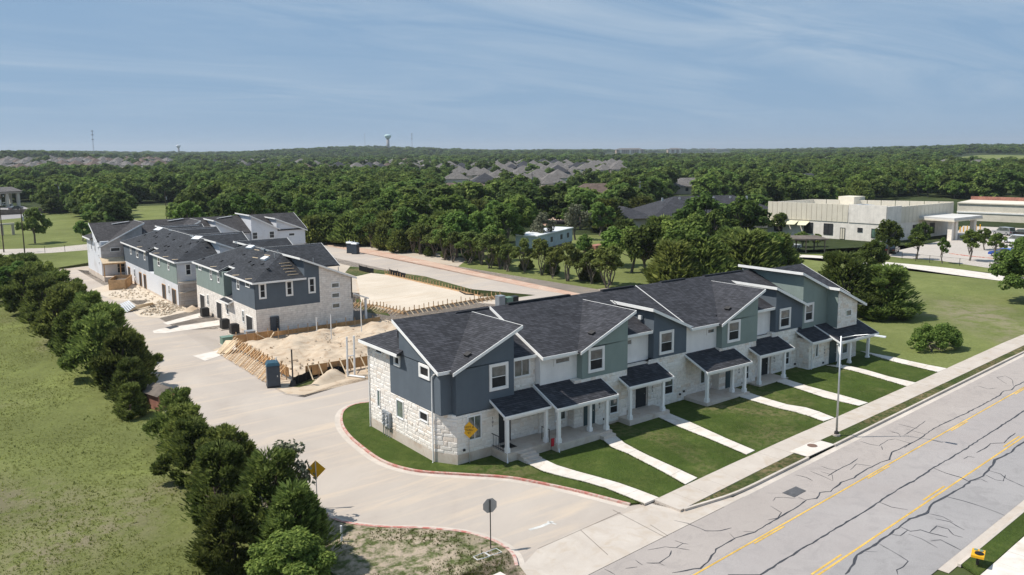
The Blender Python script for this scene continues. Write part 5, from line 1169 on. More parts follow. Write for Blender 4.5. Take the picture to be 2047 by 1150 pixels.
MB().box(-.9, .9, -1.1, 1.1, 0, 1.3).build('wall', 'brick_red', shed); MB().ext([(-1.1, -1.3, 1.25), (0, -1.3, 1.8), (1.1, -1.3, 1.25)], (0, 2.6, 0)).build('roof', 'weathered', shed); MB().box(-.4, .4, -1.13, -1.1, .05, 1.2).build('door', 'brick_red', shed)

# ================================================================ street furniture
lamp = thing('street_lamp', 'tall slim galvanised street lamp with one curved arm on the verge', 'street lamp', gz(rd(25.9, -1.25), .14))
MB().tube([(0, 0, .05), (0, 0, 7.1)], [.075, .045], 12).build('pole', 'galvanised', lamp, True)
bs = MB().tube([(0, 0, 0), (0, 0, .12)], .26, 14).build('base', 'concrete', lamp); MB().tube([(0, 0, .1), (0, 0, .3)], [.17, .14], 12).build('collar', 'iron', bs)
dv = Vector((0.28, -.96, 0))
MB().tube([(0, 0, 6.95), dv*.9+Vector((0, 0, 7.25)), dv*1.7+Vector((0, 0, 7.42)), dv*2.25+Vector((0, 0, 7.42))], .032, 8).build('arm', 'galvanised', lamp, True)
hd = MB(); hd.ext([dv*2.15+Vector((.10, .03, 7.38)), dv*2.15+Vector((-.10, -.03, 7.38)), dv*2.85+Vector((-.13, -.04, 7.36)), dv*2.85+Vector((.13, .04, 7.36))], (0, 0, .08)); hd.build('lamp_head', 'porta_white', lamp)
def octagon(r, y): return [(r*math.cos(math.pi/8+k*math.pi/4), y, r*math.sin(math.pi/8+k*math.pi/4)) for k in range(8)]
stop = thing('stop_sign', 'octagonal stop sign seen from its grey back by the entry', 'sign', gz((-3.873, -12.084), .1), R(20))
MB().tube([(0, 0, 0), (0, 0, 2.65)], .03, 8).build('post', 'iron', stop)
pl_ = MB().ext([(x, y, z+2.32) for x, y, z in octagon(.41, -.04)], (0, -.012, 0)).build('sign_plate', 'sign_back', stop)
MB().ext([(x, y, z+2.32) for x, y, z in octagon(.405, -.053)], (0, -.004, 0)).build('sign_face', 'sign_red', pl_)
text_obj('STOP', .27, pl_, (0, -.058, 2.32), (R(90), 0, 0), 'trim_white')
stop.rotation_euler = (0, 0, R(168))
def yellow_sign(label, loc, rz, lines):
    S = thing('warning_sign', label, 'sign', gz(loc, .1), rz)
    MB().tube([(0, 0, 0), (0, 0, 2.75)], .03, 8).build('post', 'galvanised', S)
    r = .56; P = MB().ext([(0, -.04, 2.25-r), (r, -.04, 2.25), (0, -.04, 2.25+r), (-r, -.04, 2.25)], (0, -.01, 0)).build('sign_plate', 'sign_yellow', S)
    for k, s in enumerate(lines): text_obj(s, .20, P, (0, -.053, 2.44-.2*k), (R(90), 0, 0), 'black_paint')
    return S
yellow_sign('yellow diamond warning sign in front of the stone corner', (1.727, -1.645), R(-32), ('NOT A', 'THRU', 'ST'))
yellow_sign('yellow diamond sign half hidden behind the cedar by the entry', (-8.9, -1.6), R(155), ())
wt_ = thing('wire_frame', 'low white wire sign frame lying in the grass near the entry', 'wire frame', gz((-4.473, -12.677), .1))
for k in range(2): MB().tube([(-.75+k*.75, -.2, .12), (-.05+k*.75, -.25, .12), (-.05+k*.75, .25, .12), (-.75+k*.75, .2, .12), (-.75+k*.75, -.2, .12)], .018, 6).build('wire', 'pvc', wt_)
tag(MB().tube([(0, 0, 0), (0, 0, .9)], .06, 8).build('marker_post', 'pvc'), 'short white marker post on the bare verge by the cedars', 'post').location = gz((-9.632, -6.474), .08)
sg = thing('signal_housing', 'yellow signal housing with a dark round lens at the street corner', 'signal', gz(rd(14.2, 12.3), .13), R(20))
MB().tube([(0, 0, 0), (0, 0, .55)], .07, 10).build('post', 'iron', sg); MB().box(-.42, .42, -.28, .28, .5, .62).build('housing', 'sign_yellow', sg)
MB().tube([(-.1, -.05, .62), (-.1, -.05, .66)], .2, 16).build('lens', 'black_paint', sg)
for x, y in ((.27, .12), (.27, -.12)): MB().tube([(x, y, .62), (x, y, .65)], .09, 12).build('small_lens', 'green_box', sg)

# ================================================================ trees
def fast_quads(name, V, mat):
    """V: (n,4,3) array of leaf quads"""
    n = V.shape[0]; me = bpy.data.meshes.new(name)
    me.vertices.add(n*4); me.vertices.foreach_set('co', V.reshape(-1).astype(np.float32))
    me.loops.add(n*4); me.loops.foreach_set('vertex_index', np.arange(n*4, dtype=np.int32))
    me.polygons.add(n); me.polygons.foreach_set('loop_start', np.arange(0, n*4, 4, dtype=np.int32)); me.polygons.foreach_set('loop_total', np.full(n, 4, dtype=np.int32))
    me.materials.append(M[mat]); me.update(calc_edges=True); me.validate(); return me
def unit(a): return a/np.maximum(np.linalg.norm(a, axis=-1, keepdims=True), 1e-6)
def leaves(rs, centers, radii, per, size, aspect=1.0, up=0.35, spray=0.0, flat=0.8):
    out = []
    for c, r in zip(centers, radii):
        n = max(6, int(per*r*r))
        d = unit(rs.normal(size=(n, 3))); d[:, 2] = d[:, 2]*flat + 0.12
        rad = r*rs.uniform(0.45, 1.0, (n, 1))**0.6
        p = np.array(c) + d*rad
        nrm = unit(d + rs.normal(size=(n, 3))*0.55 + np.array([0, 0, up]))
        t = unit(np.cross(nrm, rs.normal(size=(n, 3))))
        if spray > 0: t = unit(t*(1-spray) + unit(d + np.array([0, 0, .5]))*spray)
        b = unit(np.cross(nrm, t))
        s = size*rs.uniform(0.6, 1.35, (n, 1))
        a_, b_ = t*s*aspect, b*s
        out.append(np.stack([p-a_*.5, p-b_*.38, p+a_*.55, p+b_*.38], axis=1))
    return np.concatenate(out)
def limbs(mb, rs, base, top, r0, targets, n=7):
    mb.tube([base, tuple((np.array(base)*.5+np.array(top)*.5)+np.array([rs.uniform(-.1, .1), rs.uniform(-.1, .1), 0])), top], [r0, r0*.75, r0*.4], n)
    b = np.array(base); t = np.array(top)
    for c in targets:
        c = np.array(c); f = rs.uniform(.30, .85); s = b+(t-b)*f; m_ = s*.5+c*.5+np.array([0, 0, -.12*np.linalg.norm(c-s)])
        mb.tube([tuple(s), tuple(m_), tuple(c)], [r0*.42, r0*.28, r0*.10], 5, False)
TREES = {}
def make_cedar(key, seed, h=1.0, w=0.42, leafn=240, size=.052, n_cl=46, mat='leaf_cedar', skirt=.08, stems=3, dead=0.0):
    """a dense rounded-conical cedar, unit height"""
    rs = np.random.RandomState(seed); cs = []; rr = []
    tops = [(rs.uniform(-.16, .16), rs.uniform(-.16, .16), rs.uniform(.80, 1.0)) for _ in range(4)]
    for i in range(n_cl):
        tz = skirt + (1-skirt)*rs.uniform(0, 1)**1.15*.93
        prof = w*(1.0 - max(0, tz-.40)/.62*.58) * (0.82+.18*math.sin(tz*9+seed)) if tz > .25 else w*(.70+.30*tz/.25)
        a = rs.uniform(0, 2*math.pi); q = rs.uniform(.45, 1.0)**.5
        lob = 1+.22*math.sin(a*2+seed)+.15*math.sin(a*5+seed*2)
        cs.append((math.cos(a)*prof*q*lob, math.sin(a)*prof*q*lob, tz)); rr.append(rs.uniform(.060, .125)*(1.1-.25*tz))
    for t_ in tops: cs.append((t_[0], t_[1], t_[2]-.07)); rr.append(.07)
    V = leaves(rs, cs, rr, leafn/(.1*.1), size, 2.4, .8, .72)
    # ragged sprays beyond the outline
    n = 1300; a = rs.uniform(0, 2*math.pi, n); z = rs.uniform(.15, 1.0, n); prof = w*np.clip(1-.72*np.maximum(0, z-.3)/.7, .18, 1)*rs.uniform(.80, 1.20, n)
    p = np.stack([np.cos(a)*prof, np.sin(a)*prof, z*.99], 1); d = unit(np.stack([np.cos(a), np.sin(a), np.full(n, .9)], 1)+rs.normal(size=(n, 3))*.2); b = unit(np.cross(d, rs.normal(size=(n, 3)))); s = size*rs.uniform(1.2, 2.4, (n, 1))
    V = np.concatenate([V, np.stack([p-d*s*.8, p-b*s*.20, p+d*s*.9, p+b*s*.20], 1)])
    V[:, :, 2] *= h; me = fast_quads('crown', V, mat)
    mb = MB(); order = rs.permutation(len(cs))
    for k in range(stems):
        e = (rs.uniform(-.14, .14), rs.uniform(-.14, .14), .72); limbs(mb, rs, (rs.uniform(-.03, .03), rs.uniform(-.03, .03), -.02), e, .026, [cs[i] for i in order[k*5:k*5+5]], 6)
    TREES[key] = (mb.mesh('trunk', 'bark'), me)
def make_oak(key, seed, clear=.22, w=.46, n_l=9, leafn=60, size=.055, mat='leaf_oak', sub=9, flat=.78, stems=1, sparse=1.0):
    rs = np.random.RandomState(seed); cs = []; rr = []; mains = []
    for i in range(n_l):
        a = 2*math.pi*i/n_l*1.618*2+rs.uniform(-.4, .4); tz = clear+.14+(1-clear-.26)*((i+.5)/n_l); q = w*(.70 if i < n_l*.75 else .28)*rs.uniform(.55, 1.05)*(1.0-.35*abs(tz-.5))
        c = np.array([math.cos(a)*q, math.sin(a)*q, tz]); mains.append(tuple(c)); R0 = rs.uniform(.15, .23)*(w/.46)
        for k in range(sub):
            d = unit(rs.normal(size=3)); d[2] = abs(d[2])*.9-.25
            cs.append(tuple(c + d*R0*rs.uniform(.4, 1.0)*np.array([1, 1, .8]))); rr.append(rs.uniform(.055, .11)*(w/.46))
    V = leaves(rs, cs, rr, leafn/(.08*.08)*sparse, size, 1.15, .9, .1, .9)
    mx = V[:, :, 2].max(); V[:, :, 2] *= 1.0/mx
    me = fast_quads('crown', V, mat); mb = MB()
    for k in range(stems): limbs(mb, rs, (rs.uniform(-.02, .02)*(stems > 1)*3, rs.uniform(-.02, .02)*(stems > 1)*3, -.02), (rs.uniform(-.05, .05)*(1+stems), rs.uniform(-.05, .05)*(1+stems), .62), .034 if stems == 1 else .020, mains[k::stems], 7)
    TREES[key] = (mb.mesh('trunk', 'bark_grey'), me)
for k in range(5): make_cedar('cedar%d' % k, 10+k, w=.40+.03*(k % 3), leafn=430, size=.030, n_cl=44)
for k in range(3): make_cedar('cedarm%d' % k, 30+k, w=.40+.03*k, leafn=62, size=.075, n_cl=46)
for k in range(3): make_oak('hedge%d' % k, 40+k, .30, .36, 8, 42, .058, 'leaf_cedar', 8, stems=3)
for k in range(4): make_oak('oak%d' % k, 50+k, .20, .50, 11, 36, .065, 'leaf_oak', 9)
for k in range(3): make_oak('bright%d' % k, 60+k, .20, .44, 10, 36, .062, 'leaf_bright', 9)
make_oak('grey0', 70, .22, .46, 10, 16, .055, 'leaf_grey', 9); make_oak('near0', 71, .16, .48, 11, 95, .040, 'leaf_bright', 10); make_oak('near1', 72, .16, .52, 13, 120, .036, 'leaf_oak', 11); make_oak('young0', 73, .34, .40, 8, 70, .05, 'leaf_oak', 9); make_oak('young1', 74, .30, .34, 8, 70, .05, 'leaf_oak', 9)
def make_bush(key, seed):
    rs = np.random.RandomState(seed); cs = []; rr = []
    for i in range(70):
        a = rs.uniform(0, 6.28); e = rs.uniform(.05, 1.0); q = math.sqrt(max(.02, 1-e*e*.92))*rs.uniform(.75, 1.0)
        cs.append((math.cos(a)*q*1.02, math.sin(a)*q*.62, .12+e*.74)); rr.append(rs.uniform(.12, .19))
    V = leaves(rs, cs, rr, 62/(.1*.1), .062, 1.1, .35, .15, .9); V[:, :, 2] *= 1.0/V[:, :, 2].max()
    mb = MB()
    for i in range(9): mb.tube([(rs.uniform(-.5, .5), rs.uniform(-.35, .2), -.02), (rs.uniform(-.6, .6), rs.uniform(-.4, .3), .3), cs[i*7]], [.022, .016, .006], 5)
    TREES[key] = (mb.mesh('trunk', 'bark_grey'), fast_quads('crown', V, 'leaf_oak'))
make_bush('bush0', 75)
for k in range(3): make_oak('wood%d' % k, 80+k, .05, .52, 8, 24, .085, 'leaf_wood', 9)
def tree(key, name, label, loc, h, wf=1.0, rz=None, group=None, cat='tree', sink=0.0):
    o = thing(name, label, cat, (loc[0], loc[1], H(loc[0], loc[1])-sink), (hash((round(loc[0], 2), round(loc[1], 2))) % 628)/100 if rz is None else rz, group, (h*wf, h*wf, h))
    tk, cr = TREES[key]; link('trunk', tk, o); link('crown', cr, o); return o
rt = random.Random(77)
CG = 'cedars along the left boundary'
ORD = ['first', 'second', 'third', 'fourth', 'fifth', 'sixth', 'seventh', 'eighth', 'ninth', 'tenth', 'eleventh', 'twelfth', 'thirteenth', 'fourteenth', 'fifteenth', 'sixteenth', 'seventeenth', 'eighteenth', 'nineteenth', 'twentieth'] + ['twenty-'+q for q in ('first', 'second', 'third', 'fourth', 'fifth', 'sixth', 'seventh', 'eighth', 'ninth')] + ['thirtieth'] + ['thirty-'+q for q in ('first', 'second', 'third', 'fourth', 'fifth')]
row = [(-12.6, -7.6, 5.0, 1.12), (-15.2, -5.2, 4.2, 1.1), (-12.2, -3.2, 5.3, 1.1), (-13.8, 0.4, 5.0, 1.1), (-12.4, 3.6, 4.8, 1.1), (-13.4, 7.2, 4.6, 1.1), (-12.7, 11.2, 4.3, 1.1), (-12.3, 15.2, 4.4, 1.05), (-13.6, 23.8, 3.0, 1.2), (-12.7, 27.5, 4.3, 1.15), (-12.4, 31.6, 6.2, 1.15), (-11.2, 35.4, 5.2, 1.1), (-13.2, 38.8, 6.4, 1.15), (-11.4, 43.2, 6.6, 1.15), (-13.2, 47.6, 6.2, 1.15), (-11.6, 52.6, 6.6, 1.15), (-13.4, 57.0, 6.8, 1.2), (-11.6, 62.6, 6.4, 1.2), (-13.8, 67.5, 6.8, 1.2), (-11.8, 73.0, 6.6, 1.25), (-14.2, 78.6, 6.9, 1.25), (-12.0, 84.4, 6.6, 1.25), (-15.0, 90.0, 6.9, 1.25), (-12.4, 96.2, 6.6, 1.25), (-16.0, 101.0, 6.4, 1.25), (-12.6, 107.0, 5.5, 1.25)]
for i, (x, y, h, w) in enumerate(row):
    tree('cedar%d' % (i % 5), 'cedar_tree', ORD[i]+' dark cedar from the front in the long row beside the left field', (x, y), h*.90, w*.92, group=CG)
tree('near1', 'leafy_shrub', 'glossy broadleaf shrub at the bottom of the cedar row', (-13.9, -10.4), 3.4, 1.15, cat='shrub'); tree('grey0', 'bare_shrub', 'half bare twiggy tree in front of the yellow sign', (-10.9, -2.2), 4.9, .75, cat='shrub')
tree('bright2', 'leafy_tree', 'light green tree among the far cedars of the left row', (-14.6, 86.5), 6.2, 1.1)
# right of the front row
tree('cedar2', 'cedar_tree', 'tall cedar behind the right end of the front row', (60.8, 8.6), 7.4, 1.15); tree('cedar3', 'cedar_tree', 'lower spreading cedar right of the tall one', (63.6, 5.2), 6.0, 1.5)
tree('bush0', 'round_bush', 'big dense green bush by the sidewalk at the right', (52.9, -6.2), 2.7, 1.0, rz=R(-22), cat='bush')
tree('near0', 'leafy_tree', 'light green two stemmed tree by the gravel drive', (90.531, 22.626), 5.9, .85); tree('near1', 'leafy_tree', 'leafy tree cut off by the right edge of the picture', (86.012, -1.011), 8.3, 1.05)
for q, h, w, k, lab in (((114.418, 28.388), 4.9, .95, 'young0', 'young round tree at the parking lot fence, leftmost'), ((112.803, 23.086), 4.5, .7, 'young1', 'narrow dark young tree at the parking lot fence'), ((119.350, 21.775), 5.6, .9, 'young0', 'taller young tree at the fence before the canopy'), ((126.034, 20.519), 4.6, 1.0, 'young1', 'young tree before the blue car'), ((116.487, 34.759), 6.6, .8, 'oak0', 'dark tree at the corner of the pale building'), ((137.997, 39.806), 4.6, .9, 'oak1', 'round dark tree beside the building wall'), ((137.132, 27.384), 4.2, .9, 'bright0', 'pale young tree in the parking lot island')):
    tree(k, 'young_tree' if 'young' in lab else 'leafy_tree', lab, q, h, w)
for i, (x, y, h) in enumerate(((112.5, 55.0, 3.0), (115.5, 52.0, 3.2), (118.5, 50.5, 2.6), (126, 42, 2.2))): tree('oak%d' % (i % 4), 'shrub', 'dark shrub beside the carport and pale building', (x, y), h, 1.1, group='shrubs by the carport', cat='shrub')
# trees of the left meadow
tree('oak2', 'oak_tree', 'tall tree standing alone in the far left meadow', (-2.550, 172.477), 8.4, .80); tree('oak3', 'oak_tree', 'small tree in the meadow by the wrapped row', (6.812, 169.443), 5.0, .85)
# hedge row of cedars along the far drive
for i in range(34):
    t_ = i/33; x = 50.4+3.4*t_+rt.uniform(-1.4, 1.8); y = 118-78*t_+rt.uniform(-1.2, 1.2)
    tree('hedge%d' % (i % 3) if t_ > .35 or i % 3 else 'cedarm%d' % (i % 3), 'cedar_tree', ORD[i]+' small stemmed cedar from the far end of the row along the far drive', (x, y), rt.uniform(4.2, 6.2), rt.uniform(.9, 1.15), group='cedars along the far drive')
for i in range(16):
    t_ = i/15; tree('cedarm%d' % (i % 3), 'cedar_shrub', 'low shrub under the row along the far drive', (51.5+3*t_+rt.uniform(-1, 2), 116-72*t_+rt.uniform(-2, 2)), rt.uniform(1.6, 2.8), 1.3, group='shrubs along the far drive', cat='shrub')

# single trees of the yards behind the far drive
YG = 'trees of the yards behind the far drive'
for k, q, h, w in (('bright0', (64.978, 81.447), 9.6, .8), ('bright1', (58.601, 81.158), 8.6, .8), ('oak0', (58.518, 90.168), 8.2, .9), ('oak1', (55.851, 96.076), 7.2, .9), ('grey0', (73.172, 80.802), 7.6, .8), ('oak2', (107.077, 108.583), 8.6, 1.0), ('bright2', (68.377, 55.640), 6.8, 1.0), ('bright0', (65.472, 48.414), 7.6, .95), ('bright1', (71.942, 46.692), 8.4, .95), ('oak3', (66.152, 45.790), 8.2, .9), ('oak0', (65.698, 37.148), 8.8, .95), ('cedarm1', (66.498, 34.697), 6.6, 1.3), ('cedarm0', (60.786, 35.264), 6.2, 1.3), ('oak1', (101.529, 62.489), 7.6, .9), ('bright2', (69.685, 64.464), 4.8, .8), ('cedarm2', (74.719, 33.558), 7.0, 1.4), ('oak2', (78.089, 33.397), 7.4, 1.0), ('cedarm0', (81.561, 33.232), 6.0, 1.3), ('oak3', (92.441, 59.588), 7.6, .9), ('cedarm1', (89.320, 48.253), 5.6, 1.3), ('grey0', (89.839, 90.377), 8.0, .9), ('bright1', (56.668, 74.055), 6.6, .9), ('oak0', (71.623, 105.804), 8.8, 1.0), ('bright2', (56.916, 103.934), 8.0, .9), ('cedarm2', (53.953, 107.025), 7.0, 1.2), ('cedarm0', (52.988, 115.318), 7.0, 1.2), ('oak1', (54.565, 129.776), 9.0, 1.0), ('bright0', (49.108, 141.603), 9.2, .75), ('oak2', (49.558, 129.501), 8.8, .9), ('cedarm1', (48.710, 114.883), 6.2, 1.3), ('cedarm2', (46.763, 121.876), 6.2, 1.3), ('oak3', (62.411, 127.723), 9.0, 1.0), ('grey0', (65.757, 110.772), 8.0, .9), ('oak0', (52.110, 163.443), 9.4, 1.0), ('oak1', (51.384, 184.067), 9.8, 1.05), ('cedarm0', (43.660, 122.629), 5.8, 1.3), ('bright1', (126.566, 72.942), 7.0, .9), ('oak2', (121.937, 76.894), 7.2, .9), ('oak3', (131.590, 68.652), 5.4, .9)):
    lab = {'b': 'light green broadleaf tree in the yards behind the far drive', 'o': 'dark green broadleaf tree in the yards behind the far drive', 'g': 'thin grey half leafless tree in the yards behind the far drive', 'c': 'dark cedar standing in the yards behind the far drive'}[k[0]]
    tree(k, {'b': 'broadleaf_tree', 'o': 'broadleaf_tree', 'g': 'bare_tree', 'c': 'cedar_tree'}[k[0]], lab, q, h, w, group=YG+', '+{'b': 'light green', 'o': 'dark green', 'g': 'bare', 'c': 'cedar'}[k[0]])

# ================================================================ beyond the site
patch('yard_grass', [(44.180, 68.273), (46.905, 58.116), (48.560, 41.218), (62, 40), (84, 34), (78.421, 41.393), (88.449, 68.043), (103.634, 92.523), (92.401, 102.115), (63.864, 88.576)], 0.01, 'meadow')
patch('back_meadow', [(-70, 120), (-11, 120), (40, 150), (48.742, 130.373), (60.294, 184.795), (62.057, 274.832), (40.327, 287.004), (22.932, 254.076), (2.279, 273.245), (-90, 240)], 0.005, 'meadow')
patch('lane', [(-13.616, 167.622), (-1.217, 159.604), (6.802, 161.325), (6, 150), (3, 140), (4.663, 148.795), (-2.571, 149.465), (-14.501, 155.161)], .02, 'far_road')
patch('back_street', [(146.612, 185.719), (137.944, 155.980), (166.910, 167.028), (189.531, 167.940), (216.510, 175.821), (231.914, 189.865), (202.246, 180.506), (181.631, 183.190), (155.545, 177.493), (158.178, 201.119)], .03, 'far_road')
patch('bare_clay', [(114.118, 137.368), (129.642, 152.524), (129.608, 142.321), (116.283, 124.866), (105.638, 120.523)], .03, 'clay')
patch('parking_lot', [(114.821, 34.283), (125.291, 37.273), (151.460, 40.760), (183.057, 53.254), (189.446, 34.224), (109.484, 2.859), (112.807, 15.439), (115.631, 24.843), (114.228, 31.163)], .05, 'parking')
patch('left_parking', [(-5.898, 320.353), (11.735, 327.415), (11.354, 262.408), (-10.005, 254.673)], .04, 'asphalt_outer')
k_ = ribbon(MB(), [(126.241, 28.547), (125.187, 24.776), (125.057, 21.327), (125.284, 18.560)], .25, .05, .14).build('parking_kerb', 'red_kerb'); k_['kind'] = 'structure'

def windows_on(parent, p, q, n, z0, z1, w, mat='opening'):
    p = Vector(p); q = Vector(q); d = (q-p); L = d.length; d.normalize(); nrm = Vector((d.y, -d.x, 0))
    for i in range(n):
        c = p + d*(L*(i+.5)/n); a = c-d*w/2; b = c+d*w/2
        o = MB().ext([(a.x, a.y, z0), (b.x, b.y, z0), (b.x, b.y, z1), (a.x, a.y, z1)], nrm*.06).build('window', mat, parent)
        f = MB()
        for u0, u1, k0, k1 in ((-w/2-.06, w/2+.06, z0-.08, z0), (-w/2-.06, w/2+.06, z1, z1+.08), (-w/2-.06, -w/2, z0, z1), (w/2, w/2+.06, z0, z1), (-.03, .03, z0, z1)):
            e = c+d*u0; g = c+d*u1; f.ext([(e.x, e.y, k0), (g.x, g.y, k0), (g.x, g.y, k1), (e.x, e.y, k1)], nrm*.09)
        f.build('frame', 'dark_metal', o)
# ---- pale commercial building with a parapet
cA, cB, cC = [Vector((*q, 0)) for q in ((131.246, 71.877), (134.981, 45.917), (161.890, 45.665))]
cD = cA + (cC-cB)*.62; com = thing('commercial_building', 'long pale one storey building with tan metal panels above limestone', 'building', (cB.x, cB.y, T(cB.x)))
lA, lB, lC, lD = [(q-cB) for q in (cA, cB, cC, cD)]
ctr = (lA+lC)/2
MB().prism([(q.x, q.y) for q in (lA, lB, lC, lD)], 0, 3.7).build('wall', 'stone_plain', com)
def side(a, b, z0, z1, mat, off=.12, name='parapet_panel'):
    d = (b-a).normalized(); n_ = Vector((d.y, -d.x, 0)); n_ = n_ if n_.dot((a+b)/2-ctr) > 0 else -n_
    a2, b2 = a+n_*off, b+n_*off
    return MB().ext([(a2.x, a2.y, z0), (b2.x, b2.y, z0), (b2.x, b2.y, z1), (a2.x, a2.y, z1)], -n_*.35).build(name, mat, com)
def panels(a, b, n, z0, z1, mats):
    for i in range(n):
        t0, t1 = i/n, (i+1)/n-.004; side(a+(b-a)*t0, a+(b-a)*t1, z0, z1, mats[i % len(mats)])
panels(lA, lA+(lB-lA)*.70, 16, 3.7, 7.4, ['tan_panel']); side(lA+(lB-lA)*.705, lB, 3.7, 7.5, 'stone_plain', .13)
side(lB, lB+(lC-lB)*.2, 3.7, 7.3, 'stone_plain', .13); panels(lB+(lC-lB)*.2, lC, 14, 3.7, 7.1, ['tan_panel'])
panels(lD, lA, 10, 3.7, 7.2, ['tan_panel']); panels(lC, lD, 10, 3.7, 7.2, ['tan_panel'])
MB().prism([(q.x*.985, q.y*.985) for q in (lA, lB, lC, lD)], 3.71, 5.6).build('roof', 'membrane', com)
for q, s in ((.35, 1.2), (.5, 1.0), (.62, 1.4), (.7, 1.0)):
    c = lB + (ctr-lB)*q*1.3; MB().box(c.x-s, c.x+s, c.y-s, c.y+s, 5.6, 6.8).build('roof_unit', 'galvanised', com)
MB().box(ctr.x+4, ctr.x+8.5, ctr.y+4, ctr.y+8, 5.6, 8.0).build('stair_head', 'tan_panel', com)
dW = (lB-lA).normalized(); nW = Vector((dW.y, -dW.x, 0)); nW = nW if nW.dot(lB-ctr) > 0 else -nW
def com_win(a, b, fr, w, z0, z1, mat='opening'):
    d = (b-a).normalized(); n_ = Vector((d.y, -d.x, 0)); n_ = n_ if n_.dot((a+b)/2-ctr) > 0 else -n_
    c = a+(b-a)*fr+n_*.02; e, g = c-d*w/2, c+d*w/2
    o = MB().ext([(e.x, e.y, z0), (g.x, g.y, z0), (g.x, g.y, z1), (e.x, e.y, z1)], n_*.05).build('window', mat, com)
    f = MB()
    for u0, u1, k0, k1 in ((-w/2-.07, w/2+.07, z1, z1+.1), (-w/2-.07, w/2+.07, z0-.1, z0), (-.04, .04, z0, z1), (-w/2-.07, -w/2, z0, z1), (w/2, w/2+.07, z0, z1)):
        p, q = c+d*u0, c+d*u1; f.ext([(p.x, p.y, k0), (q.x, q.y, k0), (q.x, q.y, k1), (p.x, p.y, k1)], n_*.08)
    f.build('frame', 'dark_metal', o)
for fr in (.10, .37, .54): com_win(lA, lB, fr, 1.9, .9, 3.1)
com_win(lA, lB, .66, .9, .1, 2.4, 'tan_panel'); com_win(lA, lB, .80, .9, 1.9, 2.6); com_win(lA, lB, .92, 1.4, .9, 2.6, 'glass_green')
for fr in (.10, .42, .55, .68): com_win(lB, lC, fr, 1.8, .8, 2.9)
for i in range(3):
    a_ = lA + dW*(2.2+i*2.6); MB().ext([a_+Vector((0, 0, 3.4)), a_+dW*2.5+Vector((0, 0, 3.4)), a_+dW*2.4+nW*1.6+Vector((0, 0, 2.7)), a_+dW*.3+nW*1.4+Vector((0, 0, 2.6))], (0, 0, -.03)).build('awning', 'tarp', com)
can = thing('entrance_canopy', 'flat pale entrance canopy on thick stone posts over the drive', 'canopy', gz((149.924, 39.489)), math.atan2((lC-lB).y, (lC-lB).x))
MB().box(-2.5, 9.5, -1.2, 8.0, 4.3, 4.75).build('roof', 'membrane', can); MB().box(-2.6, 9.6, -1.3, 8.1, 4.0, 4.3).build('fascia', 'tan_panel', can)
for x, y in ((-1.2, 0), (.4, 0), (8.2, 0), (8.2, 7), (-1.2, 7)): MB().box(x-.45, x+.45, y-.45, y+.45, 0, 4.0).build('post', 'stone_plain', can)
def bollard(q): 
    b = thing('bollard', 'yellow steel bollard beside the entrance canopy', 'bollard', gz(q), 0, 'yellow bollards by the canopy'); MB().tube([(0, 0, 0), (0, 0, 1.25)], .12, 8).build('pipe', 'sign_yellow', b); MB().tube([(0, 0, 1.25), (0, 0, 1.33)], [.12, .04], 8).build('cap', 'sign_yellow', b)
for q in ((166.618, 46.077), (168.341, 46.121), (170.083, 46.167), (171.760, 46.285), (173.964, 45.967), (175.851, 45.939)): bollard(q)
lw = thing('retaining_building', 'long low cream building with a thin red roof line at the right edge', 'building', gz((199.019, 62.557)))
e0 = Vector((*(199.019, 62.557), 0)); e1 = Vector((*(205.509, 33.746), 0)); dE = (e1-e0); nE = Vector((-dE.y, dE.x, 0)).normalized()*14
MB().prism([(0, 0), (dE.x, dE.y), ((dE+nE).x, (dE+nE).y), (nE.x, nE.y)], 0, 4.4).build('wall', 'house_cream', lw); MB().prism([(-nE.x*.02, -nE.y*.02), ((dE-nE*.02).x, (dE-nE*.02).y), ((dE+nE).x, (dE+nE).y), (nE.x, nE.y)], 4.41, 4.7).build('roof', 'house_cream', lw)
MB().prism([(nE.x*1.01, nE.y*1.01), ((dE+nE*1.01).x, (dE+nE*1.01).y), ((dE+nE*1.06).x, (dE+nE*1.06).y), (nE.x*1.06, nE.y*1.06)], 4.0, 5.6).build('roof_line', 'brick_red', lw); MB().prism([(-nE.x*.012, -nE.y*.012), ((dE-nE*.012).x, (dE-nE*.012).y), (dE.x, dE.y), (0, 0)], 2.0, 2.35).build('band', 'trim_white', lw)
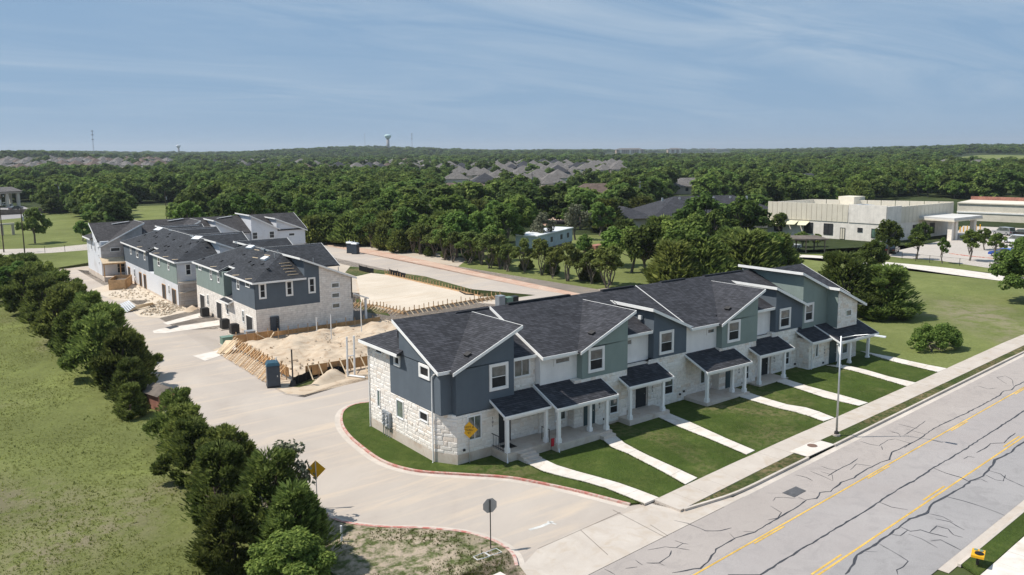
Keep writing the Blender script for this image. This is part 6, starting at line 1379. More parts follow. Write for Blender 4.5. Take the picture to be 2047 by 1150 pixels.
# ---- carport with pickup, shed roofed school building, canopy
cp = thing('carport', 'old open carport with a flat weathered roof beside the gravel drive', 'carport', gz((106.979, 47.483)), R(-38))
MB().box(-8.0, 5.2, -2.6, 4.0, 2.55, 2.8).build('roof', 'weathered', cp)
for x in (-7.4, -3.0, 1.2, 4.6):
    for y in (-2.2, 3.6): MB().box(x-.1, x+.1, y-.1, y+.1, 0, 2.55).build('post', 'weathered', cp)
MB().box(-7.8, -3.0, 3.6, 3.8, .2, 2.3).build('back_wall', 'weathered', cp)
def car(name, label, loc, rz, paint, L=4.6, Hh=1.5, suv=False, pick=False):
    P = thing(name, label, 'truck' if pick else 'car', gz(loc, .06), rz)
    w = .92; b = .34; d = .92
    prof = [(-L/2, b), (-L/2, d-.05), (-L/2+.12, d), (L/2-.15, d-.08), (L/2, d-.25), (L/2, b)]
    MB().ext([(x, -w, z) for x, z in prof], (0, 2*w, 0)).build('body', paint, P)
    if pick: cab = [(-.1, d), (.05, Hh+.25), (1.0, Hh+.25), (1.55, d-.03)]
    elif suv: cab = [(-L/2+.1, d), (-L/2+.35, Hh+.12), (.55, Hh+.12), (1.25, d-.04)]
    else: cab = [(-L/2+.35, d), (-L/2+1.15, Hh), (.35, Hh), (1.2, d-.05)]
    cb = MB().ext([(x, -w+.10, z) for x, z in cab], (0, 2*w-.20, 0)).build('cabin', paint, P)
    c2 = [(x+(.10 if i in (0, 1) else -.12), z-(0.07 if i in (1, 2) else -.04)) for i, (x, z) in enumerate(cab)]
    MB().ext([(x, -w+.09, z) for x, z in c2], (0, 2*w-.18, 0)).build('side_glass', 'glass', cb)
    (x2, z2), (x3, z3) = cab[2], cab[3]; MB().ext([(x2+.03, -.72, z2-.05), (x2+.03, .72, z2-.05), (x3-.02, .75, z3+.08), (x3-.02, -.75, z3+.08)], (.03, 0, .02)).build('windscreen', 'glass', cb)
    (x0, z0), (x1, z1) = cab[0], cab[1]; MB().ext([(x1-.02, -.70, z1-.06), (x1-.02, .70, z1-.06), (x0+.02, .72, z0+.08), (x0+.02, -.72, z0+.08)], (-.03, 0, .02)).build('rear_glass', 'glass', cb)
    for x in (-L/2+.85, L/2-.9):
        for s in (-1, 1):
            wl = MB().tube([(x, s*(w-.20), .34), (x, s*(w+.02), .34)], .34, 16).build('wheel', 'rubber', P); MB().tube([(x, s*(w+.02), .34), (x, s*(w+.035), .34)], .20, 10).build('rim', 'galvanised', wl)
    for s in (-.62, .62):
        MB().box(L/2-.02, L/2+.02, s-.2, s+.2, .62, .76).build('headlight', 'porta_white', P); MB().box(-L/2-.02, -L/2+.02, s-.18, s+.18, .68, .84).build('tail_light', 'sign_red', P)
ang = math.atan2((lC-lB).y, (lC-lB).x)
car('pickup_truck', 'white pickup truck parked under the weathered carport', (109.422, 50.527), ang+R(185), 'car_white', 5.6, 1.75, pick=True)
car('parked_car', 'silver estate car parked left of the black one in the lot', (168.144, 37.438), ang+R(70), 'car_silver', 4.8, 1.6, True)
car('parked_car', 'black car parked at the right edge of the lot', (167.734, 33.602), ang+R(70), 'car_black'); car('parked_car', 'white car in the lot, farther of the two white ones', (152.784, 28.523), ang+R(90), 'car_white', 4.7, 1.6, True)
car('parked_car', 'white car in the lot, nearer of the two white ones', (140.885, 22.220), ang+R(90), 'car_white', 4.6); car('parked_car', 'bright blue car half hidden by a young tree', (129.178, 20.569), ang+R(92), 'car_blue', 4.5)
car('parked_car', 'dark car parked behind the tree at the building corner', (119.773, 35.852), ang+R(20), 'car_black', 4.6); car('parked_car', 'dark car in the lot at the far left edge', (7.158, 304.112), R(30), 'car_grey', 4.6); car('parked_car', 'white car in the lot at the far left edge', (6.481, 330.264), R(30), 'car_white', 4.6)
# chain link fences: posts, rails and wires
def chain(label, pts, h=1.25, step=3.4, wires=4, mat='iron'):
    o = thing('chain_fence', label, 'fence', gz(pts[0])); b0 = pts[0]
    for p, q in zip(pts[:-1], pts[1:]):
        d = math.dist(p, q); n = max(1, round(d/step))
        A_ = Vector((p[0]-b0[0], p[1]-b0[1], T(p[0])-T(b0[0]))); B_ = Vector((q[0]-b0[0], q[1]-b0[1], T(q[0])-T(b0[0])))
        for i in range(n): c = A_+(B_-A_)*i/n; MB().tube([c, c+Vector((0, 0, h+.05))], .045, 6).build('post', mat, o)
        for z in [h]+[h*k/(wires+1) for k in range(1, wires+1)]: MB().tube([A_+Vector((0, 0, z)), B_+Vector((0, 0, z))], .02 if z == h else .006, 4).build('rail' if z == h else 'wire', mat, o)
    return o
chain('dark chain link fence between the parking lot and the gravel drive', [(112.524, 29.952), (111.764, 24.743), (111.943, 19.884), (111.542, 15.025), (110.796, 8.743)])
chain('thin wire fence along the lane at the left meadow', [(-3.381, 150.292), (0.131, 148.913), (4.417, 149.048)], 1.4, 6)
bf = thing('board_fence', 'long brown board fence at the back of the left meadow', 'fence', gz((-4.156, 280.930)))
f0, f1_ = (-4.348, 278.377), (19.620, 272.680); n = 70
for i in range(n):
    a_ = (f0[0]+(f1_[0]-f0[0])*i/n-f0[0], f0[1]+(f1_[1]-f0[1])*i/n-f0[1]); b_ = (f0[0]+(f1_[0]-f0[0])*(i+.96)/n-f0[0], f0[1]+(f1_[1]-f0[1])*(i+.96)/n-f0[1])
    hh = 1.9+rt.uniform(-.05, .05); MB().ext([(a_[0], a_[1], 0), (b_[0], b_[1], 0), (b_[0], b_[1], hh), (a_[0], a_[1], hh)], (.02, -.05, 0)).build('board', 'weathered', bf)
gp = thing('gate_post', 'pale stone gate posts beside the lane at the left edge', 'gate', gz((-5.222, 200.571)))
for x in (-1.2, 1.2): MB().box(x-.3, x+.3, -.3, .3, 0, 2.6).build('post', 'house_tan', gp)
MB().box(-1.6, 1.6, -.35, .35, 2.6, 3.0).build('lintel', 'house_cream', gp)
pv = thing('pavilion', 'tan pavilion on square posts at the far left edge', 'pavilion', gz((5.570, 327.603)), R(20))
for x in (-4, 0, 4): 
    for y in (-3, 3): MB().box(x-.5, x+.5, y-.5, y+.5, 0, 5.2).build('post', 'house_cream', pv)
MB().box(-5, 5, -4, 4, 5.2, 6.0).build('fascia', 'house_tan', pv); MB().ext([(-5.4, -4.4, 6.0), (5.4, -4.4, 6.0), (3.5, 0, 7.6), (-3.5, 0, 7.6)], (0, .01, -.12)).build('roof', 'shingles_grey', pv); MB().ext([(-5.4, 4.4, 6.0), (5.4, 4.4, 6.0), (3.5, 0, 7.6), (-3.5, 0, 7.6)], (0, -.01, -.12)).build('roof', 'shingles_grey', pv)
mh = thing('mobile_home', 'long pale blue mobile home with a white metal roof in the yard', 'mobile home', gz((75.168, 82.365)), math.radians(28))
MB().box(-9, 9, -2.2, 2.2, .7, 3.3).build('wall', 'siding_blue', mh); MB().box(-9.2, 9.2, -2.4, 2.4, 3.3, 3.5).build('roof', 'porta_white', mh); MB().box(-8.9, 8.9, -2.1, 2.1, 0, .7).build('skirting', 'weathered', mh)
for x in (-6, -2, 3, 6.5): 
    o = MB().box(x-.5, x+.5, -2.25, -2.2, 1.6, 2.6).build('window', 'opening', mh); MB().box(x-.56, x+.56, -2.24, -2.205, 1.54, 1.6).build('sill', 'porta_white', o)
rt_ = thing('flatbed_trailer', 'rusty red garden trailer on the grass under a tree', 'trailer', gz((78.847, 70.907)), R(10))
MB().box(-2, 2, -.9, .9, .6, 1.5).build('box', 'brick_red', rt_)
for s in (-.95, .95): MB().tube([(0, s-.1, .35), (0, s+.1, .35)], .35, 12).build('wheel', 'rubber', rt_)
MB().bar((2, 0, .5), (3.2, 0, .45), .1, .1).build('drawbar', 'iron', rt_)
def hip(mb, x0, x1, y0, y1, z0, sl=.5, ov=.6):
    x0 -= ov; x1 += ov; y0 -= ov; y1 += ov; w, d = x1-x0, y1-y0; m = min(w, d)/2; h = m*sl
    if w >= d: r0, r1 = (x0+m, (y0+y1)/2, z0+h), (x1-m, (y0+y1)/2, z0+h)
    else: r0, r1 = ((x0+x1)/2, y0+m, z0+h), ((x0+x1)/2, y1-m, z0+h)
    vs = [(x0, y0, z0), (x1, y0, z0), (x1, y1, z0), (x0, y1, z0), r0, r1]
    fs_ = [(0, 1, 5, 4), (1, 2, 5), (2, 3, 4, 5), (3, 0, 4)] if w >= d else [(0, 1, 4), (1, 2, 5, 4), (2, 3, 5), (3, 0, 4, 5)]
    return mb.add(vs, fs_+[(3, 2, 1, 0)])
sch = thing('school_hall', 'wide hall with a big dark hipped shingle roof behind the trees', 'building', gz((135.572, 94.514)), R(-22))
MB().box(-17, 17, -9, 9, 0, 3.4).build('wall', 'house_cream', sch); hip(MB(), -17, 17, -9, 9, 3.4, .42, 1.0).build('roof', 'shingles', sch); windows_on(sch, (-17, -9, 0), (17, -9, 0), 8, 1.0, 2.4, 1.6)
MB().box(-26, -17, -6, 7, 0, 3.0).build('wall', 'house_cream', sch); hip(MB(), -27, -16, -7, 8, 3.0, .4, .6).build('roof', 'shingles', sch)
for k in range(6): MB().box(-12+k*4.6, -11.6+k*4.6, -1.6, -1.2, 6.6, 7.4).build('roof_vent', 'galvanised', sch)
shd = thing('shade_canopy', 'pale green shade canopy beside the dark roofed hall', 'canopy', gz((127.517, 75.067)), R(-22))
MB().ext([(-6, -3, 3.2), (6, -3, 3.2), (5, 3, 3.9), (-5, 3, 3.9)], (0, 0, -.08)).build('roof', 'tarp', shd)
for x in (-5.6, 5.6):
    for y in (-2.8, 2.8): MB().tube([(x, y, 0), (x, y, 3.4)], .1, 8).build('post', 'iron', shd)
# ---- single houses between the trees
def house(label, loc, rz, w, d, wh, roof, wall, sl=.5, group=None, nwin=4, name='house'):
    P = thing(name, label, 'house', (loc[0], loc[1], H(*loc)), rz, group)
    MB().box(-w/2, w/2, -d/2, d/2, -1, wh).build('wall', wall, P); rf = hip(MB(), -w/2, w/2, -d/2, d/2, wh, sl).build('roof', roof, P)
    windows_on(P, (-w/2, -d/2, 0), (w/2, -d/2, 0), nwin, wh-1.9, wh-.7, 1.2); windows_on(P, (-w/2, d/2, 0), (-w/2, -d/2, 0), 2, wh-1.9, wh-.7, 1.2)
    MB().box(-.5, .5, -d/2-.06, -d/2, 0, 2.1).build('door', 'dark_door', P); MB().box(w*.2, w*.2+.8, -.5, .3, wh+.5, wh+d*.28*sl*2).build('chimney', 'brick_brown', rf); return P
house('low house with a wide red brown hipped roof beyond the oaks', (162.859, 246.151), R(-30), 26, 13, 3.0, 'shingles_brown', 'brick_brown', .42)
house('dark brown brick house right of a power pole', (175.895, 205.413), R(-28), 17, 12, 2.9, 'shingles_brown', 'brick_brown', .45); house('brown house with tall plain roof by the back street', (180.291, 184.445), R(-28), 20, 12, 2.9, 'shingles_brown', 'brick_brown', .6)
house('grey hipped house roof showing among the trees', (251.222, 203.983), R(-25), 22, 14, 3.2, 'shingles_grey', 'house_tan', .45); house('dark grey house deep in the trees at right', (353.604, 215.179), R(-25), 22, 13, 3.2, 'shingles', 'house_tan', .4)
house('long house low behind the left meadow trees', (132.973, 698.326), R(10), 26, 14, 3.4, 'shingles_brown', 'house_tan', .45); house('house with a pale roof in the left woods', (119.102, 852.984), R(10), 20, 12, 3.4, 'membrane', 'house_cream', .3)
# ---- estates: shared meshes, copied house by house
PROTO = []
for rf, wl, w, d, wh in (('shingles_grey', 'house_tan', 12.5, 14, 5.6), ('shingles_grey', 'house_cream', 13.5, 12, 5.6), ('shingles_brown', 'house_tan', 12, 13, 5.4), ('shingles', 'house_slate', 13, 13, 5.6), ('shingles_grey', 'house_slate', 12, 15, 3.4)):
    a = MB().box(-w/2, w/2, -d/2, d/2, -2, wh).box(-w/2+.8, -.6, -d/2-2.2, -d/2, -2, wh-.3).mesh('wall', wl)
    b = hip(MB(), -w/2, w/2, -d/2, d/2, wh, .62); hip(b, -w/2+.8, -.6, -d/2-2.2, 0, wh-.3, .62, .4)
    b.ext([(1.0, -d/2-.7, wh-.6), (5.2, -d/2-.7, wh-.6), (3.1, -d/2-.7, wh+1.2)], (0, 4.0, 0)); b = b.mesh('roof', rf)
    wm = MB().box(-.6, .6, -.04, .04, 0, 1.4).mesh('window', 'opening'); tm = MB().box(-.75, .75, -.03, .03, -.12, 1.52).mesh('frame', 'trim_white'); PROTO.append((a, b, wm, tm, w, d, wh))
def estate(pts, label, group, rz0, near=False, kinds=(0, 1, 2, 3, 4)):
    for i, (x, y) in enumerate(pts):
        k = rt.choice(kinds); a, b, wm, tm, w, d, wh = PROTO[k]
        P = thing('estate_house', label, 'house', (x, y, H(x, y)), rz0+rt.choice((0, 0, math.pi/2, math.pi))+rt.uniform(-.12, .12), group, rt.uniform(.82, 1.02))
        link('wall', a, P); link('roof', b, P)
        if near:
            for sx in (-w*.3, w*.1, w*.32):
                for z in (.9, wh-2.0):
                    o = link('window', wm, P, (sx, -d/2-.05-(2.2 if sx < -.7 else 0), z)); link('frame', tm, o, (0, .03, 0))
            for sy in (-d*.25, d*.2): o = link('window', wm, P, (-w/2-.05, sy, wh-2.0), (0, 0, math.pi/2)); link('frame', tm, o, (0, .03, 0))
estate([(183.4, 260.7), (190.9, 253.4), (196.6, 245.5), (203.9, 240.1), (199.6, 310.0), (207.6, 302.0), (215.7, 296.1), (222.2, 289.2), (227.5, 279.2), (235.5, 273.2), (226.9, 361.5), (232.5, 352.7), (240.3, 344.7), (247.6, 339.3), (254.8, 331.6), (262.6, 323.5), (267.3, 313.2), (255.9, 416.3), (264.6, 407.2), (271.5, 399.5), (276.3, 388.0), (286.6, 385.7), (291.1, 374.5), (300.6, 370.1), (305.7, 358.5), (313.9, 352.5), (321.2, 344.6), (291.2, 472.9), (301.1, 465.7), (306.1, 456.0), (313.8, 450.4), (319.5, 437.3), (336.0, 425.2), (342.2, 417.6), (347.0, 408.2), (354.1, 400.1), (361.4, 394.8), (367.7, 384.4), (375.1, 378.9), (336.3, 536.0), (342.3, 524.8), (350.1, 519.1), (355.5, 508.4), (360.1, 498.4), (366.9, 490.1), (373.4, 482.0), (381.6, 472.7), (389.6, 466.8), (396.2, 458.7), (398.3, 447.4), (408.5, 443.2), (415.7, 434.6), (423.5, 428.9), (383.8, 609.5), (390.9, 596.7), (392.9, 580.2), (406.0, 581.8), (410.0, 571.3), (414.1, 557.1), (424.0, 549.8), (427.2, 540.1), (437.6, 536.2), (441.4, 522.3), (448.8, 516.9), (452.9, 503.0), (458.6, 495.2), (466.5, 489.4), (472.1, 478.1), (467.9, 648.6), (473.9, 635.7), (481.1, 626.3), (486.2, 614.2), (491.1, 606.4), (496.7, 594.1), (505.3, 587.8), (505.6, 571.2), (512.2, 562.4), (517.4, 554.6), (527.9, 546.9)], 'two storey house with grey hipped roof in the estate beyond the trees', 'houses of the near estate', R(-32), True, (0, 0, 1, 1, 4, 3))
estate([(93.4, 958.4), (117.1, 954.1), (129.3, 949.6), (139.5, 946.5), (153.1, 945.5), (73.9, 1050.0), (84.7, 1042.0), (94.7, 1039.3), (106.6, 1035.3), (118.8, 1040.6), (128.2, 1033.7), (139.9, 1034.6), (162.4, 1032.6), (185.2, 1030.4), (195.3, 1027.9), (208.5, 1028.1), (219.2, 1025.2), (233.6, 1024.7), (60.4, 856.3), (66.4, 848.0), (81.4, 840.8), (87.2, 825.0), (98.0, 828.6), (111.9, 818.4), (126.2, 807.8), (133.6, 802.4), (146.9, 784.9), (163.3, 772.8), (59.8, 929.0), (68.7, 922.5), (83.3, 915.9), (92.2, 921.9), (106.0, 911.8), (112.1, 903.0), (121.3, 909.0), (136.6, 897.7), (145.7, 903.9), (153.0, 898.4), (167.5, 887.8), (178.6, 892.6), (186.1, 887.1), (200.6, 872.0), (69.1, 995.5), (85.0, 988.2), (101.4, 985.1), (115.3, 979.3), (124.0, 986.6), (134.4, 983.5), (147.2, 974.0), (164.6, 970.4), (176.5, 985.0), (184.8, 979.0), (203.1, 984.5), (210.6, 974.1), (223.3, 988.9), (74.4, 1065.2), (84.0, 1058.1), (98.6, 1061.8), (105.9, 1051.5), (123.3, 1053.2), (141.4, 1059.3), (146.2, 1050.9), (157.3, 1057.5), (173.0, 1050.8), (183.1, 1063.5), (194.0, 1065.6), (202.3, 1059.4), (213.3, 1066.7), (224.0, 1079.6), (242.2, 1076.7), (255.2, 1083.0), (85.9, 1140.4), (90.5, 1126.9), (106.1, 1130.6), (116.3, 1128.2), (122.3, 1118.7), (130.7, 1133.0), (140.2, 1126.0), (156.4, 1134.9), (165.6, 1138.7), (173.6, 1132.8), (192.2, 1145.9), (211.2, 1148.2), (224.1, 1160.8), (235.2, 1163.7), (249.1, 1181.8), (254.4, 1172.1), (269.8, 1195.4)], 'brown roofed house in rows on the far left slope', 'houses of the far left estate', R(20), False, (0, 2, 2, 0, 4))
estate([(254.1, 844.3), (272.0, 844.5), (282.2, 823.7), (290.0, 809.2), (304.9, 798.2), (314.4, 791.3), (321.6, 768.7), (330.5, 749.4), (346.9, 750.1), (355.6, 731.0), (364.2, 716.2), (369.5, 695.6), (382.3, 682.1), (391.6, 671.2), (273.3, 975.2), (286.5, 965.5), (297.6, 962.3), (307.8, 935.0), (319.7, 931.2), (336.3, 928.9), (342.8, 904.4), (359.1, 902.3), (363.7, 879.3), (375.3, 865.9), (380.2, 843.2), (392.7, 838.8), (406.7, 828.5), (413.6, 809.1), (421.8, 798.4), (427.5, 775.6), (440.8, 770.5), (441.6, 742.4), (294.5, 1068.6), (312.1, 1072.0), (325.4, 1056.7), (342.5, 1060.6), (349.4, 1039.1), (365.1, 1038.4), (375.2, 1031.0), (384.5, 1007.8), (397.8, 992.6), (415.7, 995.8), (422.5, 985.3), (433.2, 972.0), (444.4, 953.0), (451.3, 931.9), (452.5, 904.7), (462.3, 892.3), (473.7, 878.7), (480.1, 863.8), (497.0, 856.5), (331.9, 632.4), (339.4, 619.4), (346.8, 610.2), (356.7, 599.3), (227.8, 756.7), (233.5, 748.5), (239.6, 728.3), (253.3, 710.6), (257.9, 699.5), (265.3, 686.5), (271.6, 674.3), (288.2, 665.9), (288.0, 640.0), (294.4, 617.2), (306.1, 615.8), (307.1, 597.1)], 'house roof in the middle distance estate behind the left woods', 'houses of the middle estate', R(-10), False, (0, 2, 3, 1))
def block(label, loc, rz, w, d, h, n):
    P = thing('apartment_block', label, 'building', (loc[0], loc[1], H(*loc)), rz); 
    MB().box(-w/2, w/2, -d/2, d/2, -4, h).build('wall', 'apartment_tan', P); hip(MB(), -w/2, w/2, -d/2, d/2, h, .35, 1.0).build('roof', 'shingles_grey', P)
    for fl in range(3): windows_on(P, (-w/2, -d/2, 0), (w/2, -d/2, 0), n, 1.5+fl*3.6, 3.3+fl*3.6, 3.0)
    for x in (-w*.35, 0, w*.35): MB().box(x-3, x+3, -d/2-1.2, -d/2, -4, h-.5).build('balcony_bay', 'house_cream', P)
block('long tan apartment block on the horizon, left of three', (1667.8, 1692.6), R(-32), 78, 22, 11, 12); block('tan apartment block on the horizon, middle of three', (1844.6, 1684.2), R(-34), 42, 22, 11, 8); block('tan apartment block on the horizon, right of three', (3118.7, 2616.8), R(-36), 42, 22, 10, 8)
ws = (804.4, 464.1); P = thing('white_hall', 'long white roofed hall on the wooded slope at right', 'building', (ws[0], ws[1], H(*ws)), R(-40)); MB().box(-34, 34, -9, 9, -2, 6).build('wall', 'house_cream', P); MB().box(-35, 35, -10, 10, 6, 7).build('roof', 'membrane', P); windows_on(P, (-34, -9, 0), (34, -9, 0), 9, 2, 4, 2.5)
for q, lab in (((686.8, 304.4), 'grey roofed house on the right hill, left of its neighbours'), ((658.8, 267.4), 'grey roofed house on the right hill, middle'), ((698.7, 268.1), 'grey roofed house on the right hill, right')): house(lab, q, R(-35), 22, 14, 4.5, 'shingles_grey', 'house_tan', .5)
# ---- water towers and masts on the skyline
def at_bearing(a, r): b = R(53.71+a); return (CAM.x+math.cos(b)*r, CAM.y+math.sin(b)*r)
def wtower(label, loc, z1, rad, mt):
    z0 = H(*loc); P = thing('water_tower', label, 'water tower', (*loc, z0)); h = z1-z0
    MB().tube([(0, 0, -3), (0, 0, h-rad*1.0)], rad*.42, 16).build('shaft', 'tank_shaft', P, True)
    MB().tube([(0, 0, h-rad*1.25), (0, 0, h-rad*.75), (0, 0, h-rad*.35), (0, 0, h-.12*rad), (0, 0, h)], [rad*.45, rad*.85, rad, rad*.92, rad*.45], 24).build('tank', mt, P, True); MB().tube([(0, 0, h), (0, 0, h+rad*.12)], rad*.12, 8).build('hatch', mt, P)
wtower('teal and white water tower on the wooded ridge', at_bearing(8.3039, 2600), 68, 10.5, 'tank_teal'); wtower('small white water tower far off on the left skyline', at_bearing(21.5355, 3600), 48, 9, 'porta_white')
def mast(label, loc, z1, r=1.0, plat=True):
    z0 = H(*loc); P = thing('radio_mast', label, 'mast', (*loc, z0)); h = z1-z0
    for k in range(3): a = 2.09*k; MB().tube([(math.cos(a)*r, math.sin(a)*r, -2), (math.cos(a)*r*.5, math.sin(a)*r*.5, h)], r*.16, 5).build('leg', 'mast', P)
    for k in range(14):
        z = h*k/14; s = 1-.5*k/14; MB().bar((math.cos(2.09*(k % 3))*r*s, math.sin(2.09*(k % 3))*r*s, z), (math.cos(2.09*((k+1) % 3))*r*s, math.sin(2.09*((k+1) % 3))*r*s, z+h/14), r*.14, r*.14).build('strut', 'mast', P)
    if plat:
        for z in (h*.66, h*.82, h*.95): MB().tube([(0, 0, z), (0, 0, z+r*1.2)], r*2.0, 8).build('antenna_ring', 'mast', P)
mast('lattice mast with antenna rings on the far left skyline', at_bearing(26.3577, 1800), 63, 1.1); mast('thin mast left of the big water tower', at_bearing(9.8295, 3000), 80, 1.0, False); mast('thin mast right of the big water tower', at_bearing(6.6992, 2900), 78, 1.2)
def pole(label, loc, h, arm=True, group=None):
    P = thing('power_pole', label, 'power pole', (loc[0], loc[1], H(*loc)), R(35), group); MB().tube([(0, 0, -.5), (0, 0, h)], [.13, .085], 8).build('shaft', 'bark', P)
    if arm:
        c = MB().box(-1.2, 1.2, -.06, .06, h-1.0, h-.85).build('crossarm', 'bark', P)
        for x in (-1.1, 0, 1.1): MB().tube([(x, 0, h-.85), (x, 0, h-.6)], .06, 6).build('insulator', 'porta_white', c)
    MB().tube([(.25, 0, h-2.4), (.25, 0, h-1.5)], .2, 8).build('transformer', 'galvanised', P)
pole('power pole left of the dark brown brick house', (132.596, 160.801), 12.5); pole('power pole before the yards left of the tall one', (133.101, 172.049), 11.5); pole('power pole by the back street among the trees', (146.202, 127.542), 10.5); pole('pole standing in the left meadow by the wrapped row', (33.416, 200.434), 9.0, False); pole('pole at the lane beside the cedar row', (-7.276, 147.847), 9.5, False); pole('leaning pole at the left edge of the picture', (-9.996, 158.157), 12.5); pole('pole in front of the far left woods', (16.921, 272.942), 10.5); pole('pole rising behind the wrapped row', (51.940, 224.664), 10.0)
# ================================================================ woods
def inpoly(x, y, poly):
    c = False
    for i in range(len(poly)):
        a, b = poly[i], poly[i-1]
        if (a[1] > y) != (b[1] > y) and x < (b[0]-a[0])*(y-a[1])/(b[1]-a[1])+a[0]: c = not c
    return c
OPEN = [[(685.1, 316.2), (949.0, 442.0), (1207.3, 542.9), (1214.9, 445.0), (708.4, 244.2)], [(150.160, 248.373), (161.728, 218.804), (197.162, 223.413), (306.408, 303.291), (600.606, 607.615), (535.334, 751.651), (328.168, 546.960)], [(36.6, 872.3), (176.1, 750.6), (541.9, 2172.2), (71.4, 1342.2)], [(159.1, 626.2), (239.7, 396.6), (341.6, 568.2), (217.5, 833.9)], [(903.0, 969.2), (1198.7, 945.3), (3195.5, 2560.5), (1721.8, 1862.9)],
        [(-300, -200), (52, -200), (58, 36), (50, 128), (20, 150), (-20, 140), (-12, 118), (-300, 118)],
        [(46, -200), (300, -200), (300, 22), (128, 16), (108, 52), (62, 66), (50, 40)],
        [(104.148, 54.932), (192.322, 118.309), (236.687, 116.629), (281.119, 123.331), (289.310, 106.669), (298.040, 70.446), (94.495, -6.006), (85.036, 22.689)],
        [(108.776, 88.132), (157.130, 135.919), (193.250, 156.950), (205.055, 131.905), (128.243, 71.509), (111.749, 71.820)],
        [(-18.174, 150.767), (-11.262, 278.448), (2.279, 273.245), (20.767, 268.259), (17.908, 224.814), (16.446, 177.053), (29.292, 252.059), (43.912, 264.947), (62.928, 277.926), (47.572, 219.159), (32.024, 191.782), (20, 150), (-20, 140), (-16.602, 149.192)],
        [(14.431, 171.478), (40.250, 290.819), (69.294, 297.087), (41.372, 195.583), (26.179, 166.490)], [(88.046, 105.833), (109.032, 131.217), (113.255, 117.657), (85.501, 70.505), (59.444, 43.529), (51.216, 45.382), (60.351, 63.810)],
        [(123.746, 157.806), (153.039, 194.277), (165.816, 190.048), (210.162, 191.082), (186.878, 162.866), (157.154, 156.317), (130.347, 146.694)],
        [(94.788, 158.915), (193.335, 314.987), (209.540, 298.592), (109.377, 146.026)], [(110.387, 132.092), (210.054, 256.801), (220.672, 246.292), (118.690, 124.812)], [(114.756, 120.207), (211.912, 230.920), (228.433, 226.389), (123.762, 112.347)], [(162.671, 133.690), (280.107, 242.005), (298.465, 238.829), (172.790, 124.568)], [(240.833, 144.034), (407.659, 260.287), (430.672, 259.693), (284.525, 159.982)],
        [(-12.971, 246.878), (-5.770, 379.885), (21.547, 343.734), (12.349, 261.220)], [(93.473, 608.469), (149.271, 870.928), (180.289, 831.366), (128.508, 599.092)], [(92.069, 746.452), (136.310, 1020.441), (155.167, 995.105), (115.753, 760.355)]]
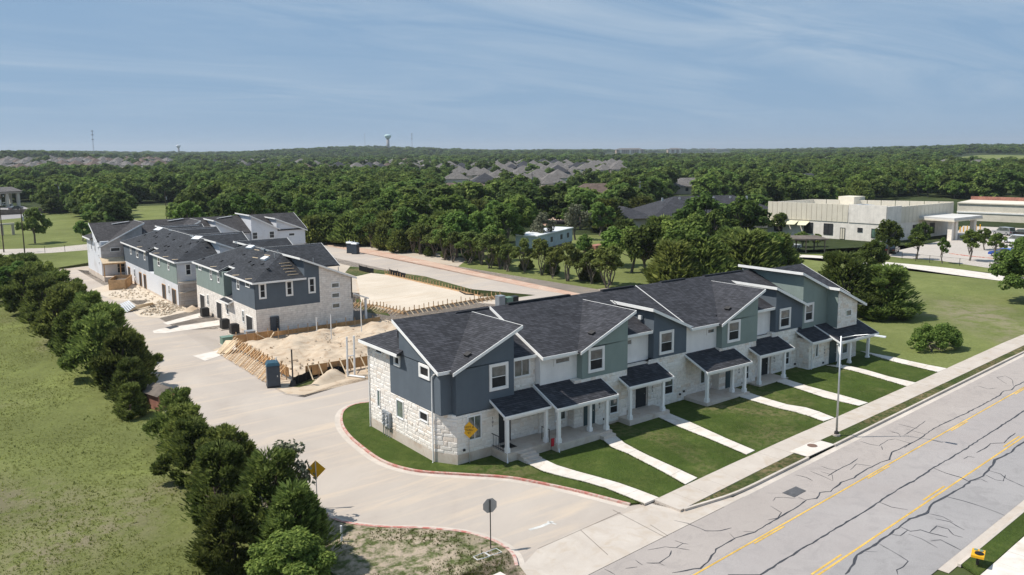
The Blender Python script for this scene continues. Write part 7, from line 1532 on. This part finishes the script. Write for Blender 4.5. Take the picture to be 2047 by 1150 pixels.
HOUSES = [(183.4, 260.7), (190.9, 253.4), (196.6, 245.5), (203.9, 240.1), (199.6, 310.0), (207.6, 302.0), (215.7, 296.1), (222.2, 289.2), (227.5, 279.2), (235.5, 273.2), (226.9, 361.5), (232.5, 352.7), (240.3, 344.7), (247.6, 339.3), (254.8, 331.6), (262.6, 323.5), (267.3, 313.2), (255.9, 416.3), (264.6, 407.2), (271.5, 399.5), (276.3, 388.0), (286.6, 385.7), (291.1, 374.5), (300.6, 370.1), (305.7, 358.5), (313.9, 352.5), (321.2, 344.6), (291.2, 472.9), (301.1, 465.7), (306.1, 456.0), (313.8, 450.4), (319.5, 437.3), (336.0, 425.2), (342.2, 417.6), (347.0, 408.2), (354.1, 400.1), (361.4, 394.8), (367.7, 384.4), (375.1, 378.9), (336.3, 536.0), (342.3, 524.8), (350.1, 519.1), (355.5, 508.4), (360.1, 498.4), (366.9, 490.1), (373.4, 482.0), (381.6, 472.7), (389.6, 466.8), (396.2, 458.7), (398.3, 447.4), (408.5, 443.2), (415.7, 434.6), (423.5, 428.9), (383.8, 609.5), (390.9, 596.7), (392.9, 580.2), (406.0, 581.8), (410.0, 571.3), (414.1, 557.1), (424.0, 549.8), (427.2, 540.1), (437.6, 536.2), (441.4, 522.3), (448.8, 516.9), (452.9, 503.0), (458.6, 495.2), (466.5, 489.4), (472.1, 478.1), (467.9, 648.6), (473.9, 635.7), (481.1, 626.3), (486.2, 614.2), (491.1, 606.4), (496.7, 594.1), (505.3, 587.8), (505.6, 571.2), (512.2, 562.4), (517.4, 554.6), (527.9, 546.9), (93.4, 958.4), (117.1, 954.1), (129.3, 949.6), (139.5, 946.5), (153.1, 945.5), (73.9, 1050.0), (84.7, 1042.0), (94.7, 1039.3), (106.6, 1035.3), (118.8, 1040.6), (128.2, 1033.7), (139.9, 1034.6), (162.4, 1032.6), (185.2, 1030.4), (195.3, 1027.9), (208.5, 1028.1), (219.2, 1025.2), (233.6, 1024.7), (60.4, 856.3), (66.4, 848.0), (81.4, 840.8), (87.2, 825.0), (98.0, 828.6), (111.9, 818.4), (126.2, 807.8), (133.6, 802.4), (146.9, 784.9), (163.3, 772.8), (59.8, 929.0), (68.7, 922.5), (83.3, 915.9), (92.2, 921.9), (106.0, 911.8), (112.1, 903.0), (121.3, 909.0), (136.6, 897.7), (145.7, 903.9), (153.0, 898.4), (167.5, 887.8), (178.6, 892.6), (186.1, 887.1), (200.6, 872.0), (69.1, 995.5), (85.0, 988.2), (101.4, 985.1), (115.3, 979.3), (124.0, 986.6), (134.4, 983.5), (147.2, 974.0), (164.6, 970.4), (176.5, 985.0), (184.8, 979.0), (203.1, 984.5), (210.6, 974.1), (223.3, 988.9), (74.4, 1065.2), (84.0, 1058.1), (98.6, 1061.8), (105.9, 1051.5), (123.3, 1053.2), (141.4, 1059.3), (146.2, 1050.9), (157.3, 1057.5), (173.0, 1050.8), (183.1, 1063.5), (194.0, 1065.6), (202.3, 1059.4), (213.3, 1066.7), (224.0, 1079.6), (242.2, 1076.7), (255.2, 1083.0), (85.9, 1140.4), (90.5, 1126.9), (106.1, 1130.6), (116.3, 1128.2), (122.3, 1118.7), (130.7, 1133.0), (140.2, 1126.0), (156.4, 1134.9), (165.6, 1138.7), (173.6, 1132.8), (192.2, 1145.9), (211.2, 1148.2), (224.1, 1160.8), (235.2, 1163.7), (249.1, 1181.8), (254.4, 1172.1), (269.8, 1195.4), (254.1, 844.3), (272.0, 844.5), (282.2, 823.7), (290.0, 809.2), (304.9, 798.2), (314.4, 791.3), (321.6, 768.7), (330.5, 749.4), (346.9, 750.1), (355.6, 731.0), (364.2, 716.2), (369.5, 695.6), (382.3, 682.1), (391.6, 671.2), (273.3, 975.2), (286.5, 965.5), (297.6, 962.3), (307.8, 935.0), (319.7, 931.2), (336.3, 928.9), (342.8, 904.4), (359.1, 902.3), (363.7, 879.3), (375.3, 865.9), (380.2, 843.2), (392.7, 838.8), (406.7, 828.5), (413.6, 809.1), (421.8, 798.4), (427.5, 775.6), (440.8, 770.5), (441.6, 742.4), (294.5, 1068.6), (312.1, 1072.0), (325.4, 1056.7), (342.5, 1060.6), (349.4, 1039.1), (365.1, 1038.4), (375.2, 1031.0), (384.5, 1007.8), (397.8, 992.6), (415.7, 995.8), (422.5, 985.3), (433.2, 972.0), (444.4, 953.0), (451.3, 931.9), (452.5, 904.7), (462.3, 892.3), (473.7, 878.7), (480.1, 863.8), (497.0, 856.5), (331.9, 632.4), (339.4, 619.4), (346.8, 610.2), (356.7, 599.3), (227.8, 756.7), (233.5, 748.5), (239.6, 728.3), (253.3, 710.6), (257.9, 699.5), (265.3, 686.5), (271.6, 674.3), (288.2, 665.9), (288.0, 640.0), (294.4, 617.2), (306.1, 615.8), (307.1, 597.1)]
def free(x, y, rad):
    for i_, p in enumerate(OPEN):
        if inpoly(x, y, p):
            if 1 <= i_ <= 3 and (math.sin(x*.071)+math.sin(y*.083+x*.03)) > 1.15: continue      # trees between the estate houses
            return False
    for hx_, hy_ in HOUSES:
        if abs(hx_-x) < 8.5+rad and abs(hy_-y) < 8.5+rad: return False
    return True
rf_ = random.Random(404); mids = []
tries = 0
while len(mids) < 185 and tries < 9000:
    tries += 1
    r = 150*math.exp(rf_.uniform(0, 1.0)); x, y = at_bearing(rf_.uniform(-36, 37), r)
    if free(x, y, 1.5) and all((x-a)**2+(y-b)**2 > 46 for a, b in mids): mids.append((x, y))
for i, (x, y) in enumerate(mids):
    k = rf_.choice(('oak0', 'oak1', 'oak2', 'oak3', 'oak0', 'oak2', 'bright0', 'bright1', 'bright2', 'cedarm0', 'cedarm1', 'cedarm2'))
    lab, gp_, nm = {'o': ('dark green broadleaf tree in the woods behind the site', 'dark trees of the woods', 'broadleaf_tree'), 'b': ('light green broadleaf tree in the woods behind the site', 'light trees of the woods', 'broadleaf_tree'), 'c': ('dark cedar in the woods behind the site', 'cedars of the woods', 'cedar_tree')}[k[0]]
    tree(k, nm, lab, (x, y), rf_.uniform(6.5, 11.0) if k[0] != 'c' else rf_.uniform(5, 7.5), rf_.uniform(.9, 1.15) if k[0] != 'c' else 1.35, group=gp_)
# the rest of the wood, past counting, as one mass of instanced crowns
src_col = bpy.data.collections.new('wood_crowns')
for k in range(3):
    o = bpy.data.objects.new('crown_source', TREES['wood%d' % k][1]); src_col.objects.link(o)
P_ = []; S_ = []; Rz = []
for _ in range(30000):
    r = 215*math.exp(rf_.uniform(0, 3.2)); x, y = at_bearing(rf_.uniform(-38, 39), r)
    if not free(x, y, 2.0 if r < 900 else 0.0): continue
    if len(P_) > 15500: break
    if r < 420 and any((x-a)**2+(y-b)**2 < 36 for a, b in mids): continue
    if math.sin(x*.021+1)+math.sin(y*.017+x*.009) > 1.55: continue      # clearings
    hh = rf_.uniform(6.0, 11.5)*(.7 if rf_.random() < .25 else 1); wd_ = hh*(1.0+max(0, r-500)/1100*.8)*rf_.uniform(.85, 1.2)
    P_.append((x, y, H(x, y)-.3)); S_.append((wd_, wd_, hh*(1+min(1.0, r/6000)*.3))); Rz.append(rf_.uniform(0, 6.28))
me = bpy.data.meshes.new('woodland'); me.from_pydata(P_, [], [])
at_ = me.attributes.new('crown_scale', 'FLOAT_VECTOR', 'POINT'); at_.data.foreach_set('vector', np.array(S_, dtype=np.float32).reshape(-1))
at_ = me.attributes.new('crown_turn', 'FLOAT', 'POINT'); at_.data.foreach_set('value', np.array(Rz, dtype=np.float32))
wood = link('woodland', me); tag(wood, 'unbroken green woodland stretching to the horizon', 'woodland', kind='stuff')
ng = bpy.data.node_groups.new('scatter_crowns', 'GeometryNodeTree')
ng.interface.new_socket('Geometry', in_out='INPUT', socket_type='NodeSocketGeometry'); ng.interface.new_socket('Geometry', in_out='OUTPUT', socket_type='NodeSocketGeometry')
gn = ng.nodes; gi = gn.new('NodeGroupInput'); go = gn.new('NodeGroupOutput'); ci = gn.new('GeometryNodeCollectionInfo'); ci.inputs['Collection'].default_value = src_col; ci.inputs['Separate Children'].default_value = True; ci.inputs['Reset Children'].default_value = True
ip = gn.new('GeometryNodeInstanceOnPoints'); ip.inputs['Pick Instance'].default_value = True
na = gn.new('GeometryNodeInputNamedAttribute'); na.data_type = 'FLOAT_VECTOR'; na.inputs['Name'].default_value = 'crown_scale'
nb = gn.new('GeometryNodeInputNamedAttribute'); nb.data_type = 'FLOAT'; nb.inputs['Name'].default_value = 'crown_turn'
cx = gn.new('ShaderNodeCombineXYZ'); ng.links.new(nb.outputs['Attribute'], cx.inputs['Z'])
er = gn.new('FunctionNodeEulerToRotation'); ng.links.new(cx.outputs[0], er.inputs[0])
ng.links.new(gi.outputs[0], ip.inputs['Points']); ng.links.new(ci.outputs[0], ip.inputs['Instance']); ng.links.new(er.outputs[0], ip.inputs['Rotation']); ng.links.new(na.outputs['Attribute'], ip.inputs['Scale']); ng.links.new(ip.outputs[0], go.inputs[0])
wood.modifiers.new('scatter', 'NODES').node_group = ng
# grassy hillside on the right skyline
top_ = [(873.5, 404.7), (998.5, 454.9), (1088.1, 482.8), (1159.3, 496.9), (1152.5, 468.4), (1123.1, 420.1)]; bot_ = [(829.5, 380.6), (826.1, 370.5), (825.9, 358.3), (827.6, 344.8), (829.5, 327.2), (835.3, 303.1)]
hm = MB()
for i in range(5):
    for j in range(6):
        q = []
        for (ii, jj) in ((i, j), (i+1, j), (i+1, j+1), (i, j+1)):
            f = jj/6; x = top_[ii][0]*(1-f)+bot_[ii][0]*f; y = top_[ii][1]*(1-f)+bot_[ii][1]*f; q.append((x, y, H(x, y)+.4))
        hm.add(q, [(0, 1, 2, 3)])
tag(hm.build('hillside_meadow', 'meadow', smooth=True), kind='structure')
hv = NT('haze_air'); hv.t.nodes.remove(hv.b); pv_ = hv.n('ShaderNodeVolumePrincipled'); pv_.inputs['Color'].default_value = (.80, .88, .97, 1); pv_.inputs['Density'].default_value = 0.00010; pv_.inputs['Anisotropy'].default_value = 0.2
hv.l(pv_.outputs[0], hv.out.inputs['Volume']); MATS['haze_air'] = hv.m
tag(MB().box(-14200, 14200, -14200, 14200, -30, 130).build('haze', 'haze_air'), 'thin pale blue summer haze over the whole land', 'haze', kind='stuff')
# ================================================================ tufts of longer grass in the near field, weeds on the verge
def tufts(name, label, n, fn, size, seed, mat='blade'):
    rs = np.random.RandomState(seed); out = []
    pts = fn(rs, n)
    for k in range(5):
        a = rs.uniform(0, 2*math.pi, len(pts)); d = np.stack([np.cos(a), np.sin(a), np.zeros(len(pts))], 1); s = size*rs.uniform(.5, 1.4, (len(pts), 1))*pts[:, 3:4]
        p = pts[:, :3] + d*s*rs.uniform(0, .6, (len(pts), 1)); up = np.stack([np.cos(a)*.5, np.sin(a)*.5, np.ones(len(pts))], 1); b = np.stack([-np.sin(a), np.cos(a), np.zeros(len(pts))], 1)
        out.append(np.stack([p-b*s*.30, p+b*s*.30, p+up*s*.9+b*s*.05, p+up*s*.9-b*s*.10], 1))
    o = link(name, fast_quads(name, np.concatenate(out), mat)); return tag(o, label, 'grass', kind='stuff')
def field_pts(rs, n):
    y = -14 + 110*rs.uniform(0, 1, n*3)**1.6; x = -11.5 - 34*rs.uniform(0, 1, n*3)
    clump = np.sin(x*.55+np.sin(y*.31)*2)+np.sin(y*.42+np.cos(x*.23)*2)+rs.normal(0, .7, n*3)
    k = clump > -.5; x, y = x[k][:n], y[k][:n]; s = np.where(rs.uniform(0, 1, len(x)) > .97, 2.0, 1.0)
    return np.stack([x, y, np.array([T(q) for q in x])-.01, s], 1)
tufts('field_grass', 'short clumpy grass of the near left field', 42000, field_pts, .075, 3)
VP = offset_line(low_kerb, -.35) + [rd(-3.2, -3.2), rd(-14, -3.2), (-11.3, -12), (-11.3, 1.0)]
def verge_pts(rs, n):
    x = rs.uniform(-11.3, -2.5, n*3); y = rs.uniform(-17, 1, n*3); k = np.array([inpoly(a, b, VP) for a, b in zip(x, y)]) & (np.sin(x*.9)+np.sin(y*1.1+x*.4)+rs.normal(0, .5, n*3) > .2)
    x, y = x[k][:n], y[k][:n]; return np.stack([x, y, np.array([T(q) for q in x])+.09, np.ones(len(x))], 1)
tufts('verge_weeds', 'thin weeds growing on the bare entry verge', 2600, verge_pts, .07, 4)

# ragged turf along the edges of the walks
def edge_pts(rs, n):
    out = []
    for a, b in walks:
        for pl_2, sgn in ((a, -1), (b, 1)):
            for p, q in zip(pl_2[:-1], pl_2[1:]):
                L_ = math.dist(p, q); m = int(L_*34); t_2 = rs.uniform(0, 1, m); nx_, ny_ = (q[1]-p[1])/L_, -(q[0]-p[0])/L_
                cen = np.array([(a[0][0]+b[0][0])/2-p[0], (a[0][1]+b[0][1])/2-p[1]]); 
                mid = np.array([(a[len(a)//2][0]+b[len(b)//2][0])/2-(p[0]+q[0])/2, (a[len(a)//2][1]+b[len(b)//2][1])/2-(p[1]+q[1])/2]); opp = np.array([(b if sgn < 0 else a)[0][0]-(a if sgn < 0 else b)[0][0], (b if sgn < 0 else a)[0][1]-(a if sgn < 0 else b)[0][1]])
                sg_ = -1 if nx_*opp[0]+ny_*opp[1] > 0 else 1
                off = rs.uniform(.0, .10, m)*sg_
                x = p[0]+(q[0]-p[0])*t_2+nx_*off; y = p[1]+(q[1]-p[1])*t_2+ny_*off
                out.append(np.stack([x, y, np.array([T(v) for v in x])+.11, np.ones(m)], 1))
    return np.concatenate(out)
m_leaf('turf_blade', (.050, .078, .020), (.085, .112, .034), (.14, .155, .055), 0.4)
tufts('lawn_edge_grass', 'ragged turf edge along the front walks', 1, edge_pts, .05, 6, 'turf_blade')
